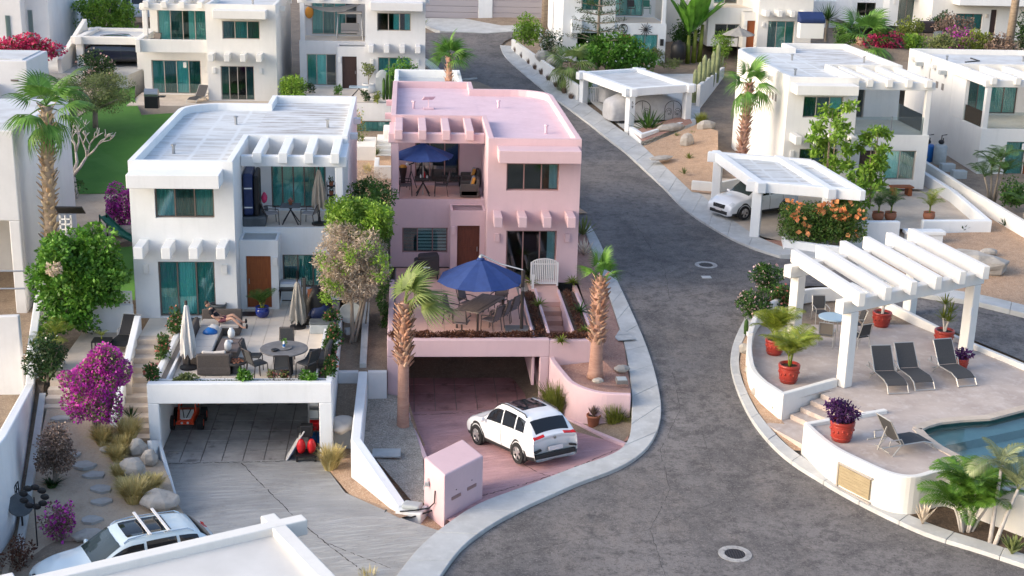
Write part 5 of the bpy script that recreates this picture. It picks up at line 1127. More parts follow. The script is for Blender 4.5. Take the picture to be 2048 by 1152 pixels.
# cabinet block at the foot of the drive
zb = .68; F0 = U(888, 1039, zb); zt = UY(889, 951, F0.y).z; A = U(889, 951, zt); Bq = U(848, 915, zt); Cq = U(967, 911, zt); Dq = Bq+Cq-A
T = thing('service_block', 'pink stucco service block with two slots at the street corner', 'service block', A); lp = [(p.x-A.x, p.y-A.y) for p in (A, Cq, Dq, Bq)]; hh = zt-zb
MB().prism(lp, -zt+.1, 0).build('body', 'pink', T, bevel=.05)
fx = Vector((lp[1][0], lp[1][1], 0)); fn = Vector((fx.y, -fx.x, 0)).normalized()
for (t, z) in ((.30, -.86), (.70, -.82)):
    c = fx*t+fn*.004; MB().obox((c.x, c.y, z), (.42, .03, .10), rz=math.atan2(fx.y, fx.x)).build('slot', 'framepink', T); c2 = fx*(t-.0); MB().obox((c2.x+fn.x*.004, c2.y+fn.y*.004, z+.22), (.025, .02, .025), rz=math.atan2(fx.y, fx.x)).build('peg', 'darkdoor', T)
gx = Vector((lp[3][0], lp[3][1], 0)); gn = Vector((-gx.y, gx.x, 0)).normalized()
if gn.x > 0: gn = -gn
c = gx*.72+gn*.05; MB().tube([(c.x, c.y, -.75), (c.x, c.y, -.5)], .02, 6).obox((c.x+gn.x*.03, c.y+gn.y*.03, -.68), (.12, .1, .12)).tube([c+Vector((0,0,-.7)), c+gn*.12+Vector((0,0,-.72)), c+gn*.14+Vector((0,0,-.82))], .02, 6).build('tap', 'dishgrey', T)
c = gx*.4; MB().tube([c+gn*.03+Vector((0,0,-.72)), c+gn*.05+Vector((0,0,-1.1)), c+gn*.12+gx*.15+Vector((0,0,-hh+.05)), c+gn*.55+gx*.25+Vector((0,0,-hh+.0)), c+gn*.9+gx*.4+Vector((0,0,-hh-.05))], .022, 6).build('cable', 'black', T)
b = U(823, 1024, .5); T = thing('meter_box', 'sage green lidded box on a white plinth at the wall end', 'meter box', b, -.35); MB().box(-.4, .4, -.3, .3, -.3, .12).build('plinth', 'white', T, bevel=.02); MB().box(-.27, .3, -.17, .22, .122, .28).build('lid', 'dishgrey', T, bevel=.06)
tag(MB().tube([b+Vector((-.75,.15,.0)), b+Vector((-.8,-.1,.0)), b+Vector((-.5,-.35,.0)), b+Vector((0,-.4,.02)), b+Vector((.5,-.2,.1)), b+Vector((.9,.1,.12))], .028, 6).build('hose', 'black'), 'black hose lying round the green lidded box', 'hose')
tag(MB().obox((0,0,0), (.92, .62, .06), rz=-.02).build('cover_slab', 'dishgrey', loc=U(773, 906, .58), bevel=.01), 'square grey cover slab lying in the gravel bed', 'cover slab')
# sloping white wall and the side yard between the houses
P0, P1, P2 = U(726, 742, 1.75), U(712, 882, 1.42), U(805, 1014, .62)
tag(MB().strip([(p.x, p.y) for p in (P0, P1, P2)], .32, [-.1, -.1, .1], [1.75, 1.5, .66]).build('sloping_wall', 'white', bevel=.04), 'white bent wall stepping down between the two drives', 'wall')
tag(MB().box(-2.42, P0.x-.17, 45.75, 45.98, -.1, 1.72).box(P0.x+.17, -.705, 45.75, 45.98, .2, 1.72).build('yard_wall', 'grey_stucco', bevel=.02), 'low grey white wall closing the yard between the houses', 'wall')
sheet('yard', [(-2.42, 45.98, 1.6), (-.7, 45.98, 1.6), (-.7, 57, 2.6), (-2.42, 57, 2.6)], 'dirt')
sheet('yard', [(-2.42, 43.3, .7), (P0.x-.1, 43.3, .7), (P0.x-.1, 45.75, 1.3), (-2.42, 45.75, 1.3)], 'dirt')
tag(MB().box(-2.425, P1.x+.0, 43.1, 43.3, -.1, .8).build('low_wall', 'white', bevel=.02), 'low white wall beside the grass at the garage corner', 'wall')
q0, q1 = U(726, 735, 1.65), U(733, 615, 2.4); tag(MB().strip([(q0.x, q0.y), (q1.x, q1.y)], .24, [1.4, 2.2], [1.8, 2.62]).build('yard_kerb', 'concrete'), 'narrow concrete strip running up the side yard', 'kerb')
b = U(681, 858, .85); o = MB().ell((0,0,.10), (.44,.36,.26), 18, 10, .34, 8).build('tarp_bundle', 'cushionpale', smooth=True, loc=b); tag(o, 'pale cloth bundle left beside the white garage', 'bundle')
T = thing('satellite_dish', 'grey satellite dish on a bracket in the side yard', 'satellite dish', U(702, 672, 1.9)); MB().lathe([(0, -.10), (.2, -.085), (.34, -.03), (.40, .02), (.37, .01), (.2, -.06), (0, -.075)], 24, sx=1.12).build('dish', 'dishgrey', T, smooth=True).matrix_local = Matrix.Translation((0, -.1, .95)) @ Matrix.Rotation(rad(64), 4, 'X') @ Matrix.Rotation(.3, 4, 'Z')
MB().obox((0, -.3, .3), (.42, .34, .2), rz=.3).build('tray', 'dishgrey', T, bevel=.02); MB().tube([(0,.05,0), (0,.05,.9)], .03, 6).tube([(0,-.1,.6), (.25,-.5,.75)], .015, 5).build('mast', 'metal', T)
# shrubs between the houses
b = UY(705, 612, 48.6); zc = UY(708, 528, 48.6).z; b.z = 1.9
shrub('clipped_shrub', 'big clipped shrub with bare grey twigs between the two houses', 'bush', b, (1.45, 1.15, 1.6), 26000, .13, 'twig', k=90, sub=.24, hgt=zc-1.9, seed=4, aspect=.26, shell=.35)
tag(numesh('green_sprigs', leaves([(tuple(b+Vector((random.uniform(-1.3,1.3), -1.0+random.uniform(-.15,.3), zc-1.9+random.uniform(-1.2,1.0)))), .2) for i in range(34)], 1700, .1), 4, 'leaf_lime'), 'sparse green sprigs on the front of the bare twigged shrub', 'sprigs')
b2 = UY(722, 600, 49.4); z2 = UY(722, 438, 49.4).z; b2.z = 2.0
shrub('clipped_shrub', 'bright green shrub growing over the top of the bare twigged one', 'bush', b2, (1.45, 1.15, .95), 11000, .12, 'leaf_lime', k=46, sub=.3, hgt=z2-2.0, seed=5)
b3 = UY(742, 560, 53); z3 = UY(742, 402, 53).z; b3.z = 2.3
shrub('clipped_shrub', 'darker green shrub behind, up against the pink house side', 'bush', b3, (1.05, 1.2, .9), 5000, .12, 'leaf_mid', k=30, sub=.32, hgt=z3-2.3, seed=6)
cl = [((.05+.12*math.sin(i), -.1+.2*(i % 3), .25*i), (.2, .45, .25)) for i in range(17)]
shrub('climber', 'green and brown climber up the left corner of the pink house', 'climber', (-.95, 50.4, 1.9), 1, 5200, .09, 'leaf_mid', clumps=cl, seed=2)
tuft('grass_clump', 'golden grass clump at the right corner of the white garage', U(661, 938, .05), .55, .8, 700, 'goldgrass')
# ------------------------------------------------------------ the white house's terrace, garage and balcony
WZ = 2.448
W_ = lambda x, y, dz=0: U(x, y, WZ+dz)
# corner sofa along the left, person lying on it
s0 = U(372, 735, WZ); s1 = U(408, 648, WZ); sx = (s0.x+s1.x)/2+.0
sofa('corner_sofa', 'long wicker sofa with pale seat along the left of the white terrace', (-7.1, 45.95, WZ), -PI/2, 3.1, .95, 'wicker', 'cushionpale', arms=False)
sofa('corner_sofa', 'short wicker daybed at the house end of the long sofa', (-6.75, 48.0, WZ), PI, 1.45, .9, 'wicker', 'cushionpale', arms=False)
def skinfig(name, joints, edges, radii, m, parent, sub=2):
    me = bpy.data.meshes.new(name); me.from_pydata([tuple(j) for j in joints], edges, []); o = bpy.data.objects.new(name, me); COL.objects.link(o); o.parent = parent; me.materials.append(M[m])
    o.modifiers.new('skin', 'SKIN'); sv = me.skin_vertices[0].data
    for i, r in enumerate(radii): sv[i].radius = (r, r) if not isinstance(r, tuple) else r
    sv[0].use_root = True; s = o.modifiers.new('sub', 'SUBSURF'); s.levels = s.render_levels = sub
    me.polygons.foreach_set('use_smooth', [True]*len(me.polygons)); o.modifiers['skin'].use_smooth_shade = True; return o
# person reclining: hips at origin, head towards -x, legs stretched towards +x
pp = Vector((-6.72, 47.72, WZ+.46)); T = thing('person', 'person in black shirt and dark shorts reclining barefoot on the terrace sofa', 'person', pp, -.12)
J = [(0,0,.12), (-.14,0,.24), (-.27,0,.38), (-.36,0,.50), (-.40,0,.57),            # pelvis, belly, chest, neck base, neck
     (-.31,.17,.46), (-.20,.27,.28), (-.02,.22,.22), (-.31,-.17,.46), (-.18,-.25,.28), (.02,-.16,.26),   # arms
     (.05,.09,.11), (.42,.12,.30), (.78,.12,.02), (.88,.12,.03), (.05,-.09,.11), (.46,-.12,.24), (.86,-.16,-.10), (.97,-.16,-.08)]
E_ = [(0,1),(1,2),(2,3),(3,4),(3,5),(5,6),(6,7),(3,8),(8,9),(9,10),(0,11),(11,12),(12,13),(13,14),(0,15),(15,16),(16,17),(17,18)]
RR = [.125,.115,.125,.075,.055,.058,.043,.030,.058,.043,.030,.085,.058,.040,.034,.085,.058,.040,.034]
skinfig('body', J, E_, RR, 'skin', T)
skinfig('shirt', [(-.06,0,.17), (-.14,0,.24), (-.27,0,.385), (-.34,0,.475), (-.315,.17,.465), (-.24,.23,.34), (-.315,-.17,.465), (-.23,-.22,.34)], [(0,1),(1,2),(2,3),(3,4),(4,5),(3,6),(6,7)], [.135,.128,.142,.095,.072,.062,.072,.062], 'blackcloth', T)
skinfig('shorts', [(-.04,0,.15), (0,0,.12), (.05,.095,.12), (.25,.11,.215), (.05,-.095,.12), (.27,-.11,.19)], [(0,1),(1,2),(2,3),(1,4),(4,5)], [.138,.14,.10,.082,.10,.082], 'shorts', T)
hd = MB().ell((-.46,0,.70), (.088,.074,.112), 16, 10); hd.ell((-.375,0,.69), (.018,.014,.022), 8, 5).ell((-.455,.078,.70), (.022,.012,.03), 8, 5).ell((-.455,-.078,.70), (.022,.012,.03), 8, 5).build('head', 'skin', T, smooth=True)
MB().ell((-.483,0,.735), (.09,.083,.10), 14, 9).build('hair', 'hair', T, smooth=True)
ey = MB()
for s in (-1, 1): ey.ell((-.378, s*.03, .715), (.008, .012, .007), 6, 4)
ey.build('eyes', 'hair', T); MB().ell((-.381, 0, .655), (.008, .024, .006), 6, 4).build('mouth', 'hotpink', T)
for (hx, hy, hz, s) in ((-.02,.22,.22,1), (.02,-.16,.26,-1)):
    hb = MB().ell((hx+.045, hy-.02*s, hz), (.05, .038, .02), 10, 6)
    for k in range(4): y = hy-.02*s+(k-1.5)*.02; l = (.06, .075, .07, .055)[k]; hb.tube([(hx+.08, y, hz), (hx+.08+l*.6, y, hz-.008), (hx+.08+l, y, hz-.03)], [.0095, .0085, .007], 5)
    hb.tube([(hx+.02, hy-.05*s, hz), (hx+.055, hy-.075*s, hz-.005), (hx+.08, hy-.07*s, hz-.02)], [.011, .0095, .008], 5).build('hand', 'skin', T, smooth=True)
for (fx, fy, fz) in ((.90,.12,.04), (.99,-.16,-.07)): MB().ell((fx, fy, fz+.03), (.045, .05, .10), 10, 6).build('sandal', 'blackcloth', T, smooth=True)
tag(MB().ell((0,0,.0), (.24,.17,.14), 14, 8, .2, 4).build('towel', 'bluebin', smooth=True, loc=(-6.95, 46.6, WZ+.5)), 'bright blue towel dropped on the long sofa', 'towel')
tag(MB().ell((0,0,.0), (.26,.2,.12), 14, 8, .3, 14).build('towel', 'whitecloth', smooth=True, loc=(-6.9, 47.0, WZ+.5)), 'rumpled white towel on the long sofa', 'towel')
b = W_(378, 736); folded_parasol('folded off white parasol with a thick dark pole before the long sofa', b, hgt(b, 370, 606), .2, 'whitecloth', z0=.45, seed=2, pleats=6, stout=1.6)
b1, b2 = W_(448, 672, .4), W_(469, 706, .4); c = (W_(448,672,.4)+W_(481,672,.4)+W_(469,706,.4)+W_(435,706,.4))/4
T = thing('coffee_table', 'dark wicker coffee table with two white jars on the white terrace', 'coffee table', (c.x, c.y, WZ), -.03); MB().box(-.34, .34, -.66, .66, .02, .34).build('body', 'wicker', T, bevel=.02); MB().box(-.37, .37, -.69, .69, .342, .385).build('tabletop', 'teak', T, bevel=.01)
for (px, py, s, lb) in ((463, 676, 1.0, 'white jar on the coffee table, the one nearer the house'), (456, 701, .95, 'white jar on the coffee table, the one nearer the terrace edge')):
    p = W_(px, py, .39); tag(MB().lathe([(.07,0), (.12,.08), (.13,.2), (.10,.31), (.06,.34), (.07,.37), (0,.37)], 18).build('jar', 'plastic', smooth=True, loc=p), lb, 'jar', 'white jars on the coffee table')
p = W_(459, 687, .39); tag(MB().ell((0,0,.07), (.13,.08,.07), 12, 7).build('candle_lantern', 'plastic', smooth=True, loc=p), 'low white candle lantern between the two jars', 'lantern')
p = W_(428, 752); sofa('loveseat', 'low wicker loveseat with cream pillows at the terrace front edge', (p.x, p.y+.35, WZ), 0, 1.1, .75, 'wicker', 'cushionpale', pillows=((-.2, 'cushionpale', .1), (.2, 'cushionpale', -.1)))
p = W_(472, 750); T = thing('fire_pit', 'small round fire bowl with copper stones on the white terrace', 'fire pit', (p.x, p.y+.2, WZ)); MB().lathe([(.14,0), (.2,.04), (.16,.3), (.34,.36), (.36,.44), (.30,.44), (.28,.40), (0,.40)], 20).build('bowl', 'wickerdark', T)
sb = MB()
for i in range(16): a = i*2.4; r_ = .25*math.sqrt(i/16); sb.ell((r_*math.cos(a), r_*math.sin(a), .43), (.05,.045,.035), 6, 4)
sb.build('stones', 'clay', T)
rt = W_(568, 695, .92); rt = Vector((rt.x, rt.y, WZ)); round_table('big round stone topped table with a lazy susan on the white terrace', rt, .80, .9, 'tabletop', 'wickerdark')
T = thing('lazy_susan', 'round turntable with bottles and a plant on the stone table', 'turntable', rt+Vector((0,0,.9))); MB().lathe([(.27,0), (.28,.02), (.28,.035), (0,.035)], 24).build('disc', 'tabletop', T)
for (x, y, mm, r_, h) in ((.0,.05,'plastic',.04,.2), (.1,.0,'bluebin',.045,.14), (-.1,.05,'red',.03,.16), (.05,-.12,'whitecloth',.05,.05)): MB().lathe([(r_,.036), (r_,h), (r_*.5,h+.04), (0,h+.04)], 10).build('bottle', mm, T)
numesh('foliage', leaves([((.0,.1,.2), .08)], 60, .08), 4, 'leaf_bright', T)
tag(MB().lathe([(.10,0), (.13,.05), (.11,.06), (0,.03)], 16).build('bowl', 'black', smooth=True, loc=rt+Vector((-.28,-.28,.9))), 'black bowl on the stone table', 'bowl')
for (dx, dy, lb) in ((-.02, 1.08, 'the one on the house side'), (-1.02, .12, 'the one on the sofa side'), (-.82, -.62, 'the one at the fire bowl corner'), (.02, -.98, 'the one at the terrace edge'), (.78, -.6, 'the one by the flowered planter')):
    a = math.atan2(-dy, -dx)-PI/2; chair('bar_chair', 'charcoal wicker high chair at the round stone table, '+lb, 'chair', rt+Vector((dx, dy, 0)), a, cloth='wickerdark', w=.52, sh=.6, bh=1.12, arms=False, group='charcoal chairs round the stone table')
sofa('armchair', 'wide charcoal cushioned armchair at the right of the stone table', rt+Vector((1.12, .35, 0)), PI/2-.1, .95, .8, 'wickerdark', 'sling', cat='armchair', sh=.5, bh=.95)
# back of the terrace: grills, covers, pots
b = W_(575, 632); T = thing('pellet_grill', 'black barrel grill with grey lid against the white house', 'grill', (b.x, 51.2, WZ))
MB().tube([(-.35,0,.85), (.45,0,.85)], .24, 14).build('barrel', 'metal', T, smooth=False); MB().box(-.75, -.38, -.22, .22, .6, 1.15).build('hopper', 'black', T, bevel=.03); MB().box(-.4, .45, -.4, -.22, .72, .75).build('shelf', 'black', T)
for x in (-.35, .4):
    for y in (-.2, .2): MB().bar((x*1.2, y, 0), (x, y, .7), .05).build('leg', 'black', T)
MB().tube([(.3,.1,1.05), (.3,.1,1.4)], .05, 8).build('chimney', 'black', T)
b = W_(596, 655); folded_parasol('folded grey beige parasol standing by the barrel grill', b, hgt(b, 592, 562), .24, 'greycloth', z0=.25, seed=5, pleats=7)
b = W_(610, 645); T = thing('parasol_mast', 'dark parasol mast beside the folded grey parasol', 'mast', b); MB().box(-.06, .06, -.06, .06, 0, hgt(b, 608, 556)).build('mast', 'sling', T, bevel=.015); MB().box(-.3, .3, -.3, .3, 0, .05).build('base', 'black', T)
for (x, y, r_, sd, mm, lb) in ((634, 640, (.55,.5,.75), 3, 'tarp', 'tall heap under black tarpaulin beside the white house wall'), (640, 645, (.45,.4,.45), 6, 'navylid', 'lower heap under a dark navy cover beside the tarpaulin')):
    b = W_(x, y); tag(MB().ell((0,0,r_[2]*.75), r_, 20, 12, .13, sd).build('covered_heap', mm, smooth=True, loc=(b.x, b.y+.3, WZ)), lb, 'covered heap')
b = W_(628, 640); tag(MB().obox((0,0,.95), (.42,.03,.55), rz=.3, rx=-.3).build('board', 'clay', loc=b), 'brown board leaning on the covered heap', 'board')
b = W_(645, 664); T = thing('cooler', 'grey cool box on the terrace by the flowered planter', 'cool box', b); MB().box(-.45,.45,-.25,.25,0,.36).build('box', 'dishgrey', T, bevel=.03); MB().box(-.47,.47,-.27,.27,.362,.44).build('lid', 'greypot', T, bevel=.03)
b = W_(525, 634); T = clump_palm('potted_plant', 'bushy fern palm in a cobalt blue pot by the orange door', b, [(0,0,.12), (.1,.05,.25), (-.1,.04,.2)], .75, 'feather', nf=7, pot=(.42, .27, 'bluepot', 'round'), arch=.6, n=18, lift=1.2)
T['category'] = 'potted plant'
b = W_(438, 638); T = thing('planter_pot', 'empty slate grey pot beside the glass doors of the white house', 'pot', b); pot_parts(T, .62, .30, 'greypot', 'cone')
b = W_(497, 632); tag(MB().lathe([(.55,0), (.55,.02), (0,.03)], 20, sy=.5).build('doormat', 'darkdoor', loc=(b.x, 50.2, WZ)), 'half round brown doormat at the orange door', 'doormat')
# flowers in the terrace planters
def flowerbush(label, p, r, n, seed, leaf='leaf_mid', fl='coral', nf=60, cat='flowering shrub', fs=.10, group=None): return shrub('flowering_shrub', label, cat, p, r, n, .11, leaf, k=12, sub=.42, flower=fl, nf=nf, fs=fs, seed=seed, group=group)
flowerbush('coral hibiscus at the house end of the stair side planter', U(352, 672, 2.5), (.32,.32,.55), 750, 1); flowerbush('coral hibiscus midway along the stair side planter', U(320, 722, 2.5), (.38,.38,.55), 800, 2); flowerbush('coral hibiscus at the terrace front left corner', U(305, 766, 2.5), (.34,.3,.42), 700, 3)
flowerbush('white flowered green plant at the middle of the terrace front edge', U(488, 766, 2.6), (.28,.22,.24), 600, 4, 'leaf_bright', 'whiteflower', 25, 'plant', .06)
flowerbush('white flowered green plant at the right of the terrace front edge', U(618, 764, 2.6), (.34,.24,.24), 650, 5, 'leaf_bright', 'whiteflower', 40, 'plant', .06)
flowerbush('small grey leaved plant at the left of the terrace front edge', U(372, 764, 2.6), (.45,.18,.15), 450, 8, 'leaf_olive', 'palepink', 10, 'plant', .05)
groundcover('groundcover', 'low green planting along the white terrace front edge', [(-7.6,42.42,2.6), (-2.9,42.42,2.6)], .12, 1500, .06, 'leaf_dark')
for i, (x, y) in enumerate(((664, 655), (668, 690), (660, 725), (655, 755))):
    flowerbush('vine with coral flowers in the right planter of the white terrace, '+['nearest the house', 'second from the house', 'third from the house', 'at the front corner'][i], U(x, y, 2.55), (.3,.4,.42), 900, 10+i, 'leaf_mid', 'coral', 55, 'vine', .09, 'flowering vines in the right planter of the white terrace')
for i, x in enumerate((545, 568)): flowerbush('pale coral flowers at the terrace edge '+('left of' if i == 0 else 'in front of')+' the front high chair', U(x, 757, 2.6), (.16,.14,.16), 120, 20+i, 'leaf_olive', 'coral', 60, 'flowers', .07)
# garage contents
b = U(376, 850, .0); T = thing('toy_buggy', 'small orange off road buggy with white bonnet in the white garage', 'buggy', b)
MB().prism([(-.28,-.55), (.28,-.55), (.34,.0), (.34,.55), (-.34,.55), (-.34,0)], .25, [.38,.38,.55,.45,.45,.55]).build('body', 'orangepaint', T, bevel=.04)
MB().prism([(-.18,-.5), (.18,-.5), (.24,-.08), (-.24,-.08)], .40, [.45,.45,.62,.62]).build('bonnet', 'plastic', T, bevel=.02)
for sx in (-1, 1): MB().bar((sx*.04,-.48,.46), (sx*.14,-.1,.63), .03, .02).build('stripe', 'black', T)
cg = MB()
for sx in (-1, 1): cg.tube([(sx*.3,-.05,.5), (sx*.26,.1,1.0), (sx*.26,.45,1.0), (sx*.3,.6,.5)], .028, 6)
cg.tube([(-.26,.1,1.0), (.26,.1,1.0)], .028, 6).tube([(-.26,.45,1.0), (.26,.45,1.0)], .028, 6).build('roll_cage', 'orangepaint', T)
MB().tube([(-.3,-.62,.3), (.3,-.62,.3)], .03, 6).tube([(-.3,-.62,.3), (-.15,-.5,.42)], .025, 6).tube([(.3,-.62,.3), (.15,-.5,.42)], .025, 6).build('bumper', 'orangepaint', T)
for sx in (-1, 1):
    MB().ell((sx*.1,-.63,.33), (.045,.03,.045), 8, 5).build('lamp', 'plastic', T)
    for y in (-.38, .42):
        wo = MB().lathe([(.12,-.1), (.25,-.1), (.25,.1), (.12,.1)], 16).build('wheel', 'rubber', T); wo.matrix_local = Matrix.Translation((sx*.5, y, .25)) @ Matrix.Rotation(PI/2, 4, 'Y'); MB().lathe([(.12,-.105), (.12,.105)], 12).build('hub', 'orangepaint', wo)
b = U(614, 922, .0); T = thing('hand_cart', 'black trolley carrying two red bags at the garage side', 'trolley', (b.x-.02, b.y+.15, 0))
MB().box(-.35,.35,-.3,.3,.2,.24).build('deck', 'black', T); MB().tube([(-.3,.3,.24), (-.3,.35,1.0), (.3,.35,1.0), (.3,.3,.24)], .02, 6).build('handle', 'black', T)
for sx in (-1, 1):
    MB().ell((sx*.17,-.05,.50), (.15,.15,.26), 14, 9, .08, 3).build('bag', 'red', T, smooth=True)
    for y in (-.2, .2): MB().lathe([(.1,-.03), (.1,.03)], 14).build('wheel', 'rubber', T).matrix_local = Matrix.Translation((sx*.3, y, .1)) @ Matrix.Rotation(PI/2, 4, 'Y')
MB().obox((0,.22,.95), (.4,.3,.4)).build('crate', 'black', T, bevel=.03)
b = U(590, 920, .0); T = thing('surfboard_bag', 'white and blue board bags leaning in the white garage', 'board bag', (b.x, b.y+.25, 0))
for i, mm in enumerate(('whitecloth', 'bluebin', 'whitecloth')): MB().obox((.07*i, .25*i, .45), (.05, .5, 1.15), ry=.55, rx=-.2).build('bag', mm, T, bevel=.02)
T = thing('storage_shelf', 'tall shelf of blue and white boxes inside the white garage', 'shelf', (-3.05, 43.6, 0))
for sy in (-.5, .5): MB().box(-.25,-.2,sy-.02,sy+.02,0,2).box(.15,.2,sy-.02,sy+.02,0,2).build('upright', 'metal', T)
for i in range(5): MB().box(-.25,.2,-.5,.5,.1+.45*i,.13+.45*i).build('shelf_board', 'metal', T)
for i in range(4):
    for j in range(2): MB().box(-.24,.1,-.45+.48*j,-.05+.48*j,.132+.45*i,.42+.45*i).build('box', ['bluebin','plastic','red','greypot','dishgrey'][(i*2+j*3)%5], T, bevel=.01)
# balcony of the white house
VZ = 2.45+2.93
b = U(505, 452, VZ); T = thing('spa_cover', 'navy padded spa cover standing on edge on the white balcony', 'spa cover', (-6.05, b.y+.75, VZ), .05)
MB().box(-.28, .08, -.9, .95, .45, 2.1).build('lid', 'navylid', T, bevel=.08); MB().box(.1, .3, -.85, .9, .4, 2.0).build('lid', 'tarp', T, bevel=.08); MB().box(-.35, .55, -.95, 1.0, 0, .40).build('tub', 'greypot', T, bevel=.06)
for zz in (.75, 1.5): MB().box(-.287, -.28, -.9, .95, zz, zz+.05).box(-.25, .05, -.908, -.9, zz, zz+.05).build('strap', 'plastic', T)
tag(MB().ell((0,0,0), (.12,.1,.22), 12, 8, .15, 3).build('bag', 'hotpink', smooth=True, loc=(-5.55, b.y+.4, VZ+1.05)), 'pink and white bag hung on the spa cover', 'bag')
b = U(580, 452, VZ); tb = Vector((b.x, b.y+.45, VZ)); table('balcony_table', 'small slate square table with a clay pot on the white balcony', tb, (.78, .7), .74, 'greypot', 'darkframe', inset=False, legs='x')
T = thing('succulent_pot', 'small terracotta pot plant on the slate balcony table', 'potted plant', tb+Vector((0,.05,.74))); pot_parts(T, .14, .09, 'clay', 'cone'); numesh('foliage', leaves([((0,0,.17), .07)], 60, .06), 4, 'coral', T)
chair('balcony_chair', 'dark armchair with pale seat left of the slate balcony table', 'chair', (tb.x-.75, tb.y-.1, VZ), -PI/2+.3, cloth='cushion', bh=.82, group='armchairs on the white balcony'); chair('balcony_chair', 'dark armchair with pale seat right of the slate balcony table', 'chair', (tb.x+.72, tb.y-.1, VZ), PI/2-.3, cloth='cushion', bh=.82, group='armchairs on the white balcony')
b = U(638, 452, VZ); b = Vector((b.x, b.y+.3, VZ)); folded_parasol('folded beige parasol in front of the white balcony glass door', b, UY(636, 338, b.y).z-VZ, .22, 'beigecloth', z0=.7, seed=9, pleats=8)
T = thing('plant_stand', 'black tiered stand of little pots on the white balcony', 'plant stand', Vector((U(664, 430, VZ).x, 53.9, VZ)))
for i in range(4): MB().box(-.17,.17,-.14,.14,.1+.38*i,.13+.38*i).build('tier', 'black', T)
for sx in (-1, 1):
    for sy in (-1, 1): MB().box(sx*.17-.012, sx*.17+.012, sy*.14-.012, sy*.14+.012, 0, 1.45).build('leg', 'black', T)
for i in range(4):
    MB().lathe([(.07,0), (.1,.16), (.09,.15)], 12, (0,0,.13+.38*i)).build('pot', 'clay' if i > 1 else 'greenplastic', T); numesh('foliage', leaves([((0,0,.36+.38*i), .1)], 50, .09), 4, 'leaf_dark', T)
clump_palm('potted_plant', 'slim plant in a white pot at the right end of the white balcony', Vector((-2.85, 52.4, VZ)), [(0,0,.2)], .45, 'leaf_mid', nf=8, pot=(.4, .17, 'plastic', 'cone'), n=12)['category'] = 'potted plant'
# ------------------------------------------------------------ pool island with pergola
DZ = 1.85
D_ = lambda x, y, z=DZ: U(x, y, z)
wall_top = [U(x, y, z) for x, y, z in ((1690,576,2.62),(1664,575,2.65),(1615,578,2.65),(1570,591,2.6),(1530,613,2.5),(1510,636,2.42),(1502,662,2.35),(1499,700,2.27),(1507,738,2.2),(1530,763,2.17),(1567,787,2.15))]
wpath = spline(wall_top[:-1], 4)[:-1]+[wall_top[-2], wall_top[-1]]
low_top = [U(x, y, 1.98) for x, y in ((1613,846),(1645,875),(1680,899),(1725,921),(1770,941),(1805,950),(1838,950),(1893,937),(1950,955),(2110,1010))]
lpath = spline(low_top, 4)
P1b, P4b = U(1687,772,DZ), U(1930,708,DZ); P2b, P3b = U(1585,690,DZ), U(1800,654,DZ)
backw = [U(x, y, 2.05) for x, y in ((1700,583),(1760,610),(1818,634),(1870,655),(1946,686),(2048,728),(2140,768))]
_a = Vector((wall_top[-1].x, wall_top[-1].y, 0)); _e = (Vector((P1b.x, P1b.y, 0))-_a).normalized(); _n2 = Vector((_e.y, -_e.x, 0)); SP = lambda s, n, z=0: Vector(((_a+_e*s+_n2*n).x, (_a+_e*s+_n2*n).y, z))
deck_poly = [p for p in wpath[::-1]]+[p for p in spline(backw, 3)]+[Vector((lpath[-1].x+6, lpath[-1].y+3, 0))]+[p for p in lpath[::-1]]+[SP(.16,2.15), SP(2.2,2.2), SP(2.2,.1)]
pool_px = [(1834,858),(1850,850),(1875,843),(1920,838),(1975,835),(2048,816),(2140,800),(2180,900),(2110,1000),(2048,980),(2005,962),(1964,940),(1919,917),(1876,894),(1850,875)]
pool_o = [U(x, y, DZ) for x, y in pool_px]
def ring_sheet(name, outer, hole, z, m):           # flat deck with a hole
    vl = [Vector((p.x, p.y, 0)) for p in outer]; hl = [Vector((p.x, p.y, 0)) for p in hole]; allv = vl+hl; fs = []
    for t in tessellate_polygon([vl, hl]):
        a, b, c = (allv[i] for i in t); fs.append(t if (b.x-a.x)*(c.y-a.y)-(c.x-a.x)*(b.y-a.y) > 0 else t[::-1])
    return MB().add([(p.x, p.y, z) for p in allv], fs).build(name, m, kind='structure')
M['deck'] = mat('pinkish_stone_deck', (.50,.425,.375), (.38,.315,.28), .7, .8, .2, 25, coord='Geo', lo=.35, hi=.65, c3=(.58,.53,.50), scale3=3, amt3=.6)
ring_sheet('pool_deck', deck_poly, pool_o, DZ, 'deck')
sheet('pool_deck', [SP(-.75,.0,1.2), SP(.4,.0,1.2), SP(.4,2.1,1.2), SP(-.93,1.95,1.2)], 'deck', skirt=.8)
tag(MB().strip([(p.x, p.y) for p in wpath], .2, [f(p.y)-.05 for p in wpath], [p.z for p in wpath]).strip([(wall_top[-1].x-.08, wall_top[-1].y), (P1b.x-.3, P1b.y)], .2, .8, 2.147).build('deck_wall', 'cream', bevel=.03), 'curved white parapet wall round the left of the pergola deck', 'wall')
tag(MB().strip([(p.x, p.y) for p in lpath], .2, [f(p.y)-.05 for p in lpath], 1.98).build('pool_wall', 'cream', bevel=.03), 'curved white wall below the pool facing the street', 'wall')
q = U(1668,836,1.98); q2 = U(1772,818,1.98)
tag(MB().strip([(low_top[0].x, low_top[0].y), (q.x, q.y), (q2.x, q2.y)], .2, .8, 1.976).build('stair_wall', 'cream', bevel=.03), 'short white stub wall behind the purple potted plant', 'wall')
tag(MB().strip([(p.x, p.y) for p in spline(backw, 3)], .2, 1.4, [max(2.05, f(p.y)+.25) for p in spline(backw, 3)]).build('deck_kerb_wall', 'cream', bevel=.03), 'low white wall along the back of the deck by the far road', 'wall')
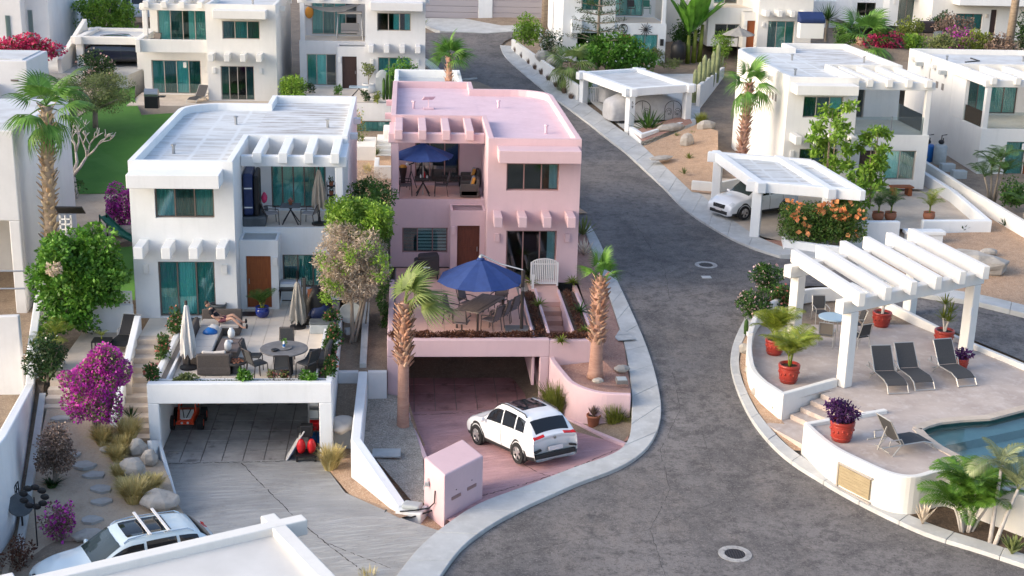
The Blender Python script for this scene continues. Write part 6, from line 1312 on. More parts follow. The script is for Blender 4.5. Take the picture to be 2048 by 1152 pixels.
st = thing('deck_stair', 'four stone steps rising from the kerb to the pool deck', 'stair', U(1600,840,1.2)); so_ = Vector(st.location)
A0 = Vector((wall_top[-1].x, wall_top[-1].y, 0)); A1 = Vector((P1b.x, P1b.y, 0)); ed = (A1-A0).normalized(); en = Vector((ed.y, -ed.x, 0))
for i in range(4):
    z = 1.22+.157*(i+1); a = A0+ed*(.3+.47*i)+en*.1; wd = 2.0
    off(MB().prism([tuple((a+v)[:2]) for v in (Vector((0,0,0)), ed*(1.97-.47*i-.002*i), ed*(1.97-.47*i-.002*i)+en*wd, en*wd)], 1.0, z-.003*i), so_).build('step', 'deck', st, bevel=.012)
# pool: stepped basin, coping and water
cop = thing('pool', 'teal swimming pool with submerged steps beside the single lounger', 'pool', U(1930,880,DZ)); co_ = Vector(cop.location)
inner = [Vector((p.x, p.y, 0)) for p in pool_o]
M['poolwall'] = mat('teal_pool_plaster', (.36,.53,.49), (.29,.46,.43), 2, .7)
bs = MB(); n_ = len(inner)
bs.add([(p.x, p.y, DZ+.001) for p in inner]+[(p.x, p.y, .5) for p in inner], [(i, n_+i, n_+(i+1)%n_, (i+1)%n_) for i in range(n_)])
off(bs, co_).build('basin', 'poolwall', cop)
fl = sheet('basin_floor', [(p.x, p.y, .6) for p in inner], 'poolwall', kind=None); fl.parent = cop; fl.location = -co_
s_a, s_b = U(1834,858,DZ), U(1876,894,DZ); sd_ = (s_b-s_a).normalized(); sn = Vector((-sd_.y, sd_.x, 0)); sn = sn if sn.x > 0 else -sn
def clip_poly(P, o, d, keep):
    out = []
    for i in range(len(P)):
        a, b = P[i], P[(i+1)%len(P)]; da, db = (a-o).dot(d)-keep, (b-o).dot(d)-keep
        if da <= 0: out.append(a)
        if da*db < 0: out.append(a+(b-a)*(da/(da-db)))
    return out
LEV = U(1834,858,0); step_dir = Vector((.42, -1, 0)).normalized()
tops = max((p-inner[3]).dot(step_dir) for p in inner[:6])
for k_, (keep, z) in enumerate(((.9, 1.50), (1.75, 1.2), (2.6, .9))):
    pp_ = clip_poly(inner, inner[3], step_dir, keep); off(MB().prism([(p.x, p.y) for p in pp_], .55, z-.002*k_), co_).build('pool_step', 'poolwall', cop)
M['water'] = bpy.data.materials.new('clear_pool_water'); M['water'].use_nodes = True; t_ = M['water'].node_tree; t_.nodes.clear()
o_ = nd(t_, 'OutputMaterial'); tr_ = nd(t_, 'BsdfTransparent'); tr_.inputs[0].default_value = (.80,.94,.95,1); g_ = nd(t_, 'BsdfGlossy'); g_.inputs['Roughness'].default_value = .06; fr_ = nd(t_, 'Fresnel'); fr_.inputs[0].default_value = 1.33
no_ = nd(t_, 'TexNoise', Scale=3.0, Detail=3); bp_ = nd(t_, 'Bump', Strength=.15, Distance=.05); t_.links.new(no_.outputs[0], bp_.inputs['Height']); t_.links.new(bp_.outputs[0], g_.inputs['Normal']); t_.links.new(bp_.outputs[0], fr_.inputs['Normal'])
mx_ = nd(t_, 'MixShader'); t_.links.new(fr_.outputs[0], mx_.inputs[0]); t_.links.new(tr_.outputs[0], mx_.inputs[1]); t_.links.new(g_.outputs[0], mx_.inputs[2]); t_.links.new(mx_.outputs[0], o_.inputs[0])
wsh = sheet('water', [(p.x, p.y, DZ-.12) for p in inner], 'water', kind=None); wsh.parent = cop; wsh.location = -co_
cpth = [(p.x, p.y) for p in inner]+[(inner[0].x, inner[0].y)]
off(MB().strip(cpth, .32, DZ-.06, DZ+.03), co_).build('coping', 'concrete_tan', cop, bevel=.01)
# access hatch in the pool wall
h0, h1 = U(1677,969,.9), U(1738,1004,.85); hv = (h1-h0); hv.z = 0; ha = math.atan2(hv.y, hv.x); T = thing('access_panel', 'tan slatted timber hatch set in the pool wall', 'hatch', (h0+h1)/2+Vector((math.sin(ha)*.02, -math.cos(ha)*.02, 0)), ha)
hw_ = hv.length/2; hh_ = UY(1679,926,h0.y).z-.9
M['plywood'] = mat('weathered_plywood', (.36,.29,.18), (.28,.22,.13), 3, .7, .2, 20, stretch=(1,1,8))
for i in range(7): MB().box(-hw_, hw_, -.03, .03, .04+(hh_-.06)*i/7, .04+(hh_-.06)*(i+.93)/7).build('slat', 'plywood', T)
MB().box(-hw_-.06, -hw_-.004, -.05, .05, -.02, hh_).box(-hw_-.06, hw_+.06, -.05, .05, hh_+.001, hh_+.05).box(-hw_-.06, hw_+.06, -.05, .05, -.08, -.022).build('frame', 'framepale', T)
# pergola
T = thing('pergola', 'white stucco pergola of six heavy beams over the pool deck', 'pergola', P1b); PO = Vector(P1b)
u_ = (P4b-P1b); u_.z = 0; v_ = (P2b-P1b); v_.z = 0; P3b = P1b+u_+v_
zp = UY(1690, 622, P1b.y).z; pw = .40
ang = math.atan2(u_.y, u_.x)
for p in (P1b, P2b, P3b, P4b): off(MB().obox((p.x, p.y, (DZ+zp)/2), (pw, pw, zp-DZ), rz=ang), PO).build('post', 'cream', T, bevel=.03)
ud, vd = u_.normalized(), v_.normalized()
for a, b in ((P1b, P4b), (P2b, P3b)): a_ = a-ud*.62; b_ = b+ud*.35; off(MB().bar((a_.x, a_.y, zp+.235), (b_.x, b_.y, zp+.235), .38, .46), PO).build('girder', 'cream', T, bevel=.03)
for i in range(6):
    o = P1b+u_*(i/5*1.0-.0)-vd*.72; e = o+v_+vd*(1.28); off(MB().bar((o.x, o.y, zp+.62), (e.x, e.y, zp+.62), .27, .50), PO).build('rafter', 'cream', T, bevel=.03)
b = P4b-Vector((0,0,0)); off(MB().obox((b.x-.08, b.y-.24, DZ+1.75), (.12,.1,.3), rz=ang), PO).build('lamp', 'plastic', T, bevel=.02)
# loungers
LB = ['grey sling lounger nearest the pergola front post', 'grey sling lounger in the middle of the pergola group', 'grey sling lounger beside the right pergola post', 'single grey sling lounger behind the pool wall']
for (h, ft, lb, back) in (((1752,748),(1813,803),LB[0],.95), ((1797,742),(1868,795),LB[1],.95), ((1872,735),(1947,781),LB[2],1.0), ((1748,908),(1850,893),LB[3],1.05)):
    a, b = U(*h, DZ), U(*ft, DZ); d = b-a; lounger(lb, a, math.atan2(d.y, d.x)-PI/2, 'sling loungers on the pool deck', back=back).scale = (1.12, 1.14, 1.14)
# red pots
def redpot(label, px, py, r, h, plant, **k):
    T = thing('potted_plant', label, 'potted plant', U(px, py, DZ)); z0 = pot_parts(T, h, r); return T, z0
def areca(label, px, py, r, h, stems, L, m='featheryellow', nf=6):
    T = clump_palm('potted_palm', label, U(px, py, DZ), stems, L, m, nf=nf+2, pot=(h, r, 'terracotta', 'urn'), arch=.75, lift=1.15, stemr=.03, stemmat='leaf_yellow'); return T
areca('yellow green palm in a red pot at the parapet corner, nearest the stairs', 1576, 764, .36, .68, [(-.05,0,.35), (.12,.06,.5), (.03,-.1,.6)], 1.35)
areca('yellow green palm in a red pot behind the left pergola post', 1548, 708, .34, .6, [(0,0,.4), (.1,.05,.55), (-.1,.05,.3)], 1.15)
def purple(label, px, py, r, h, s, n):
    T, z = redpot(label, px, py, r, h, None); cl = crown((0,0,z+s*.55), (s, s, s*.65), 14, .4, int(px))
    numesh('foliage', leaves(cl, n, .11, .45, .3, .8), 4, 'purple', T)
    mb = MB(); rg = random.Random(int(px))
    for i in range(18): a = rg.uniform(0, 6.28); q_ = rg.uniform(.6, 1.15)*s; mb.tube([(0,0,z-.02), (.4*q_*math.cos(a), .4*q_*math.sin(a), z+.5*s), (q_*math.cos(a), q_*math.sin(a), z+rg.uniform(.3,1.1)*s)], [.012,.009,.004], 4)
    mb.build('stem', 'purple', T); return T
purple('big red pot of dark purple foliage on the pool wall', 1682, 880, .37, .68, .64, 1500)
purple('smaller red pot of purple foliage at the right pergola post', 1922, 738, .23, .42, .34, 420)
T, z = redpot('red pot with a short stemmed plant beside the far pergola post', 1762, 652, .36, .6, None); rosette('x', 'x', 'x', (0,0,0), 16, .4, .06, 'leaf_yellow', lo=-.1).parent = T
c = [o for o in T.children if o.type == 'EMPTY'][0]
for ch in list(c.children): ch.parent = T; ch.location.z += z+.35
bpy.data.objects.remove(c); MB().tube([(0,0,z-.1), (.03,0,z+.38)], .06, 8).build('trunk', 'wood_pale', T)
T, z = redpot('red pot with a tall branching dracaena by the right pergola post', 1886, 690, .36, .62, None); r_ = rosette('x', 'x', 'x', (0,0,0), 22, .5, .05, 'leaf_yellow', lo=.0, hi=1.4)
tips = [(-.12,0,.55), (.16,.05,.75), (.05,-.12,.45), (-.05,.12,1.05)]; mb = MB()
for tx, ty, tz in tips: mb.tube([(0,0,z-.05), (tx*.5, ty*.5, z+tz*.5), (tx, ty, z+tz)], [.05,.04,.03], 6)
mb.build('trunk', 'wood_pale', T)
lv = list(r_.children)
for i, ch in enumerate(lv):
    for j, (tx, ty, tz) in enumerate(tips):
        o = ch if j == 0 else ch.copy()
        if j: COL.objects.link(o)
        o.parent = T; o.location = (tx, ty, z+tz)
bpy.data.objects.remove(r_)
# dining set under the pergola
tb = U(1664, 668, DZ); round_table('round pale glass table under the pergola', tb, .58, .72, 'glasstable', 'alu', False)
for (px, py, lb, cl_) in ((1640,645,'dark backed sling chair behind the glass table','sling'), (1652,690,'taupe backed sling chair in front of the glass table','slingtan'), (1705,668,'dark sling chair right of the glass table, farther one','sling'), (1716,692,'dark sling chair right of the glass table, nearer the front post','sling')):
    p = U(px, py, DZ); d = tb-p; chair('patio_chair', lb, 'chair', p, math.atan2(d.y, d.x)-PI/2, frame='alu', cloth=cl_, group='sling chairs at the glass table')
tag(MB().box(-.2,.2,-.15,.15,0,.45).build('black_speaker', 'black', loc=U(1604,690,DZ), bevel=.02), 'small black speaker box behind the left pergola post', 'speaker')
# planting bed at the corner with palms and aloes
bedq = [Vector((p.x-.0, p.y-.08, f(p.y)+.12)) for p in lpath[int(len(lpath)*.55):]]
kin = [Vector((p.x, p.y, f(p.y)+.1)) for p in IK_IN[8:]]
sheet('planting_bed', bedq+kin[::-1], 'mulch')
sheet('planting_bed', [Vector((p.x, p.y, f(p.y)+.1)) for p in IK_IN[:7]]+[Vector((p.x-.02, p.y, f(p.y)+.12)) for p in [low_top[0]]+[wall_top[-1]]+wpath[4:-2][::-1]], 'gravel')
clump_palm('areca_palm', 'dense green clumping palm in the bed below the pool wall', G(1932,1062,.12), [(-.5,0,.9), (-.2,.15,1.2), (.1,-.1,1.3), (.35,.1,1.1), (.6,.0,.85), (.0,.3,1.3), (-.35,-.1,.7), (.2,-.15,.75)], 1.25, 'featherbright', nf=9, stemr=.04, n=34, stemmat='wood_pale', arch=.8)
clump_palm('arching_palm', 'pale arching palm leaning over the pool from the bed', G(1978,1090,.12), [(.35,.6,2.2), (.75,.25,1.6)], 1.5, 'featherpale', nf=6, stemr=.055, n=34, w=.40, stemmat='wood_pale', arch=.95)
rosette('aloe', 'upright pale aloe against the pool wall', 'aloe', G(1845,1048,.12), 16, .62, .10, 'twig', lo=.9, hi=1.45, curl=.0)
rosette('aloe', 'pale green aloe in the bed at the bottom right corner', 'aloe', G(2024,1108,.12), 18, .62, .14, 'leaf_olive', lo=.7, hi=1.4, curl=.0)
rosette('aloe', 'small spiky aloe by the kerb below the deck corner', 'aloe', G(1550,826,.12), 14, .42, .07, 'leaf_olive', lo=.7, hi=1.4)
for i, (x, y) in enumerate(((1490,705),(1500,745),(1515,790))): boulder(['small tan stone at the kerb, nearest the flowers','small tan stone at the kerb, halfway down','small tan stone at the kerb, nearest the aloe'][i], G(x, y, .12), (.22,.18,.2), 30+i, group='stones along the pool island kerb')
T = thing('column_cactus', 'small green column cactus beside the island kerb', 'cactus', G(1491,668,.12)); MB().lathe([(.07,0), (.09,.25), (.08,.5), (.03,.6), (0,.61)], 8, wob=.1).build('stem', 'leaf_mid', T, smooth=True)
T = thing('white_spotlight', 'little white spotlight post at the island kerb', 'light', G(1497,690,.12)); MB().box(-.05,.05,-.05,.05,0,.4).build('post', 'plastic', T); MB().obox((0,-.05,.45), (.22,.2,.16)).build('head', 'plastic', T, bevel=.02)
for i, (x, y, rr, lb) in enumerate(((1535,560,.85,'pink flowered bougainvillea beyond the deck wall, farthest up'), (1512,612,.75,'pink flowered bush at the kerb where the roads fork'), (1566,592,.6,'green flowering bush pressed against the deck wall'))):
    shrub('flowering_bush', lb, 'flowering bush', G(x, y+22, .1), (rr, rr*.8, rr*.85), 2600, .11, 'leaf_mid', k=22, flower='palepink' if i < 2 else 'coral', nf=220, fs=.1, seed=40+i)
# manholes
M['oldconcrete'] = mat('dull_concrete_collar', (.40,.39,.375), (.28,.27,.26), 4, .95, .5, 30, c3=(.10,.095,.09), scale3=9, amt3=.6, lo3=.55, hi3=.7)
for (x, y, lb, r_) in ((1412,530,'concrete ringed manhole where the roads fork',.5), (1470,1108,'round concrete ringed drain grate near the bottom of the road',.47)):
    T = thing('manhole', lb, 'manhole', G(x, y, .0)); sl = (f(G(x,y).y+.5)-f(G(x,y).y-.5)); T.rotation_euler.x = math.atan(sl)
    MB().lathe([(r_,-.03), (r_,.012), (r_*.64,.016), (r_*.62,.006)], 36).build('ring', 'oldconcrete', T)
    MB().lathe([(r_*.61,.008), (0,.008)], 28).build('cover', 'clad', T)
    gr = MB()
    for i in range(-3, 4): hl = math.sqrt(max(0, (r_*.58)**2-(i*.075)**2)); gr.box(i*.075-.018, i*.075+.018, -hl, hl, .006, .018); gr.box(-hl, hl, i*.075-.014, i*.075+.014, .006, .015)
    gr.build('grate', 'darkframe', T)
o = MB().box(-.2,.2,-.35,.0,-.01,.012).build('concrete_patch', 'concrete', loc=G(1411,552,.0)); tag(o, None, None, kind='structure')

# ------------------------------------------------------------ carports on the right
def carport(label, A, B, C_, ztop, over=0, bw=.42, bh=.5, num=None, rm='roofplain', pw=.45, mm='white'):
    """A,B,C: three post feet (B the near corner)"""
    T = thing('carport', label, 'carport', B); D2 = A+C_-B; O = Vector(B); a_ = A-B; c_ = C_-B; ang = math.atan2(c_.y, c_.x)
    for p in (A, B, C_, D2): off(MB().obox((p.x, p.y, (p.z-.3+ztop-bh)/2), (pw, pw, ztop-bh-p.z+.3), rz=ang), O).build('post', mm, T, bevel=.03)
    ad = Vector((a_.x, a_.y, 0)).normalized(); cd = Vector((c_.x, c_.y, 0)).normalized()
    for (p, q, dd, dz) in ((A, B, -ad, 0), (D2, C_, -ad, .0), (B, C_, cd, -.012), (A, D2, cd, -.012)):
        s = p-dd*.55; e = q+dd*.55
        if over and dd is cd: e = q+cd*over
        off(MB().bar((s.x, s.y, ztop-bh/2+dz), (e.x, e.y, ztop-bh/2+dz), bw, bh), O).build('beam', mm, T, bevel=.03)
    poly = [B-Vector((0,0,0)), C_, D2, A]; off(MB().prism([(p.x, p.y) for p in (B, C_, D2, A)], ztop-.32, ztop-.22), O).build('roof', rm, T)
    if over:
        o1, o2 = C_+cd*over, D2+cd*over; off(MB().bar((o1.x-ad.x*.2, o1.y-ad.y*.2, ztop-bh/2-.006), (o2.x, o2.y, ztop-bh/2-.006), .28, bh-.03), O).build('beam', mm, T, bevel=.03); off(MB().prism([(p.x, p.y) for p in (C_, o1, o2, D2)], ztop-.36, ztop-.26), O).build('roof', rm, T)
    return T, ang
# near carport with the white suv
B2 = G(1509,474,.05); zt2 = UY(1509,380,B2.y).z+.45; A2 = U(1424,302,zt2); A2.z = f(A2.y); C2 = U(1668,375,zt2); B2t = U(1515,378,zt2)
A2 = Vector((A2.x+.3, A2.y-.3, B2.z)); C2 = Vector((C2.x-.2, C2.y+.2, B2.z))
carport('white carport with gridded roof over the white suv', A2, B2, C2, zt2, over=1.5, rm='roofwhite')
w1, w2 = G(1482,441,.1), G(1573,426,.1); d = w1-w2; rz = math.atan2(d.y, d.x); sdv = Vector((-math.sin(rz), math.cos(rz), 0)); sdv = sdv if sdv.y > 0 else -sdv
car('parked_suv', 'white suv with dark grille nosing out of the near carport', 'suv', (w1+w2)/2+sdv*.86, rz, L=4.6, W=1.84, H=1.7, sunroof=False)
drape('carport_floor', [G(1440,466), G(1385,385), G(1395,372)+Vector((0,2,0)), G(1600,372), G(1720,440), G(1590,492), G(1510,474)], .09, 'concrete_tan')
tag(MB().strip([tuple(G(1383,383)[:2]), tuple(G(1432,388)[:2]), tuple(G(1500,372)[:2])], .25, 2.2, 3.3).build('low_wall', 'cream', bevel=.03), 'low white wall behind the nose of the white suv', 'wall')
# far carport with two covered cars
Bf = G(1258,262,.05); ztf = UY(1258,190,Bf.y).z+.45; Af = U(1160,143,ztf); Cf = U(1385,168,ztf)
Af = Vector((Af.x+.3, Af.y, Bf.z)); Cf = Vector((Cf.x-.3, Cf.y, Bf.z))
cpt, an_ = carport('white carport up the street over two sheeted cars', Af, Bf, Cf, ztf)
M['number'] = M['black']
def text(s, size, m, parent, loc, rot, ext=.01, name='lettering'):
    cu = bpy.data.curves.new(name, 'FONT'); cu.body = s; cu.size = size; cu.extrude = ext; cu.align_x = 'CENTER'; cu.align_y = 'CENTER'
    o = bpy.data.objects.new(name, cu); COL.objects.link(o); dg = bpy.context.evaluated_depsgraph_get(); me = bpy.data.meshes.new_from_object(o.evaluated_get(dg)); bpy.data.objects.remove(o); me.materials.clear(); me.materials.append(M[m]); o = bpy.data.objects.new(name, me); COL.objects.link(o); o.parent = parent; o.location = loc; o.rotation_euler = rot; return o
text('5\n9', .26, 'black', cpt, (-math.sin(-an_)*-.0+.235*math.sin(an_), -.24, ztf-Bf.z-1.05), (PI/2, 0, an_))
drape('carport_floor', [G(1183,208), G(1170,190), G(1200,150), G(1400,150), G(1400,235), G(1290,292)], .09, 'concrete')
def covered_car(label, p, rz, L, W, H, seed):
    T = thing('covered_car', label, 'covered car', p, rz); mb = MB(); rg = random.Random(seed); n = 28; prof = [(-.5,.62),(-.46,.72),(-.33,.86),(-.12,1.0),(.1,.98),(.22,.78),(.4,.66),(.48,.56),(.5,.4)]
    sect = [(-.5,.06),(-.52,.3),(-.5,.55),(-.40,.88),(-.2,1.0),(0,1.02),(.2,1.0),(.40,.88),(.5,.55),(.52,.3),(.5,.06)]
    for i, (x, h) in enumerate(prof):
        e = .86 if i in (0, len(prof)-1) else 1
        for j, (y, z) in enumerate(sect): w_ = .012*math.sin(i*2.9+j*1.7+seed)*L/4; mb.v.append((x*L+w_, y*W*e+w_, max(.05, z*h*H)+w_*.5))
    m_ = len(sect)
    for i in range(len(prof)-1):
        for j in range(m_-1): mb.f.append((i*m_+j, (i+1)*m_+j, (i+1)*m_+j+1, i*m_+j+1))
    mb.f += [tuple(j for j in reversed(range(m_))), tuple((len(prof)-1)*m_+j for j in range(m_))]
    o = mb.build('cover', 'carcover', T, smooth=True, weld=True); s = o.modifiers.new('s', 'SUBSURF'); s.levels = s.render_levels = 2
    dm = o.modifiers.new('folds', 'DISPLACE'); tx = bpy.data.textures.new('folds', 'CLOUDS'); tx.noise_scale = .35; dm.texture = tx; dm.strength = .10; dm.mid_level = .5
    for x in (-.3, .3):
        for s_ in (-1, 1): MB().lathe([(.33,-.1), (.33,.1)], 18).build('wheel', 'rubber', T).matrix_local = Matrix.Translation((x*L, s_*(W/2-.16), .33)) @ Matrix.Rotation(PI/2, 4, 'X')
    return T
M['carcover'] = mat('silver_car_cover', (.44,.44,.455), (.36,.36,.375), 2.5, .55, .5, 5)
p = (U(1210,240,3.15)+U(1365,225,3.15))/2; 
covered_car('silver sheeted car in the far carport, the one nearer the street corner', G(1292,240,.1)+Vector((0,.4,0)), rad(10), 5.5, 2.15, 1.95, 2)
covered_car('silver sheeted car in the far carport, partly hidden behind the other', G(1240,206,.1)+Vector((.9,1.0,0)), rad(14), 4.9, 1.9, 1.65, 5)
# white railing and iron gates in the carport
T = thing('white_railing', 'short white railing between post and sheeted car', 'railing', G(1176,205,.05), .1)
for i in range(8): MB().box(.12*i,.12*i+.03,-.01,.02,0,1.0).build('bar', 'whitemetal', T)
MB().box(0,.9,-.015,.025,1.0,1.05).build('rail', 'whitemetal', T)
for i, (x, lb) in enumerate(((1283, 'black scrolled iron gate leaf behind the street agave, left one'), (1345, 'black scrolled iron gate leaf behind the street agave, right one'))):
    T = thing('iron_gate', lb, 'iron gate', G(x, 246, .1)); ar = [(.55*math.cos(t*PI/10), 0, .95+.5*math.sin(t*PI/10)) for t in range(11)]
    MB().tube([(.55,0,0)]+ar+[(-.55,0,0)], .022, 5).build('frame', 'black', T); mb = MB()
    for s in (-1, 1):
        for r_ in (.25, .14): mb.tube([(s*(.27+r_*math.cos(k*.7)*(1-k*.07)), 0, .7+r_*1.3*math.sin(k*.7)*(1-k*.07)) for k in range(9)], .014, 4)
    mb.tube([(0,0,0), (0,0,1.4)], .016, 4).build('scroll', 'black', T)
rosette('agave', 'big blue green agave in the gravel corner below the far carport', 'agave', G(1297,262,.15), 36, 1.6, .14, 'leaf_mid', lo=.1, hi=1.3, curl=.05)
# walls and beds along the right pavement
tw = [U(1027,77,4.6), U(1090,125,4.2), U(1159,172,3.9)]; bw_ = [G(1025,99,.05), G(1090,152,.05), G(1158,203,.05)]
tag(MB().strip([(p.x, p.y) for p in bw_], .22, [p.z-.2 for p in bw_], [UY(x, y, b.y).z for (x, y), b in zip(((1026,78),(1092,124),(1159,172)), bw_)]).build('garden_wall', 'cream', bevel=.03), 'long low white garden wall climbing along the street', 'wall')
for i, (x, y) in enumerate(((1032,107),(1045,118),(1058,130),(1070,141),(1083,151),(1097,163),(1112,176),(1128,189),(1142,200))):
    tuft('dry_tuft', 'dry reddish tuft along the long street wall, '+['topmost, by the round green bush','second from the top','third from the top','fourth from the top','fifth, midway down','fourth from the carport','third from the carport','second from the carport','lowest, beside the carport post'][i], G(x, y-2, .08), .3, .5, 110, 'drypink', 'dry tufts along the street wall')
o = [Vector((bw_[0].x+.15, bw_[0].y, 5.3)), Vector((bw_[1].x+.15, bw_[1].y, 4.5)), Vector((bw_[2].x+.15, bw_[2].y, 3.95)), Vector((20, 93, 3.95)), Vector((20, 112, 5.3)), Vector((bw_[0].x+1, 118, 5.8))]
sheet('garden_lawn', o, 'lawn')
gyl = gp([(1262,264),(1300,300),(1345,345),(1385,383)], .1); 
gv = MB().strip([tuple(G(1262,270)[:2]), tuple(G(1283,288)[:2]), tuple(G(1388,245)[:2])], .28, 2.8, 3.75).build('planter_wall', 'white', bevel=.03); tag(gv, 'white angled planter wall holding the street agave', 'wall')
sheet('gravel_bed', [G(1264,262,.4), G(1285,283,.4), G(1385,246,.4), G(1375,228,.35)], 'reddirt')
sheet('gravel_bed', [G(1286,292,.12), G(1340,342,.12), G(1384,384,.12), G(1432,388,.15), G(1436,300,.5), G(1436,262,.7), G(1395,248,.5)], 'gravel')
for i, (x, y, r_, lb) in enumerate(((1375,290,(.55,.38,.4),'larger pale boulder in the gravel slope by the palm'), (1410,262,(.8,.45,.4),'low grey rock shelf below the right white house'), (1338,262,(1.3,.5,.25),'flat grey rock beside the white planter wall'), (1325,318,(.9,.4,.12),'flat rock slab at the pavement edge of the gravel slope'))):
    boulder(lb, G(x, y, .35), r_, 50+i, rz=.6)
for i, (x, y, lb) in enumerate(((1353,275,'small agave left of the pale boulder'), (1385,272,'small agave right of the pale boulder'), (1378,318,'yellow agave in the middle of the gravel slope'), (1368,348,'tiny agave near the pavement in the gravel slope'))):
    rosette('small_agave', lb, 'agave', G(x, y, .25), 16, .42, .07, 'leaf_olive' if i != 2 else 'leaf_yellow', lo=.2, hi=1.3, group=None)
tuft('grass_clump', 'green grass clump at the end of the white planter wall', G(1402,250,.5), .6, .8, 450, 'limegrass')
# palm against the right house
b = UY(1484,300,72.0); b.z = 2.7; h = hgt(b, 1484, 160); fan_palm('slim palm with a shaggy red brown trunk before the right house', b, h, .22, n=10, R=.9, Lp=.55, stub0=.12, stub=(190,.3,.09,'boot'), bark='barkpink', leaf='fan', droop=.9, low=-.2, high=1.45, stubrad=1.1, lean=(.15,0))
# flowering hedge and patio of the right house
hb = G(1640,500,.1); hcl = []
for i in range(9):
    for j in range(3):
        for k_ in range(3): hcl.append(((-1.6+.4*i, -.5+.5*j, .35+.5*k_+random.uniform(-.05,.08)), (.36,.38,.36)))
shrub('hedge', 'clipped square hedge with orange flowers before the carport', 'hedge', hb+Vector((.2,.6,.3)), 1, 15000, .12, 'leaf_hedge', clumps=hcl, flower='orange', nf=160, fs=.24, fcl=[((random.uniform(-1.7,1.7), random.uniform(-.95,-.6) if i % 2 else random.uniform(-.6,.4), random.uniform(.6,1.5) if i % 2 else 1.72), (.2,.2,.14)) for i in range(18)], seed=8, stem=8)
hs = [G(1568,482,.1), G(1572,498,.1), G(1640,508,.1), G(1705,515,.1)]
tag(MB().strip([(p.x, p.y) for p in hs], .25, 1.9, [f(p.y)+.55 for p in hs]).build('planter_wall', 'white', bevel=.03), 'low white wall at the foot of the orange flowered hedge', 'wall')
sheet('gravel_bed', [G(1515,478,.1), G(1568,482,.1), G(1572,498,.1), G(1560,503,.1)], 'reddirt')
drape('patio', [G(1690,448), G(1700,400), G(1735,372), G(1835,352), G(1978,452), G(1842,468)], .12, 'concrete_tan')
w_ = [G(1688,490,.1), G(1794,487,.1)]; tag(MB().strip([(p.x, p.y) for p in w_], .3, 1.8, [UY(1690,442,w_[0].y).z, UY(1794,442,w_[1].y).z]).build('patio_wall', 'white', bevel=.04), 'white patio wall beside the orange flowered hedge', 'wall')
w_ = [G(1842,464,.1), G(1974,464,.1), G(1905,405,.1), G(1830,357,.1)]
tag(MB().strip([(p.x, p.y) for p in w_], .3, 1.8, [UY(1842,440,w_[0].y).z, UY(1974,440,w_[1].y).z, f(w_[2].y)+.75, f(w_[3].y)+.75]).build('patio_wall', 'white', bevel=.04), 'white wall bending round the outer corner of the patio', 'wall')
T = thing('meter_bench', 'white rectangular masonry box with a capped top by the gravel', 'masonry box', G(1846,485,.1)); MB().box(-.85,.85,-.25,.25,-.2,.42).build('base', 'white', T, bevel=.02); MB().box(-.95,.95,-.32,.32,.421,.6).build('cap', 'white', T, bevel=.03)
for i, (x, y, m_, lb) in enumerate(((1755,440,'feather','green palm in a clay pot on the patio, nearest the hedge'), (1780,440,'feather','green palm in a clay pot on the patio, second from the hedge'), (1857,440,'featheryellow','yellow green palm in a clay pot by the patio corner wall'), (1822,372,'feather','tall narrow palm in a red pot at the house corner'))):
    clump_palm('potted_palm', lb, G(x, y, .14), [(0,0,.3), (.08,.05,.5)] if i < 3 else [(0,0,.5), (.05,.02,1.1)], 1.0, m_, nf=7, pot=(.42,.3,'clay','round') if i < 3 else (.8,.4,'clay','round'), arch=.8, n=16, lift=1.25, group='potted palms on the right patio')
for i, (x, lb) in enumerate(((1768, 'left of two low wooden lounge chairs on the right patio'), (1800, 'right of two low wooden lounge chairs on the right patio'))):
    T = thing('wooden_chair', lb, 'lounge chair', G(x, 372, .13), .1); MB().box(-.45,.45,-.4,.4,.3,.36).build('seat', 'wood', T)
    for s in (-1, 1): MB().box(s*.48-.04,s*.48+.04,-.4,.4,.62,.68).build('armrest', 'wood', T); MB().box(s*.48-.04,s*.48+.04,-.4,-.32,0,.62).box(s*.48-.04,s*.48+.04,.32,.4,0,.62).build('leg', 'wood', T)
    for k_ in range(3): MB().box(-.44,.44,.36,.40,.42+.12*k_,.50+.12*k_).build('back_slat', 'wood', T)
T = thing('wooden_table', 'low wooden slab table in front of the lounge chairs', 'table', G(1801, 390, .13), .05); MB().box(-.6,.6,-.3,.3,.42,.5).build('tabletop', 'wood', T, bevel=.01)
for s in (-1, 1): MB().box(s*.42-.1,s*.42+.1,-.26,.26,0,.419).build('leg', 'wood', T)
# bamboo like trees
def bamboo(label, base, h, r, seed, n):
    T = thing('slender_tree', label, 'tree', base); rg = random.Random(seed); mb = MB(); cl = []
    for i in range(4):
        x, y = rg.uniform(-.3,.3), rg.uniform(-.25,.25); hh = h*rg.uniform(.8,1.0); mb.tube([(x*.4,y*.4,-.1), (x*.8,y*.8,hh*.5), (x,y,hh*.95)], [.04,.03,.012], 6)
        for k_ in range(7): t = .3+.7*k_/6; a = rg.uniform(0,6.28); q_ = r*(1.15-.5*abs(t-.65))*rg.uniform(.6,1.2); cl.append(((x+q_*.95*math.cos(a), y+q_*.8*math.sin(a), hh*t), (q_*.45, q_*.45, q_*.3)))
    mb.build('trunk', 'bark', T, smooth=True); numesh('crown', leaves(cl, int(n*.85), .27, .42, .05, .4, .2), 4, 'leaf_lime', T)
bamboo('lime leaved slender tree at the door of the right house, left of two', G(1652,408,.15), 5.2, .7, 3, 2600); bamboo('lime leaved slender tree before the right house window', G(1738,412,.15), 4.4, .62, 6, 2200); bamboo('lower lime slender tree between carport and hedge', G(1712,455,.15), 2.6, .6, 9, 1300)
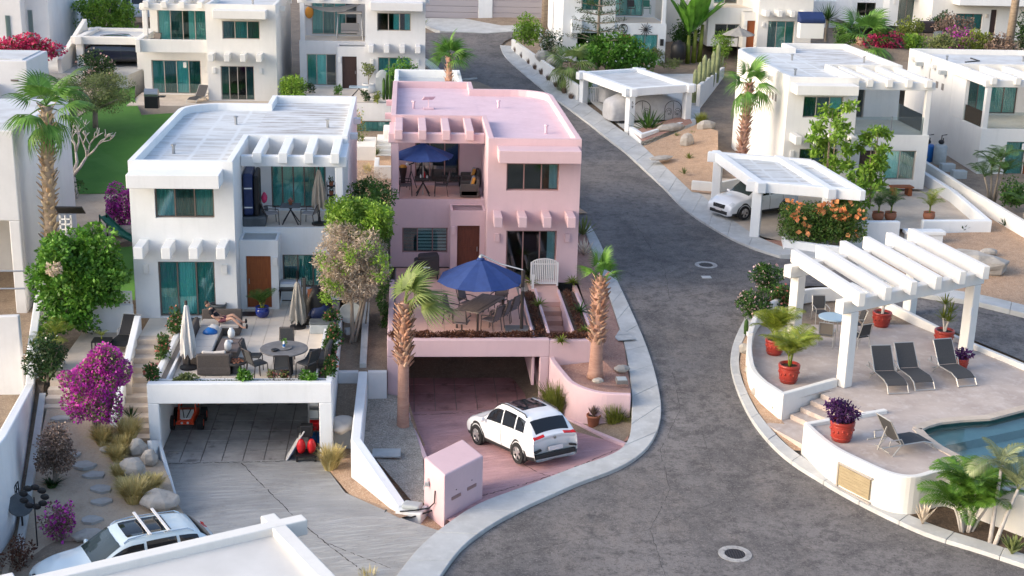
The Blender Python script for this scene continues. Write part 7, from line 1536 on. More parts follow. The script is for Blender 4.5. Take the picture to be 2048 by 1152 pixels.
# boundary wall, tanks and gravel yard
w_ = [G(1830,343,.1), G(1930,405,.1), G(2048,474,.1), G(2130,520,.1)]
tag(MB().strip([(p.x, p.y) for p in w_], .25, 1.9, [UY(1828,312,w_[0].y).z, UY(1930,374,w_[1].y).z, UY(2048,444,w_[2].y).z, f(w_[3].y)+.8]).build('boundary_wall', 'cream', bevel=.03), 'long low white boundary wall right of the patio', 'wall')
drape('gravel_yard', [G(1836,357), G(1978,468), G(1880,472), G(1790,492), G(1700,512), G(1712,532), G(1836,577), G(1955,597), G(2150,640), G(2150,520), G(2048,476)], .13, 'gravel')
boulder('broad flat grey boulder in the tan gravel yard', G(1950,540,.12), (1.75,1.1,.5), 61, sink=.4, rz=-.3)
boulder('small dark stone in the tan gravel above the boulder', G(1975,512,.12), (.4,.25,.2), 62)
for i, (x, y, lb) in enumerate(((1892,385,'dark succulent in the strip behind the patio wall'), (1910,390,'blue grey agave in the strip behind the patio wall, left'), (1922,402,'blue grey agave in the strip behind the patio wall, right'), (1925,462,'thin succulent in front of the patio corner wall'), (2010,452,'dark succulent by the long boundary wall'))):
    rosette('succulent', lb, 'succulent', G(x, y, .15), 16, .45, .09, 'leaf_dark', lo=.2, hi=1.3)
for i, (x, y, mm, r_, h_, lb) in enumerate(((1856,332,'bluebin',.42,1.05,'blue pressure tank by the far right house'), (1882,338,'dishgrey',.38,1.2,'grey water heater tank by the far right house'))):
    b = G(x, y, .1); T = thing('tank', lb, 'tank', b+Vector((0,.4,.2))); MB().lathe([(r_*.9,0), (r_,.08), (r_,h_*.85), (r_*.8,h_*.97), (0,h_)], 22).build('body', mm, T, smooth=True)
    MB().tube([(0,0,h_), (0,0,h_+.5), (.3,0,h_+.55)], .03, 6).tube([(.1,0,h_), (.1,0,h_+.35)], .03, 6).build('pipe', 'darkframe', T); MB().ell((0,0,h_+.12), (.18,.18,.14), 10, 6).build('valve', 'black', T)
for i, (x, y) in enumerate(((1897,348),(1920,362))): tag(MB().box(-.4,.4,-.25,.25,0,.45).build('pump_box', 'dishgrey', loc=G(x, y, .2)+Vector((0,.3,.1)), bevel=.03), ['pale pump housing beside the grey tank','pale pump housing farther from the grey tank'][i], 'pump box')
clump_palm('palm_clump', 'dark clumping palm before the far right house', G(1985,402,.2), [(-.6,0,1.3), (-.2,.2,1.8), (.2,0,2.2), (.5,.1,1.5)], 1.5, 'feather', nf=7, stemr=.05, n=22, stemmat='wood_grey')
clump_palm('palm_clump', 'drooping palm at the right edge by the boundary wall', G(2046,452,.2), [(0,0,1.0), (.3,.2,1.4)], 1.3, 'feather', nf=7, stemr=.05, n=22, stemmat='wood_grey')
shrub('green_bush', 'dense green bush before the teal glass of the far right house', 'bush', G(2022,412,.2), (.8,.6,.9), 1800, .15, 'leaf_mid', seed=71)
# ------------------------------------------------------------ garden on the left
def GZ(Y): return float(np.interp(Y, [30, 35.5, 40, 43.5, 44.7], [-.05, .02, .55, 1.35, 1.5]))
def gd(px, py, o=0):
    z = .5
    for _ in range(40): z = .5*z+.5*GZ(U(px, py, z).y)
    p = U(px, py, z+o); return p
gpl = [(95,812),(150,805),(238,860),(300,905),(325,925),(340,960),(352,1000),(372,1035),(300,1060),(180,1150),(100,1240),(-20,1240),(10,1120),(45,1080),(62,960)]
def gridsheet(name, pxs, zf, m):
    P = refine([Vector((q.x, q.y, 0)) for q in pxs], .7); cx_ = sum((p for p in P), Vector())/len(P); bm = bmesh.new(); vs = [bm.verts.new(p) for p in P]
    for t in tessellate_polygon([P]):
        try: bm.faces.new([vs[i] for i in t])
        except ValueError: pass
    y0 = min(p.y for p in P); y1 = max(p.y for p in P); k = math.ceil(y0/.5)
    while k*.5 < y1: bmesh.ops.bisect_plane(bm, geom=bm.verts[:]+bm.edges[:]+bm.faces[:], plane_co=(0,k*.5,0), plane_no=(0,1,0)); k += 1
    for v in bm.verts: v.co.z = zf(v.co.y)
    for fc in bm.faces:
        fc.normal_update()
        if fc.normal.z < 0: fc.normal_flip()
    me = bpy.data.meshes.new(name); bm.to_mesh(me); bm.free(); me.materials.append(M[m]); o = bpy.data.objects.new(name, me); COL.objects.link(o); o['kind'] = 'structure'; return o
gridsheet('garden_ground', [gd(*p) for p in gpl], GZ, 'sandy')
k0, k1, k2 = gd(86,792), gd(70,900), gd(38,1108)
tag(MB().strip([tuple(k0[:2]), tuple(k1[:2]), tuple(k2[:2])], .22, [k0.z-.3, k1.z-.3, k2.z-.3], [k0.z+.12, k1.z+.12, k2.z+.12]).build('garden_kerb', 'concrete', bevel=.02), 'long pale concrete kerb down the left of the sandy garden', 'kerb')
STL = ['topmost grey stepping stone below the steps', 'stepping stone left of the dry grass', 'large pale stepping stone, third from the top', 'blue grey stepping stone, fourth from the top', 'pale stepping stone, fifth from the top', 'pale stepping stone, sixth from the top', 'lowest grey stepping stone near the parked car']
for i, (x, y, r_) in enumerate(((122,838,.3), (148,910,.24), (167,931,.36), (190,951,.34), (203,979,.34), (204,1005,.3), (183,1041,.32))):
    p = gd(x, y); rg = random.Random(i); n = 9; pts = [(r_*(1+.22*rg.uniform(-1,1))*math.cos(2*PI*k/n), r_*.75*(1+.22*rg.uniform(-1,1))*math.sin(2*PI*k/n)) for k in range(n)]
    o = MB().prism(pts, -.05, .06).build('stepping_stone', 'flag', loc=p, bevel=.015); tag(o, STL[i], 'stepping stone', 'stepping stones in the sandy garden')
BL = ['large pale boulder among the grasses', 'round boulder at the garage corner', 'dark grey boulder against the garage corner', 'broad boulder at the foot of the sandy garden', 'small pale boulder beside the bougainvillea', 'low flat boulder behind the white wagon']
for i, (x, y, r_, rz) in enumerate(((270,955,(.55,.36,.36),-.6), (277,905,(.30,.26,.30),.3), (300,925,(.3,.24,.28),-.4), (322,1018,(.62,.45,.32),-.5), (212,905,(.2,.15,.12),0), (175,1075,(.5,.3,.12),.4))): boulder(BL[i], gd(x, y), r_, 80+i, rz=rz)
tag(MB().strip([tuple(gd(300,902)[:2]), tuple(U(322,930,0)[:2]), tuple(U(348,1000,0)[:2])], .16, -.1, [1.15, .8, .22]).build('edge_wall', 'white', bevel=.02), 'low sloping white wall between boulders and raked drive', 'wall')
TL = ['left of the black step light', 'right of the black step light', 'upper middle one', 'beside the large boulder', 'lower middle one', 'biggest one, in front', 'right of the biggest one', 'small one at the drive edge']
for i, (x, y, r_, h_) in enumerate(((206,888,.42,.6), (258,878,.5,.7), (235,920,.4,.5), (243,958,.36,.5), (250,985,.34,.45), (268,1003,.52,.75), (303,982,.4,.55), (243,900,.4,.5))):
    tuft('grass_clump', 'golden fountain grass in the sandy garden, '+TL[i], gd(x, y), r_*1.2, h_, 900, 'goldgrass', 'golden grasses in the sandy garden')
b = gd(196, 868); shrub('bougainvillea', 'big magenta bougainvillea below the left patio', 'bougainvillea', b, (1.15, .95, 1.35), 7000, .10, 'leaf_olive', k=46, sub=.28, flower='magenta', nf=11500, fs=.085, hgt=UY(196,772,b.y).z-b.z, seed=91, shell=.55)
b = gd(122, 1082); shrub('bougainvillea', 'small straggly purple bougainvillea near the white wagon', 'bougainvillea', b, (.5,.45,.65), 900, .09, 'drypink', k=18, sub=.36, flower='magenta', nf=420, fs=.09, hgt=.6, seed=92)
b = gd(110, 970); shrub('dry_bush', 'dry pinkish brown bush beside the concrete kerb', 'bush', b, (.72,.65,.85), 4200, .085, 'drypink', k=30, sub=.33, hgt=1.15, seed=93, aspect=.6)
tuft('green_tuft', 'dark green weeds under the dry bush', gd(104, 973), .4, .25, 200, 'leaf_dark', cat='weeds')
rosette('agave', 'dark thin agave among the golden grasses', 'agave', gd(262, 838), 16, .5, .06, 'leaf_dark', lo=.4, hi=1.4)
wq = [U(20,1065,0), U(62,790,1.2), U(66,745,1.6)]
sheet('dirt_strip', [k0, k1, k2, gd(10,1180), Vector((wq[0].x-.3, 33, -.1)), wq[0], wq[1], wq[2], U(90,740,1.55)], 'dirt')
# left patio, its steps and surroundings
PAZ = 2.1
sheet('patio', [U(x, y, PAZ) for x, y in ((170,657),(272,650),(262,742),(109,742))], 'concrete_tan', skirt=.9)
ps = thing('garden_steps', 'three tan garden steps below the left patio', 'steps', U(120,790,1.4)); so2 = Vector(ps.location); e0, e1 = U(104,744,PAZ), U(150,744,PAZ)
for i in range(4): z = PAZ-.18*(i+1); off(MB().box(e0.x, e1.x+.9, e0.y-.36*(i+1), e0.y-.36*i-.002*i, z-.6, z), so2).build('step', 'concrete_tan', ps, bevel=.012)
b = U(175,665,PAZ); b2 = U(272,668,PAZ); ztw = UY(225,610,b.y).z
tag(MB().box(b.x, -10.1, b.y, b.y+.2, 1.5, ztw).build('patio_wall', 'white', bevel=.03), 'white garden wall under the lattice beside the big tree', 'wall')
T = thing('lattice_fence', 'white diagonal lattice panel on top of the patio wall', 'lattice', Vector((b.x+.3, b.y+.12, ztw))); lw = -10.15-b.x-.3; mb1 = MB()
for i in range(-3, 16):
    x = i*.16
    for s in (1, -1):
        p0 = [x, 0, 0] if s > 0 else [x+.45, 0, 0]; p1 = [x+.45, 0, .45] if s > 0 else [x, 0, .45]
        a, c = max(0, min(lw, p0[0])), max(0, min(lw, p1[0]))
        if abs(a-c) > .03:
            za = .45*abs(a-p0[0])/.45; zc = .45-.45*abs(c-p1[0])/.45; MB().bar((a, .012*s, za), (c, .012*s, zc), .045, .012, up=(0,1,0)).build('lath', 'whitemetal', T)
MB().box(0, lw, -.03, .03, .45, .5).build('rail', 'whitemetal', T)
for x in (0, lw): MB().box(x-.03, x+.03, -.035, .035, 0, .5).build('post', 'whitemetal', T)
b = U(196,660,PAZ); T = thing('rock_fountain', 'small dark stacked stone fountain against the patio wall', 'fountain', b)
for i in range(7): a = i*2.4; MB().ell((.2*math.cos(a)*(1-i*.08), .16*math.sin(a)*(1-i*.08), .1+.12*i), (.24-.015*i, .2-.012*i, .11), 10, 6, .15, i).build('stone', 'rock', T, smooth=True)
numesh('foliage', leaves([((-.15,-.25,.1), (.45,.25,.18))], 260, .1), 4, 'leaf_dark', T)
tag(MB().lathe([(.12,0), (.14,.1), (.05,.25), (.06,.35), (0,.36)], 14).build('white_jug', 'plastic', smooth=True, loc=U(218,660,PAZ)), 'white jug on the patio beside the stone fountain', 'jug')
for i, (h, ft, lb) in enumerate((((268,676),(235,706),'black lounger on the left patio, the one with raised back'),)):
    a, c = U(*h, PAZ), U(*ft, PAZ); d = c-a; lounger(lb, a, math.atan2(d.y, d.x)-PI/2, cloth='tarp', back=.8)
T = thing('side_table', 'small black frame table with a plant on the left patio', 'side table', U(205,702,PAZ)); MB().box(-.32,.32,-.28,.28,.40,.43).build('tabletop', 'black', T)
for sx in (-1, 1):
    for sy in (-1, 1): MB().box(sx*.3-.02,sx*.3+.02,sy*.26-.02,sy*.26+.02,0,.4).build('leg', 'black', T)
clump_palm('table_plant', 'small yellow plant on the black patio table', U(205,700,PAZ)+Vector((0,0,.43)), [(0,0,.1)], .4, 'featheryellow', nf=8, n=12)['category'] = 'plant'
# big tree and the planting under it
b = Vector((U(112,650,2.2).x, 49.0, 1.9)); cz = UY(145,545,49.0).z; T = thing('leafy_tree', 'big bright green leafy tree by the left boundary wall', 'tree', b)
cx0 = UY(145,545,49.0).x-b.x; cz0 = cz-b.z
cl = crown((cx0,0,cz0), (1.75,1.5,1.75), 60, .25, 3)+crown((cx0-.2,-.6,cz0-1.6), (1.2,.9,.7), 16, .34, 4)+crown((cx0+1.0,.2,cz0+1.2), (.9,.8,.9), 16, .34, 5)+crown((cx0+1.0,-.3,cz0-.3),(1.1,.9,1.0),18,.32,6)
numesh('crown', leaves(cl, 15000, .17, .62, .35, .7), 4, 'leaf_bright', T)
limbs(MB(), (0,0,-.1), (.3,0,cz0-1.2), .16, .11, [c for c, r in cl[::9]], seed=3).build('trunk', 'wood_grey', T, smooth=True)
tag(numesh('dead_spray', leaves([((0,0,0), (.28,.2,.22))], 160, .14), 4, 'twig', loc=UY(107,538,47.4)), 'dead brown twig spray hanging in the big green tree', 'dead twig')
shrub('shrub', 'dark green shrub below the big tree by the boundary wall', 'bush', U(92,760,1.7), (.7,.8,.9), 2200, .12, 'leaf_dark', seed=95, flower='whiteflower', nf=40, fs=.09)
clump_palm('yellow_palm', 'yellow green palm seedling in shade under the big tree', U(95,715,1.9), [(0,0,.5), (.3,.2,.8)], 1.0, 'featheryellow', nf=7, n=16)
rosette('slender_plant', 'tall thin pale stemmed plant near the boundary wall', 'plant', U(72,752,1.7)+Vector((0,0,1.1)), 12, .35, .06, 'leaf_olive', lo=-.2, hi=1.2)
# boundary wall
wl = [(U(20,1065,0), (0,872)), (U(62,790,1.2), (20,768)), (U(66,745,1.6), (35,700)), (U(78,640,2.2), (48,606)), (U(92,530,2.6), (62,520)), (U(104,452,2.9), (79,466)), (U(122,340,3.9), (98,300)), (U(126,260,4.6), (124,196))]
pth = [tuple(p[:2]) for p, _ in wl]; pth = [(wl[0][0].x-.3, 31.0)]+pth
tops = [UY(x, y, p.y).z for p, (x, y) in wl]; tops = [tops[0]]+tops
tag(MB().strip(pth, .3, -.6, tops).build('boundary_wall', 'white', bevel=.04), 'long tall white boundary wall along the left of the garden', 'wall')
T = thing('wall_grille', 'dark square grille set in the boundary wall', 'grille', U(27,1028,.35)+Vector((.05,0,.3)))
for i in range(6): MB().box(-.01,.02,-.5+.2*i,-.48+.2*i,-.5,.5).build('bar', 'black', T); MB().box(-.01,.02,-.5,.52,-.5+.2*i,-.48+.2*i).build('bar', 'black', T)
T = thing('garden_ornament', 'black metal flower ornament on a stem by the kerb', 'ornament', gd(75,1092)); MB().tube([(0,0,0), (0,.05,1.5)], .02, 6).build('stem', 'black', T)
for i in range(9): a = i*2*PI/9; MB().ell((.3*math.cos(a), .05, 1.5+.3*math.sin(a)), (.13,.03,.10), 8, 5).build('petal', 'black', T, smooth=True)
T = thing('garden_dish', 'dark tilted dish on a post between kerb and boundary wall', 'dish', gd(46,1060)); MB().tube([(0,0,0), (0,0,.7)], .03, 6).build('post', 'black', T); o = MB().lathe([(0,-.1), (.25,-.05), (.36,.03), (.33,.03), (0,-.06)], 20).build('bowl', 'greypot', T, smooth=True); o.location = (0,0,.8); o.rotation_euler = (.9,.3,0)
for i, (x, y) in enumerate(((55,1120),(48,1140))): shrub('dead_shrub', ['tangled dark dead shrub at the foot of the boundary wall, upper one','tangled dark dead shrub at the foot of the boundary wall, lower one'][i], 'bush', gd(x-12, y), (.4,.4,.5), 350, .09, 'redcover', k=10, seed=97+i, stem=14)
# ------------------------------------------------------------ foreground: wagon and carport roof
pF, pR = U(66,1152,.85), U(440,1066,.85); d = pF-pR; rz = math.atan2(d.y, d.x); c = (pF+pR)/2; c.z = 0
wag = car('parked_wagon', 'pale blue white wagon with roof bars parked behind the carport roof', 'car', c+Vector((-.05,-.1,0)), rz, L=4.85, W=1.85, H=1.62, paint='carsilver', roofbars=True)
A, B_ = U(20,1170,3.1), U(553,1047,3.1); E2 = U(590,1190,3.1); ax_ = (B_-A); ax_.z = 0; ax_.normalize(); pe = Vector((ax_.y, -ax_.x, 0))
T = thing('carport_roof', 'foreground white carport roof with crossed beam ends', 'carport', B_); O = Vector(B_); Ln = (B_-A).length; Wd = 5.5
ang = math.atan2(ax_.y, ax_.x)
for (o_, l0, l1) in ((0, -Ln-.6, .75), (Wd, -Ln-.6, .75)): p, q = B_+pe*o_+ax_*l0, B_+pe*o_+ax_*l1; off(MB().bar((p.x,p.y,2.9), (q.x,q.y,2.9), .38, .42), O).build('beam', 'cream', T, bevel=.03)
for l0 in (0, -Ln): p, q = B_+ax_*l0-pe*.6, B_+ax_*l0+pe*(Wd+.6); off(MB().bar((p.x,p.y,2.888), (q.x,q.y,2.888), .38, .42), O).build('beam', 'cream', T, bevel=.03)
cs_ = [B_, B_-ax_*Ln, B_-ax_*Ln+pe*Wd, B_+pe*Wd]
off(MB().prism([tuple(p[:2]) for p in cs_], 2.75, 2.90), O).build('roof', 'roofcream', T) if 'roofcream' in M else None
for p in cs_: off(MB().obox((p.x, p.y, 1.3), (.36,.36,2.76), rz=ang), O).build('post', 'cream', T, bevel=.03)
tuft('grass_clump', 'pale dry grass tip at the bottom of the frame', Vector((U(735,1170,.3).x, U(735,1170,.3).y, .2)), .4, .6, 160, 'goldgrass')
# ------------------------------------------------------------ lawn and the strip behind the big tree
lawn = [(158,388,3.0),(262,386,3.0),(330,386,3.0),(440,228,4.55),(345,226,4.6),(283,230,4.6),(270,200,4.75),(270,138,5.3),(235,150,5.2),(215,165,5.1),(170,222,4.5),(128,250,4.2),(138,300,3.8),(148,350,3.3)]
sheet('lawn', [U(*p) for p in lawn], 'lawn')
sheet('lawn', [U(x, y, 2.62) for x, y in ((195,500),(268,492),(270,600),(195,600))], 'lawn')
sheet('dirt_bank', [U(158,388,2.98), U(262,386,2.98), U(266,478,2.66), U(195,500,2.64), U(110,470,2.8), U(100,400,3.1), U(126,300,3.9), U(140,300,3.78)], 'sandy')
sheet('dirt_bank', [U(128,252,4.25), U(170,224,4.5), U(215,168,5.1), U(150,170,5.2), U(126,200,4.9)], 'sandy')
b = U(228,482,2.7); T = thing('slide', 'child slide with a curved green chute on the dirt bank', 'slide', b)
cv = spline([Vector((-.55,.6,1.0)), Vector((-.2,.3,.75)), Vector((.4,-.1,.35)), Vector((1.0,-.4,.12))], 4); mb = MB()
for i, p in enumerate(cv):
    s = Vector((.3,.6,0)).normalized()*.2; mb.v += [tuple(p-s+Vector((0,0,.1))), tuple(p-s), tuple(p+s), tuple(p+s+Vector((0,0,.1)))]
for i in range(len(cv)-1):
    for e in range(3): mb.f.append((4*i+e, 4*i+4+e, 4*i+5+e, 4*i+1+e))
o = mb.build('chute', 'greenplastic', T); o.modifiers.new('s', 'SOLIDIFY').thickness = .03
for x in (-.7, -.4): MB().box(x-.03,x+.03,.6,.66,0,1.05).build('post', 'black', T)
b = UY(133,470,50.8); b.z = 2.4; T = thing('solar_light', 'solar panel on a white pole behind the big tree', 'solar panel', b); hz = UY(145,420,50.8).z-2.4
MB().tube([(0,0,0), (0,0,hz-.2)], .03, 8).build('pole', 'whitemetal', T); MB().obox((.2,0,hz), (1.0,.62,.04), rx=-.62).build('frame', 'black', T); MB().obox((.2,-.014,hz+.022), (.95,.57,.02), rx=-.62).build('cells', 'solar', T)
fr = MB()
for z in (-.75,-.55,-.35): fr.box(-.22,.22,-.02,.02,hz+z-.03,hz+z+.03)
for x in (-.2,0,.2): fr.box(x-.03,x+.03,-.02,.02,hz-.78,hz-.2)
fr.build('bracket', 'whitemetal', T)
# tall palm with shaggy trunk, bare tree, mesquite
b = UY(100,470,53.5); b.z = 2.5; h = UY(85,205,53.5).z-2.5
fan_palm('tall fan palm with a shaggy tan trunk by the boundary wall', b, h, .26, n=14, R=1.05, Lp=.8, stub0=.0, stub=(230,.26,.085,'boottan'), bark='bark', leaf='fan', droop=.6, low=-.6, high=1.1, stubrad=1.15, lean=(.22,0), flare=1.15)
b = UY(118,330,70); b.z = 3.4; fan_palm('thin smooth pale palm behind the shaggy one', b, UY(127,172,70).z-3.4, .17, n=8, R=1.2, Lp=.8, stub=(0,0,0,'boot'), bark='wood_pale', leaf='feather', droop=.9, low=-.9, high=.9, lean=(.2,0), flare=1.2)
b = U(150,392,3.1); T = thing('bare_tree', 'bleached leafless tree with a few dark leaves at the lawn edge', 'tree', b); mb = MB(); rg = random.Random(5)
def branch(p, d, l, r, dep):
    q = p+d*l; m_ = p.lerp(q,.5)+Vector((rg.uniform(-.1,.1),rg.uniform(-.1,.1),rg.uniform(-.05,.1)))*l; mb.tube([p,m_,q],[r,r*.8,r*.6],5)
    if dep:
        for i in range(3 if dep > 1 else 4): branch(q, (d+Vector((rg.uniform(-1,1),rg.uniform(-1,1),rg.uniform(-.2,.7)))*.75).normalized(), l*rg.uniform(.55,.8), r*.6, dep-1)
branch(Vector((0,0,-.1)), Vector((-.05,0,1)), 1.3, .13, 0)
for s in (-1, .2, 1): branch(Vector((-.05,0,1.0)), Vector((.6*s,rg.uniform(-.4,.4),.8)).normalized(), 1.2, .095, 3)
mb.build('trunk', 'wood_pale', T, smooth=True); numesh('crown', leaves([((-.9,-.2,1.9),(.4,.4,.5)), ((-.7,-.3,.9),(.4,.4,.3)), ((.2,-.2,.5),(.4,.4,.3))], 260, .16), 4, 'leaf_dark', T)
b = U(191,252,4.5); T = thing('mesquite_tree', 'feathery grey green tree on the turf lawn', 'tree', b); hc = UY(195,190,b.y).z-b.z; cl = crown((.1,0,hc+.1), (2.3,2.0,1.35), 55, .27, 8)
numesh('crown', leaves(cl, 9000, .15, .3, .2, .3, .3), 4, 'leaf_olive', T); limbs(MB(), (0,0,-.1), (.05,0,1.0), .17, .13, [c for c, r in cl[::6]], seed=9).build('trunk', 'wood_grey', T, smooth=True)
b = U(236,476,2.75); shrub('bougainvillea', 'magenta bougainvillea at the back corner of the white house', 'bougainvillea', b+Vector((.1,1.2,.2)), (.95,.8,1.1), 1500, .1, 'leaf_dark', k=26, sub=.32, flower='magenta', nf=3600, fs=.095, hgt=UY(232,412,b.y+1.2).z-b.z-.2, seed=99)
for i, (x, y, r_, lb) in enumerate(((63,440,(1.0,.8,.9),'large rounded boulder by the left house, upper one'), (80,470,(.6,.5,.5),'rounded boulder below the larger one by the left house'), (250,470,(.7,.5,.3),'pale flat boulder under the magenta bougainvillea'))): boulder(lb, U(x, y, 2.5 if i < 2 else 2.7), r_, 100+i)
shrub('shrub', 'dark green shrub at the foot of the bare tree', 'bush', U(150,388,3.05)+Vector((-.4,-.3,0)), (.7,.6,.6), 900, .14, 'leaf_dark', seed=101)
# ------------------------------------------------------------ left edge buildings
def simple(name, label, boxes, m='grey_stucco', wins=(), cat='house', loc=(0,0,0)):
    T = thing(name, label, cat, loc); mb = MB(); [mb.box(*b_) for b_ in boxes]; off(mb, loc).build('wall', m, T, bevel=.04)
    return T
yB = 53.0; x1 = UY(36,400,yB).x; zt = UY(20,262,yB).z; zl = UY(30,442,yB).z
T = simple('white_house', 'white house corner at the left edge with an open undercroft', [(-34, x1, yB, yB+.3, zl, zt), (x1-.3, x1, yB+.3, yB+9, .5, zt-.002), (x1-.42, x1-.004, yB-.0, yB+.298, .5, zl), (-34, x1-.3, yB+5, yB+5.3, .5, zt-.3)], loc=(x1, yB, 2))
off(MB().box(-34, x1-.3, yB+.3, yB+5, zl, zl+.2).box(-34, x1-.3, yB+.3, yB+9, zt-.35, zt-.2), (x1, yB, 2)).build('roof', 'roofplain', T)
for i, zz in enumerate((UY(20,545,50.5).z, UY(20,580,50.5).z)): tag(MB().tube([(-30,50.5,zz-.1), (UY(48,545,50.5).x,50.5,zz+.06)], .035, 6).build('pipe_rail', 'metal'), ['upper grey pipe rail at the left edge','lower grey pipe rail at the left edge'][i], 'rail')
yw = 46.5; tag(MB().prism([(-30,yw), (UY(42,700,yw).x,yw), (UY(42,700,yw).x,yw+.25), (-30,yw+.25)], -.2, [UY(0,640,yw).z-.6, UY(40,632,yw).z, UY(40,632,yw).z, UY(0,640,yw).z-.6]).build('yard_wall', 'grey_stucco', bevel=.03), 'grey plastered yard wall at the left edge outside the boundary wall', 'wall')
yA = 76.0; x2 = UY(62,240,yA).x; ztA = UY(46,122,yA).z
T = simple('white_house', 'grey white house behind the tall shaggy palm at the left edge', [(-50, x2, yA, yA+4.5, 2, ztA), (-50, x2-1.6, yA-2.2, yA-.002, 2, ztA-1.2)], loc=(x2, yA, 3))
off(MB().box(-50, x2-.3, yA+.3, yA+4.2, ztA+.001, ztA+.06), (x2, yA, 3)).build('roof', 'roofplain', T)
off(MB().box(x2-1.55, x2-1.45, yA-.05, yA-.003, ztA-4.5, ztA-2.2), (x2, yA, 3)).build('window', 'frame', T); off(MB().box(x2-.9,x2-.5,yA-.04,yA-.003,ztA-1.1,ztA-1.0), (x2, yA, 3)).build('vent', 'frame', T)
tag(MB().box(x2-.6, UY(98,330,72).x+1.0, 72, 72.25, 2, UY(60,330,72).z).build('yard_wall', 'grey_stucco', bevel=.03), 'low white yard wall between the left house and the palm', 'wall')
yC = 97.0; x3 = UY(99,60,yC).x
T = simple('white_house', 'tall plain white house at the top left corner', [(-60, x3, yC, yC+14, 4, 19), (-60, x3-1.5, yC-1.2, yC-.002, 4, 18.9)], loc=(x3, yC, 5))
for xx, zz in ((UY(17,57,yC-1.2).x, UY(17,57,yC).z), (UY(62,50,yC).x, UY(62,50,yC).z)): off(MB().box(xx-.15, xx+.15, yC-1.25 if xx < x3-1.5 else yC-.05, yC-.8 if xx < x3-1.5 else yC+.2, zz-1.2, zz+1.0), (x3, yC, 5)).build('window', 'glassdark', T)
T = thing('wall_dish', 'small pinkish satellite dish at the left house corner', 'satellite dish', UY(46,212,75.3)); o = MB().lathe([(0,-.08), (.3,-.02), (.4,.04), (.3,0), (0,-.05)], 18).build('dish', 'pinkroof', T, smooth=True); o.rotation_euler = (1.3, .2, .5); MB().tube([(0,0,0), (0,.4,-.6), (0,.7,-.6)], .03, 5).build('arm', 'black', T)
# ------------------------------------------------------------ far left: carport, cars, planting
b = UY(50,96,90); b.z -= 2; shrub('bougainvillea', 'hot pink bougainvillea against the top left house', 'bougainvillea', b, (2.3,1.0,.95), 1000, .16, 'leaf_mid', k=26, sub=.35, flower='hotpink', nf=3000, fs=.16, hgt=2.0, seed=103)
b = U(188,172,5.1); shrub('flowering_bush', 'green bush with pale pink flowers beside the far left carport', 'flowering bush', b, (1.5,1.1,1.3), 2600, .16, 'leaf_dark', k=22, flower='palepink', nf=160, fs=.16, seed=104)
b = U(170,120,6.0)+Vector((0,8,0)); T = thing('leafy_tree', 'bright green tree behind the far left carport', 'tree', b); hc = UY(172,30,b.y).z-b.z; cl = crown((0,0,hc), (2.7,2.2,2.0), 44, .28, 11); numesh('crown', leaves(cl, 7000, .22, .5, .3), 4, 'leaf_lime', T); limbs(MB(), (0,0,-.2), (0,0,hc-1.4), .2, .14, [c for c, r in cl[::8]], seed=12).build('trunk', 'wood_grey', T)
yP = 92.5; zP = 6.1; Bc = Vector((UY(163,132,yP).x, yP, zP)); ztc = UY(163,72,yP).z; Ac = Vector((Bc.x, yP+5.2, zP)); Cc = Vector((UY(283,132,yP).x, yP, zP))
carport('white carport with a dark suv inside at the far left', Ac, Bc, Cc, ztc, mm='cream')
tag(MB().strip([(Bc.x-.9, yP-2.0), (Bc.x-.5, yP+4)], .3, 4, [zP+.6, zP+2.6]).build('buttress_wall', 'cream', bevel=.03), 'sloping white wall at the left of the far carport', 'wall')
car('parked_suv', 'big dark navy suv parked tail out in the far left carport', 'suv', Vector((UY(250,130,yP+.3).x, yP+1.2, zP)), .12, L=5.2, W=2.0, H=1.85, paint='carnavy')
car('parked_car', 'grey silver car behind the dark suv in the far carport', 'car', Vector((UY(197,112,yP+3.2).x+1.2, yP+3.4, zP+.05)), .15, L=4.5, W=1.8, H=1.5, paint='cargrey', sunroof=False)
sheet('carport_floor', [Vector((Bc.x-4, yP-1.8, zP-.25)), Vector((-18, yP-2.5, zP-.3)), Vector((-14, yP+14, zP+.6)), Vector((Bc.x-8, yP+14, zP+.6))], 'concrete', skirt=2.5)
car('parked_pickup', 'white pickup cab seen over the far left carport roof', 'pickup', U(255,70,zP+.5)+Vector((0,9,.3)), .2, L=5.4, W=2.0, H=1.95, paint='carwhite', clad=False, roofrails=False)
T = simple('white_house', 'low pale building behind the white pickup', [(UY(190,0,118).x, UY(285,0,118).x, 118, 124, 5, UY(230,18,118).z+3), (UY(190,0,118).x, UY(285,0,118).x, 117.2, 117.99, UY(230,17,117).z, UY(230,17,117).z+2.5)], loc=(-33,118,7))
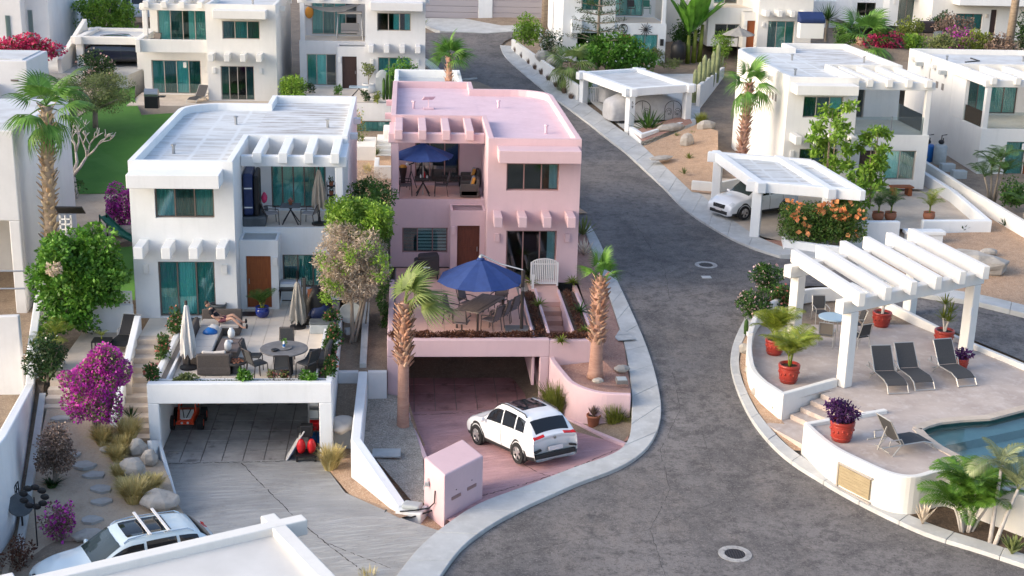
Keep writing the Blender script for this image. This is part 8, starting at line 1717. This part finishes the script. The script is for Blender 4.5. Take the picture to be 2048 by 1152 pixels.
# ------------------------------------------------------------ back house details
def sup(p): return p
hy = 87.0; hz_ = 4.7; hx = UY(277,205,87).x
sheet('patio', [Vector((hx-.3, hy-2.2, hz_+.02)), Vector((hx+8.6, hy-2.2, hz_+.02)), Vector((hx+8.6, hy+3, hz_+.02)), Vector((hx-.3, hy+3, hz_+.02))], 'concrete_tan', skirt=1.2)
b = U(303,222,hz_); T = thing('barbecue', 'black barbecue with a domed grey lid on the back patio', 'grill', b+Vector((0,.3,0))); MB().box(-.4,.4,-.3,.3,.15,.85).build('cabinet', 'black', T, bevel=.02); MB().tube([(-.4,0,1.0), (.4,0,1.0)], .3, 12).build('lid', 'metal', T, smooth=False); MB().box(.42,.8,-.28,.28,.82,.86).build('shelf', 'black', T)
for i, (h, ft, lb) in enumerate((((411,200),(382,208),'black strapped lounger by the back glass doors'), ((478,192),(440,204),'black scrolled lounger on the back patio, left of two'), ((512,190),(478,200),'black scrolled lounger on the back patio, right of two'))):
    a, c = U(*h, hz_), U(*ft, hz_); d = c-a; lounger(lb, a, math.atan2(d.y, d.x)-PI/2, 'black loungers on the back patio', cloth='sling', back=.9)
bz = hz_+2.95; T0 = Vector((hx+.9, hy+1.6, bz)); chair('rocking_chair', 'dark slatted chair on the left back balcony', 'chair', T0, PI-.4, cloth='darkframe'); table('balcony_table', 'low pale table on the left back balcony', T0+Vector((1.5,-.2,0)), (1.1,.5), .45, 'cushionpale', 'whitemetal', inset=False)
o = MB().box(.28, 4.34, .26, .42, 2.95, 3.75).box(0, .28, .0, 5.2, 2.95, 3.75).build('parapet', 'cream', hbl, bevel=.02)
for q in hbl.children:
    pass
mz = 5.25; mx = UY(596,190,88).x; my = 88.0
sheet('patio', [Vector((mx-.6, 83.6, mz+.02)), Vector((UY(800,205,83.6).x, 83.6, mz+.02)), Vector((UY(800,205,83.6).x, 92, mz+.02)), Vector((mx-.6, 92, mz+.02))], 'tile')
T = simple('terrace_front', 'lower storey of the back house with a teal glass door between the roofs', [(mx-.6, UY(800,205,83.6).x, 83.62, 84.0, 4.1, mz), (mx-.6, -5.2, 83.62, 84.0, 2, 4.1), (UY(782,250,83.6).x, UY(800,205,83.6).x, 83.62, 84.0, 2, 4.1)], m='grey_stucco', loc=(-5,83.6,3))
window(T, -5.1+5, UY(780,250,83.6).x+5, 83.62-83.6, 3.15-3, 4.09-3+.0, 'cc', name='sliding_door')
gz = 2.75
sheet('gravel_bed', [Vector((-2.6,66,2.65)), Vector((9,66,2.65)), Vector((4,83.6,3.1)), Vector((-7,83.6,3.1))], 'gravel')
T = thing('planter_steps', 'pale planter and steps below the teal glass door', 'steps', U(700,315,2.9)); so3 = Vector(T.location)
p0 = U(712,322,2.9); off(MB().box(p0.x-.2, p0.x+1.1, p0.y, p0.y+3, 2.6, 3.75), so3).build('planter', 'cream', T, bevel=.03)
for i in range(4): off(MB().box(p0.x+1.12, p0.x+3.2-.45*i, p0.y+1.2+.5*i, p0.y+5-.002*i, 2.7, 3.0+.18*i), so3).build('step', 'cream', T, bevel=.02)
off(MB().box(p0.x+1.5, p0.x+1.9, p0.y+3.4, p0.y+5.2, 3, 4.1), so3).build('side_wall', 'cream', T, bevel=.05)
d0 = U(748,358,2.8); tag(MB().box(d0.x, d0.x+2.6, d0.y, d0.y+.25, 2.4, 3.5).box(d0.x-.002, d0.x+.25, d0.y+.25, d0.y+2.5, 2.4, 3.5).build('yard_wall', 'cream', bevel=.02), 'low dark framed yard wall behind the pink balcony', 'wall')
shrub('shrub', 'flowering climber on the pale planter between the roofs', 'bush', U(716,300,3.2), (.5,.4,1.4), 500, .14, 'leaf_olive', flower='orange', nf=25, fs=.14, seed=106)
for i, (x, y) in enumerate(((750,312),(735,345),(760,352))): tuft('dry_tuft', ['grassy tuft beside the planter steps','dry tuft in the gravel between the roofs','dry tuft by the low yard wall'][i], U(x, y, 2.9), .45, .55, 140, 'goldgrass' if i else 'leaf_olive')
shrub('dry_bush', 'dry silvery bush behind the clipped shrubs', 'bush', U(740,372,2.7), (1.2,.8,.6), 1500, .12, 'twig', seed=107, aspect=.2)
# on the middle back terrace and balcony
cl = [((.0+.1*math.sin(i*2), .12*i-.3, .15+.2*(i % 5)), (.75,.4,.35)) for i in range(14)]
shrub('hedge', 'bright clipped hedge at the left of the middle back terrace', 'hedge', U(584,196,mz), 1, 2600, .17, 'leaf_lime', clumps=cl, seed=108)
table('patio_table', 'glass topped table with crossed legs on the middle back terrace', U(718,196,mz), (1.2,.8), .72, 'glasstable', 'darkframe', inset=False, legs='x')
T = thing('potted_plant', 'round white pot with a thin shrub by the dark door', 'potted plant', U(737,186,mz)); pot_parts(T, .6, .42, 'plastic', 'round'); numesh('foliage', leaves(crown((0,0,1.5),(.7,.5,.6),12,.35,3), 240, .17), 4, 'leaf_olive', T); MB().tube([(0,0,.5),(0,0,1.2)], .03, 6).tube([(0,0,.8),(.4,0,1.5)], .02, 5).build('stem', 'wood_grey', T)
T = thing('oval_board', 'tall pale rounded board standing on the middle back terrace', 'board', U(765,194,mz)); MB().prism([(-.42+.42*(1-math.cos(t)), .0+ .0*t) for t in (0,)]+[(.42,0),(.42,.15),(-.42,.15)], 0, 1.2).ell((0,.075,1.15), (.42,.08,.55), 18, 8).build('board', 'dishgrey', T, smooth=False)
T = thing('column_cactus', 'cluster of tall cacti at the right end of the middle back terrace', 'cactus', U(779,200,mz))
for i in range(4): MB().lathe([(.08,0), (.1,.4), (.09,1.2+.3*i), (.03,1.35+.3*i), (0,1.37+.3*i)], 8, (-.35+.2*i,.1*(i % 2),0)).build('stem', 'leaf_mid', T, smooth=True)
for i, (x, y, mm) in enumerate(((731,203,'leaf_dark'),(676,190,'leaf_bright'),(752,205,'leaf_yellow'),(620,186,'leaf_dark'))): shrub('small_plant', ['dark potted plant at the front edge of the middle back terrace','bright little plant before the teal glass door','yellow seedling at the front edge of the back terrace','dark plant on a white plinth by the teal doors'][i], 'plant', U(x, y, mz), (.35,.3,.4), 260, .13, mm, k=10, seed=110+i)
byz = mz+2.95; bx = mx
T = thing('shade_sail', 'sagging grey shade sail across the middle back balcony', 'shade sail', (bx+.35, my+2.4, byz+2.2)); N_ = 10; mb = MB()
for i in range(N_+1):
    t = i/N_
    for k_ in range(3): mb.v.append((3.6*t, .8*k_*.5*(.3+t), -.55*math.sin(PI*t*.9)*(1-.25*k_)+.3*t))
for i in range(N_):
    for k_ in range(2): mb.f.append((3*i+k_, 3*i+3+k_, 3*i+4+k_, 3*i+1+k_))
mb.build('cloth', 'greycloth', T, smooth=True)
T = thing('swing_seat', 'canopied swing seat on the middle back balcony', 'swing seat', (bx+3.2, my+3.3, byz)); MB().box(-.8,.8,-.5,.5,1.65,1.78).build('canopy', 'cushionpale', T, bevel=.06); MB().box(-.6,.6,-.25,.3,.4,.5).box(-.6,.6,.25,.33,.5,1.0).build('seat', 'cushion', T, bevel=.03)
for sx in (-1, 1): MB().tube([(sx*.85,-.6,0), (sx*.75,0,1.65), (sx*.85,.6,0)], .035, 6).build('leg', 'metal', T)
tag(MB().ell((0,0,0), (.28,.1,.4), 16, 8).build('wall_ornament', 'mustard', smooth=True, loc=(bx+.45, my+5.1, byz+1.5)), 'round yellow ornament on the middle back balcony wall', 'ornament')
# wall and low roof by the street behind the pink house
y0_ = 82.0; z0_ = UY(850,140,y0_).z; xa, xb = UY(790,140,y0_).x, UY(920,140,y0_).x
T = simple('low_annex', 'low white walled roof behind the pink house by the street', [(xa, xb, y0_, y0_+.25, 2.5, z0_), (xa, xa+.25, y0_-6.5, y0_-.003, 2.5, z0_-.01), (xb-.25, xb, y0_-6.5, y0_-.003, 2.5, z0_-.01)], m='white', loc=(xa, y0_, 3)); off(MB().box(xa+.25, xb-.25, y0_-6.5, y0_, z0_-.6, z0_-.45), (xa, y0_, 3)).build('roof', 'roofplain', T)
shrub('shrub', 'bright shrub clipped over the white annex wall', 'bush', Vector((xa+.4, y0_+.8, z0_-.7)), (1.0,.6,.8), 1100, .15, 'leaf_bright', seed=115)
b = Vector((UY(898,158,80).x, 80, 3.0)); h = UY(898,108,80).z-3.0
fan_palm('small shaggy palm rising behind the pink roof', b, h, .2, n=11, R=.95, Lp=.5, stub0=.5, stub=(60,.24,.08,'boot'), bark='barkpink', leaf='fan', droop=.55, low=.5, high=1.5)
# ------------------------------------------------------------ top of the street
yG = 120.0; zG = f(yG)
gxs = [(UY(845,20,yG).x, UY(957,20,yG).x), (UY(985,20,yG).x, UY(1088,20,yG).x)]; zd = UY(900,37,yG).z
T = simple('garage_building', 'white building with two lilac garage doors at the top of the street', [(UY(836,20,yG).x-1, gxs[0][0], yG, yG+.4, zd-2, zd+6), (gxs[0][1], gxs[1][0], yG, yG+.4, zd-2, zd+6), (gxs[1][1], gxs[1][1]+1, yG, yG+.4, zd-2, zd+6), (gxs[0][0], gxs[0][1], yG, yG+.4, zd+2.6, zd+6), (gxs[1][0], gxs[1][1], yG, yG+.4, zd+2.6, zd+6), (UY(836,20,yG).x-1, gxs[1][1]+1, yG+.4, yG+8, zd-2, zd+5.9)], m='white', loc=(gxs[0][0], yG, zd))
M['garagedoor'] = mat('lilac_grey_door', (.40,.36,.37), rough=.6)
for i, (a, c) in enumerate(gxs):
    for k_ in range(5): off(MB().box(a+.005, c-.005, yG+.12, yG+.3, zd+.02+.52*k_, zd+.52*(k_+1)), (gxs[0][0], yG, zd)).build('door_panel', 'garagedoor', T, bevel=.02)
sheet('garage_apron', [Vector((gxs[0][0]-1.5, yG-.02, zd+.02)), Vector((gxs[1][1]+1.5, yG-.02, zd+.02)), G(1088,58,.06), G(975,66,.06), G(880,62,.06)], 'concrete', skirt=.5)
T = thing('agave', 'thin grey agave at the corner of the garage apron', 'agave', G(843,60,.1)); T2 = rosette('agave', 'spiky agave beside the left garage door', 'agave', G(846,52,.15), 18, .9, .08, 'leaf_olive', lo=.4, hi=1.4); bpy.data.objects.remove(T)
b = Vector((UY(1088,80,112).x, 112, 5.4)); tag(MB().tube([(0,0,0), (0,0,9)], [.28,.24], 10).build('bare_palm', 'bark', loc=b, smooth=True), 'bare palm trunk at the top of the street', 'palm trunk')
house('white_house', 'white house with an iron letter and sunburst on its balcony front', UY(1330,113,105).x, 105.0, 5.2, -1, 'white', 'roofplain', wing=4.0, blk=4.0, wv=.1, bay=False, lowbeams=False, lw='s'*2, up='cc', lo='dd', bal='scs', baldoor=(1.0,3.8), lwx=(.6,2.6), lwh=(.05,2.1), fr='metal', upw=(1.0,2.6))
wh = [o for o in COL.objects if o.get('label', '').startswith('white house with an iron')][0]
text('S', .75, 'black', wh, (-3.35, .05, 2.55), (PI/2, 0, 0), .02); MB().tube([(-3.35+.33*math.cos(t*PI/9), .04, 2.55+.33*math.sin(t*PI/9)) for t in range(19)], .03, 5).build('emblem_ring', 'black', wh)
sbm = MB()
for i in range(14): a = i*2*PI/14; r0, r1 = .1, (.55 if i % 2 else .42); sbm.tube([(-1.6+r0*math.cos(a), .05, 2.5+r0*math.sin(a)), (-1.6+r1*math.cos(a), .05, 2.5+r1*math.sin(a))], .022, 4)
sbm.ell((-1.6,.04,2.5), (.13,.05,.13), 10, 6).build('sunburst', 'black', wh)
MB().box(-7.4, -6.6, -.7, -.003, 2.2, 3.2).build('wall_box', 'white', wh, bevel=.03); MB().box(-.45,-.2,-.2,-.003,1.3,1.8).build('lantern', 'black', wh)
for i, (px, lb) in enumerate(((1262,'dark table'),(1293,'green plastic chair'))): chair('balcony_chair', lb+' on the balcony above the sunburst ornament', 'chair', UY(px, 28, 106.5), PI, cloth='greenplastic' if i else 'darkframe', frame='greenplastic' if i else 'darkframe')
# trees and shrubs on the right of the street
b = G(1215,150,.2)+Vector((0,.5,.3)); hc = UY(1225,108,b.y).z-b.z; T = thing('flowering_tree', 'broad green tree dotted with white flowers behind the far carport', 'tree', b); cl = crown((.2,0,hc), (2.9,2.0,1.35), 55, .24, 14)+crown((2.6,.2,hc-.5), (1.3,1,.9), 16, .33, 15)
numesh('crown', leaves(cl, 7500, .3, .36, .4, .8), 4, 'leaf_bright', T); numesh('blossoms', leaves(cl, 130, .2, .9, .97, 1.4), 4, 'whiteflower', T); limbs(MB(), (0,0,-.2), (0,0,hc-1.2), .15, .12, [c for c, r in cl[::8]], seed=15).build('trunk', 'wood_grey', T)
b = UY(1195,110,101.5); b.z = 4.6; h = 9.5; T = thing('tiered_pine', 'dark tiered pine before the white house', 'pine tree', b); MB().tube([(0,0,0), (0,0,h)], [.16,.03], 8).build('trunk', 'wood_grey', T); cl = []; mb = MB()
for t in range(11):
    z = 2.6+.62*t; L_ = 2.3*(1-t/13)
    for k_ in range(6): a = k_*PI/3+t*.5; mb.tube([(0,0,z), (L_*math.cos(a), L_*math.sin(a), z+.28)], [.04,.015], 4); cl += [((q*L_*math.cos(a), q*L_*math.sin(a), z+.28*q+.08), (.26,.26,.12)) for q in (.45,.7,.95)]
mb.build('branch', 'wood_grey', T); numesh('crown', leaves(cl, 6500, .16, .25, .1, .6), 4, 'leaf_dark', T)
fan_palm('low drooping fan palm by the long street wall', G(1140,160,.8), 1.4, .18, n=14, R=1.3, Lp=.8, stub=(30,.2,.08,'boottan'), leaf='fanpale', droop=.8, low=-.7, high=1.2)
shrub('flowering_bush', 'bush covered in small white flowers by the street wall', 'flowering bush', G(1103,118,.8), (1.1,.9,1.2), 1600, .15, 'leaf_dark', flower='whiteflower', nf=330, fs=.14, seed=120)
shrub('bush', 'round green bush at the top end of the street wall', 'bush', G(1052,88,.9), (1.6,1.0,1.2), 2000, .2, 'leaf_lime', seed=121)
for i, (x, y) in enumerate(((1088,121),(1108,130))): boulder(['pale boulder on the wall side lawn, left one','pale boulder on the wall side lawn, right one'][i], G(x, y, .9), (.6,.5,.5), 122+i)
# banana, cacti, tank and neighbours
def banana(label, b, n, L, lean=0):
    T = thing('banana_plant', label, 'banana plant', b); mb = MB(); v = []; st = [(0,.03),(.12,.03),(.2,.55),(.5,1),(.8,.8),(1,.06)]
    for t, k_ in st: v += [(t*L, -.28*k_*L/2.5, -.4*L*t*t*.5+.1*k_), (t*L, 0, -.4*L*t*t*.5), (t*L, .28*k_*L/2.5, -.4*L*t*t*.5+.1*k_)]
    fs = []
    for i in range(5): fs += [(3*i,3*i+3,3*i+4,3*i+1), (3*i+1,3*i+4,3*i+5,3*i+2)]
    o = MB().add(v, fs).build('leaf', 'leaf_bright'); me = o.data; bpy.data.objects.remove(o)
    for s in range(3): MB().tube([(.5*s-.5,.2*s,0), (.55*s-.5,.2*s,2.2+.4*s)], [.2,.13], 8).build('stem', 'leaf_yellow', T, smooth=True)
    for i in range(n): s = i % 3; put(me, 'leaf', T, (.55*s-.5,.2*s,2.1+.4*s), i*2.4, .95+.5*((i*7) % n)/n, random.uniform(-.3,.3), random.uniform(.8,1.15))
    return T
banana('tall banana plant with broad upright leaves', G(1420,150,.5)+Vector((0,6,0)), 18, 3.4)
shrub('bush', 'dark green drooping bush beside the banana plant', 'bush', G(1385,120,.6)+Vector((0,4,.6)), (1.3,1.0,1.2), 1800, .2, 'leaf_mid', seed=125)
shrub('bush', 'feathery lime bush beneath the banana plant', 'bush', G(1455,150,.5)+Vector((0,3,.3)), (.9,.8,1.6), 1700, .2, 'leaf_lime', seed=126, aspect=.3)
tag(MB().strip([tuple(G(1395,215)[:2]), tuple((G(1445,150)+Vector((0,0,0)))[:2])], .25, 2.5, 5.4).build('cactus_wall', 'cream', bevel=.03), 'white wall behind the pale columnar cacti', 'wall')
for i in range(6):
    p = G(1394+9*i, 205-8*i, .2); T = thing('column_cactus', 'tall pale ribbed cactus in the row by the white wall, '+['nearest the street','second from the street','third from the street','fourth from the street','fifth from the street','farthest'][i], 'cactus', p-Vector((.25,.1,0)), group='pale columnar cacti by the white wall'); hh = 2.3+.25*(i % 3)
    MB().lathe([(.14,0), (.17,.4), (.16,hh-.3), (.07,hh-.05), (0,hh)], 9, wob=.12).build('stem', 'featherpale', T)
    if i % 2: MB().tube([(.1,0,1.1), (.35,.05,1.25), (.4,.05,1.9)], [.07,.09,.05], 7).build('arm', 'featherpale', T)
b = G(1356,118,.3); T = thing('water_tank', 'black water tank beside the white house steps', 'water tank', b); MB().lathe([(.55,0), (.6,.1), (.6,1.0), (.45,1.25), (.2,1.35), (.2,1.42), (0,1.42)], 20).build('body', 'black', T, smooth=True)
for i, (x, y, lb) in enumerate(((1310,118,'cluster of small potted plants by the white house door'), (1340,138,'sprawling grey plant beside the stone path'))): shrub('small_plant', lb, 'plant', G(x, y, .3), (.9,.6,.5), 500, .15, 'leaf_olive', seed=128+i)
h2 = house('white_house', 'white house behind the banana plant with a grey parasol before it', UY(1425,90,104).x, 104.0, 6.4, 1, 'cream', 'roofplain', wing=3.4, blk=4.2, wv=2, up='cmc', lo='mcc', lw='dd', bal='cd', fr='framepale')
b = Vector((UY(1471,66,103).x, 102.0, 6.3)); parasol('parasol', 'grey round parasol in front of the house behind the banana', b, 1.25, UY(1471,54,102).z-6.3, m='greycloth', drop=.55)
T = simple('white_house', 'plain white side wall of the house left of the banana plant', [(UY(1300,50,112).x, UY(1386,50,112).x, 112, 120, 4, 20)], m='cream', loc=(14,112,6))
tag(MB().box(-.9,.9,-.4,.4,0,1.1).build('outdoor_kitchen', 'plastic', loc=Vector((UY(1620,72,100).x, 100, UY(1620,76,100).z)), bevel=.02), 'pale outdoor cabinet under a navy cover', 'cabinet')
tag(MB().prism([(-.95,-.45),(.95,-.45),(.95,.45),(-.95,.45)], 0, [.3,.3,.8,.8]).build('navy_cover', 'navylid', loc=Vector((UY(1620,72,100).x, 100, UY(1620,76,100).z+1.102)), bevel=.08), 'navy cover draped on the outdoor cabinet', 'cover')
b = Vector((UY(1652,75,101).x, 101, UY(1652,80,101).z)); T = rosette('yucca_tree', 'dark spiky yucca tree beside the navy covered cabinet', 'yucca', b+Vector((0,0,1.5)), 40, 1.3, .10, 'leaf_dark', lo=-.4, hi=1.4); MB().tube([(0,0,-1.6), (0,0,0)], .12, 7).build('trunk', 'wood_grey', T)
# top right houses and the planted bank
h3 = house('white_house', 'white house at the top right with a dark garage opening', UY(1712,60,112).x, 112.0, 7.6, 1, 'white', 'roofplain', wing=2.6, blk=4.0, wv=1.5, lo='ddd', up='ccc', lw='dd', lwx=(.4,2.0), bal='cc', baldoor=(.6,2.2), bay=False, lowbeams=True, fr='frame')
T = simple('white_wall_house', 'long white balcony band of the house behind the fan palm', [(UY(1600,20,118).x, UY(1775,20,118).x, 118, 124, 6, UY(1690,2,118).z)], m='white', loc=(30,118,8))
yR = 108.0; zf_ = UY(1950,72,yR).z
T = thing('white_house', 'white house at the top right corner with a projecting balcony slab', 'house', (UY(1860,60,yR).x, yR, zf_)); oR = Vector(T.location); wl_ = MB(); shell_into(wl_, [(0,0), (12,0), (12,10), (0,10)], -2, 6.5, .3, [((2.0,0),(4.2,0),.5,1.75), ((4.85,0),(5.35,0),.0,2.1), ((2.3,0),(5,0),3.2,5.0), ((6.5,0),(10,0),3.2,5.0)])
wl_.build('wall', 'cream', T, bevel=.03, weld=True); MB().box(1.6, 12, -1.4, -.004, 2.5, 3.1).build('balcony_slab', 'white', T, bevel=.03)
window(T, 2.0, 4.2, 0, .5, 1.75, 'ccc'); window(T, 2.3, 5, 0, 3.2, 5, 'ccc'); window(T, 6.5, 10, 0, 3.2, 5, 'ccc'); MB().box(4.87, 5.33, .12, .17, 0, 2.08).build('door', 'darkdoor', T); MB().box(4.45,4.65,-.12,-.002,1.45,1.75).build('wall_light', 'cushionpale', T)
MB().box(-1, 12, 4.5, 4.6, -1, 6).build('inner_wall', 'interior', T)
bank = [(1700,88),(1745,70),(1800,72),(1850,62),(1900,50),(1990,75),(2060,85),(2060,130),(1790,140),(1720,120)]
sheet('planted_bank', [UY(x, y, yy) for (x, y), yy in zip(bank, (97,102,105,106,106,106,106,94,92,95))], 'dirt')
w_ = [UY(1698,82,99), UY(1790,131,92)]; tag(MB().strip([(w_[0].x, w_[0].y), (w_[1].x, w_[1].y)], .3, [4.5,3.5], [w_[0].z, w_[1].z]).build('garden_wall', 'cream', bevel=.03), 'beige retaining wall below the magenta bougainvillea', 'wall')
b = UY(1720,96,97); fan_palm('low broad fan palm with an orange trunk behind the banded roof', b-Vector((0,0,.6)), UY(1720,70,97).z-b.z+.6, .3, n=13, R=1.6, Lp=1.3, stub=(45,.25,.1,'boot'), bark='barkpink', leaf='fan', droop=.35, low=-.1, high=1.2)
BK = [(1767,84,97,(1.7,.9,.9),'hotpink','magenta bougainvillea on the bank above the beige wall',1300), (1812,68,101,(1.3,1,1.2),None,'yellow green shrub on the planted bank','leaf_yellow'), (1830,82,97,(1.0,.8,.8),None,'lime shrub low on the planted bank','leaf_lime'), (1880,42,104,(1.2,.9,.9),None,'dark shrub beside the top right house','leaf_dark'), (1905,55,102,(1.9,1,1.1),None,'rusty pink shrub below the top right window','drypink'), (1915,78,98,(1.5,.9,1.0),'magenta','faded magenta bougainvillea in the middle of the bank',300), (1885,82,96,(1.3,.9,.8),None,'grey green shrub above the far right roof','leaf_olive'), (1955,82,97,(1.4,.9,.9),None,'yellow brown shrub above the far right roof','leaf_yellow'), (2000,88,96,(1.2,.9,.9),None,'rusty shrub by the tall bare trunk','drypink'), (2040,80,99,(1.0,.9,1.6),None,'dark conifer like shrub at the top right corner','leaf_dark'), (1700,70,98,(1.2,.9,1.0),None,'green shrub left of the low fan palm','leaf_mid')]
for i, (x, y, yy, r_, fl, lb, nf) in enumerate(BK):
    p = UY(x, y+10, yy)-Vector((0,0,.5))
    if fl: shrub('bougainvillea', lb, 'bougainvillea', p, r_, 900, .17, 'leaf_dark' if fl == 'hotpink' else 'drypink', flower='magenta' if fl == 'magenta' else 'hotpink', nf=nf, fs=.17, seed=130+i)
    else: shrub('bush', lb, 'bush', p, r_, 1500, .18, nf, seed=130+i)
T = thing('covered_grill', 'dark covered grill on the bank below the top right house', 'grill', UY(1850,66,103)); MB().box(-.7,.7,-.35,.35,0,.9).build('cover', 'blackcover', T, bevel=.12)
T = thing('water_tank', 'dark round tank on the planted bank', 'tank', UY(1880,78,100)); MB().lathe([(.5,0),(.55,.1),(.5,.5),(0,.6)], 16).build('body', 'greypot', T, smooth=True)
b = UY(2016,100,97); tag(MB().tube([(0,0,-1), (.25,0,10)], [.3,.24], 10).build('bare_palm', 'bark', loc=b, smooth=True), 'tall bare tan trunk at the top right', 'palm trunk')
# far right house
yF = 79.0; xF = UY(1937,139,yF).x; zF = UY(1937,137,yF).z
hfr = house('white_house', 'far right white house with teal glass doors and a glass balustrade', xF-.05, yF-3.2, zF-6.0, 1, 'cream', 'roofplain', wing=5.2, blk=4, wv=.2, bay=False, glassrail=True, lw='cc', lwx=(1.6,3.9), lwh=(.05,2.2), bal='mccc', baldoor=(.9,4.2), depth=13, notchb=0, lowbeams=False)
MB().box(.0, .25, 3.2, 5.29, 2.95, 5.996).build('side_wall', 'cream', hfr, bevel=.03)
for i in range(4): MB().box(-.03, -.002, 6.5+.95*i, 6.85+.95*i, 4.2, 4.6).build('side_light', 'interior', hfr)
for v_ in (6.2, 10.2): MB().box(-.45,-.004,v_,v_+.35,5.2,5.45).build('scupper', 'dishgrey', hfr, bevel=.01)
MB().tube([(-.06,9,0), (-.06,9,5.9)], .05, 6).build('downpipe', 'cream', hfr)
MB().bar((2.0,8.5,5.72),(3.2,9.2,5.72),.08,.06).bar((3.2,9.2,5.72),(3.2,10.6,5.72),.08,.06).build('roof_pipe', 'black', hfr)
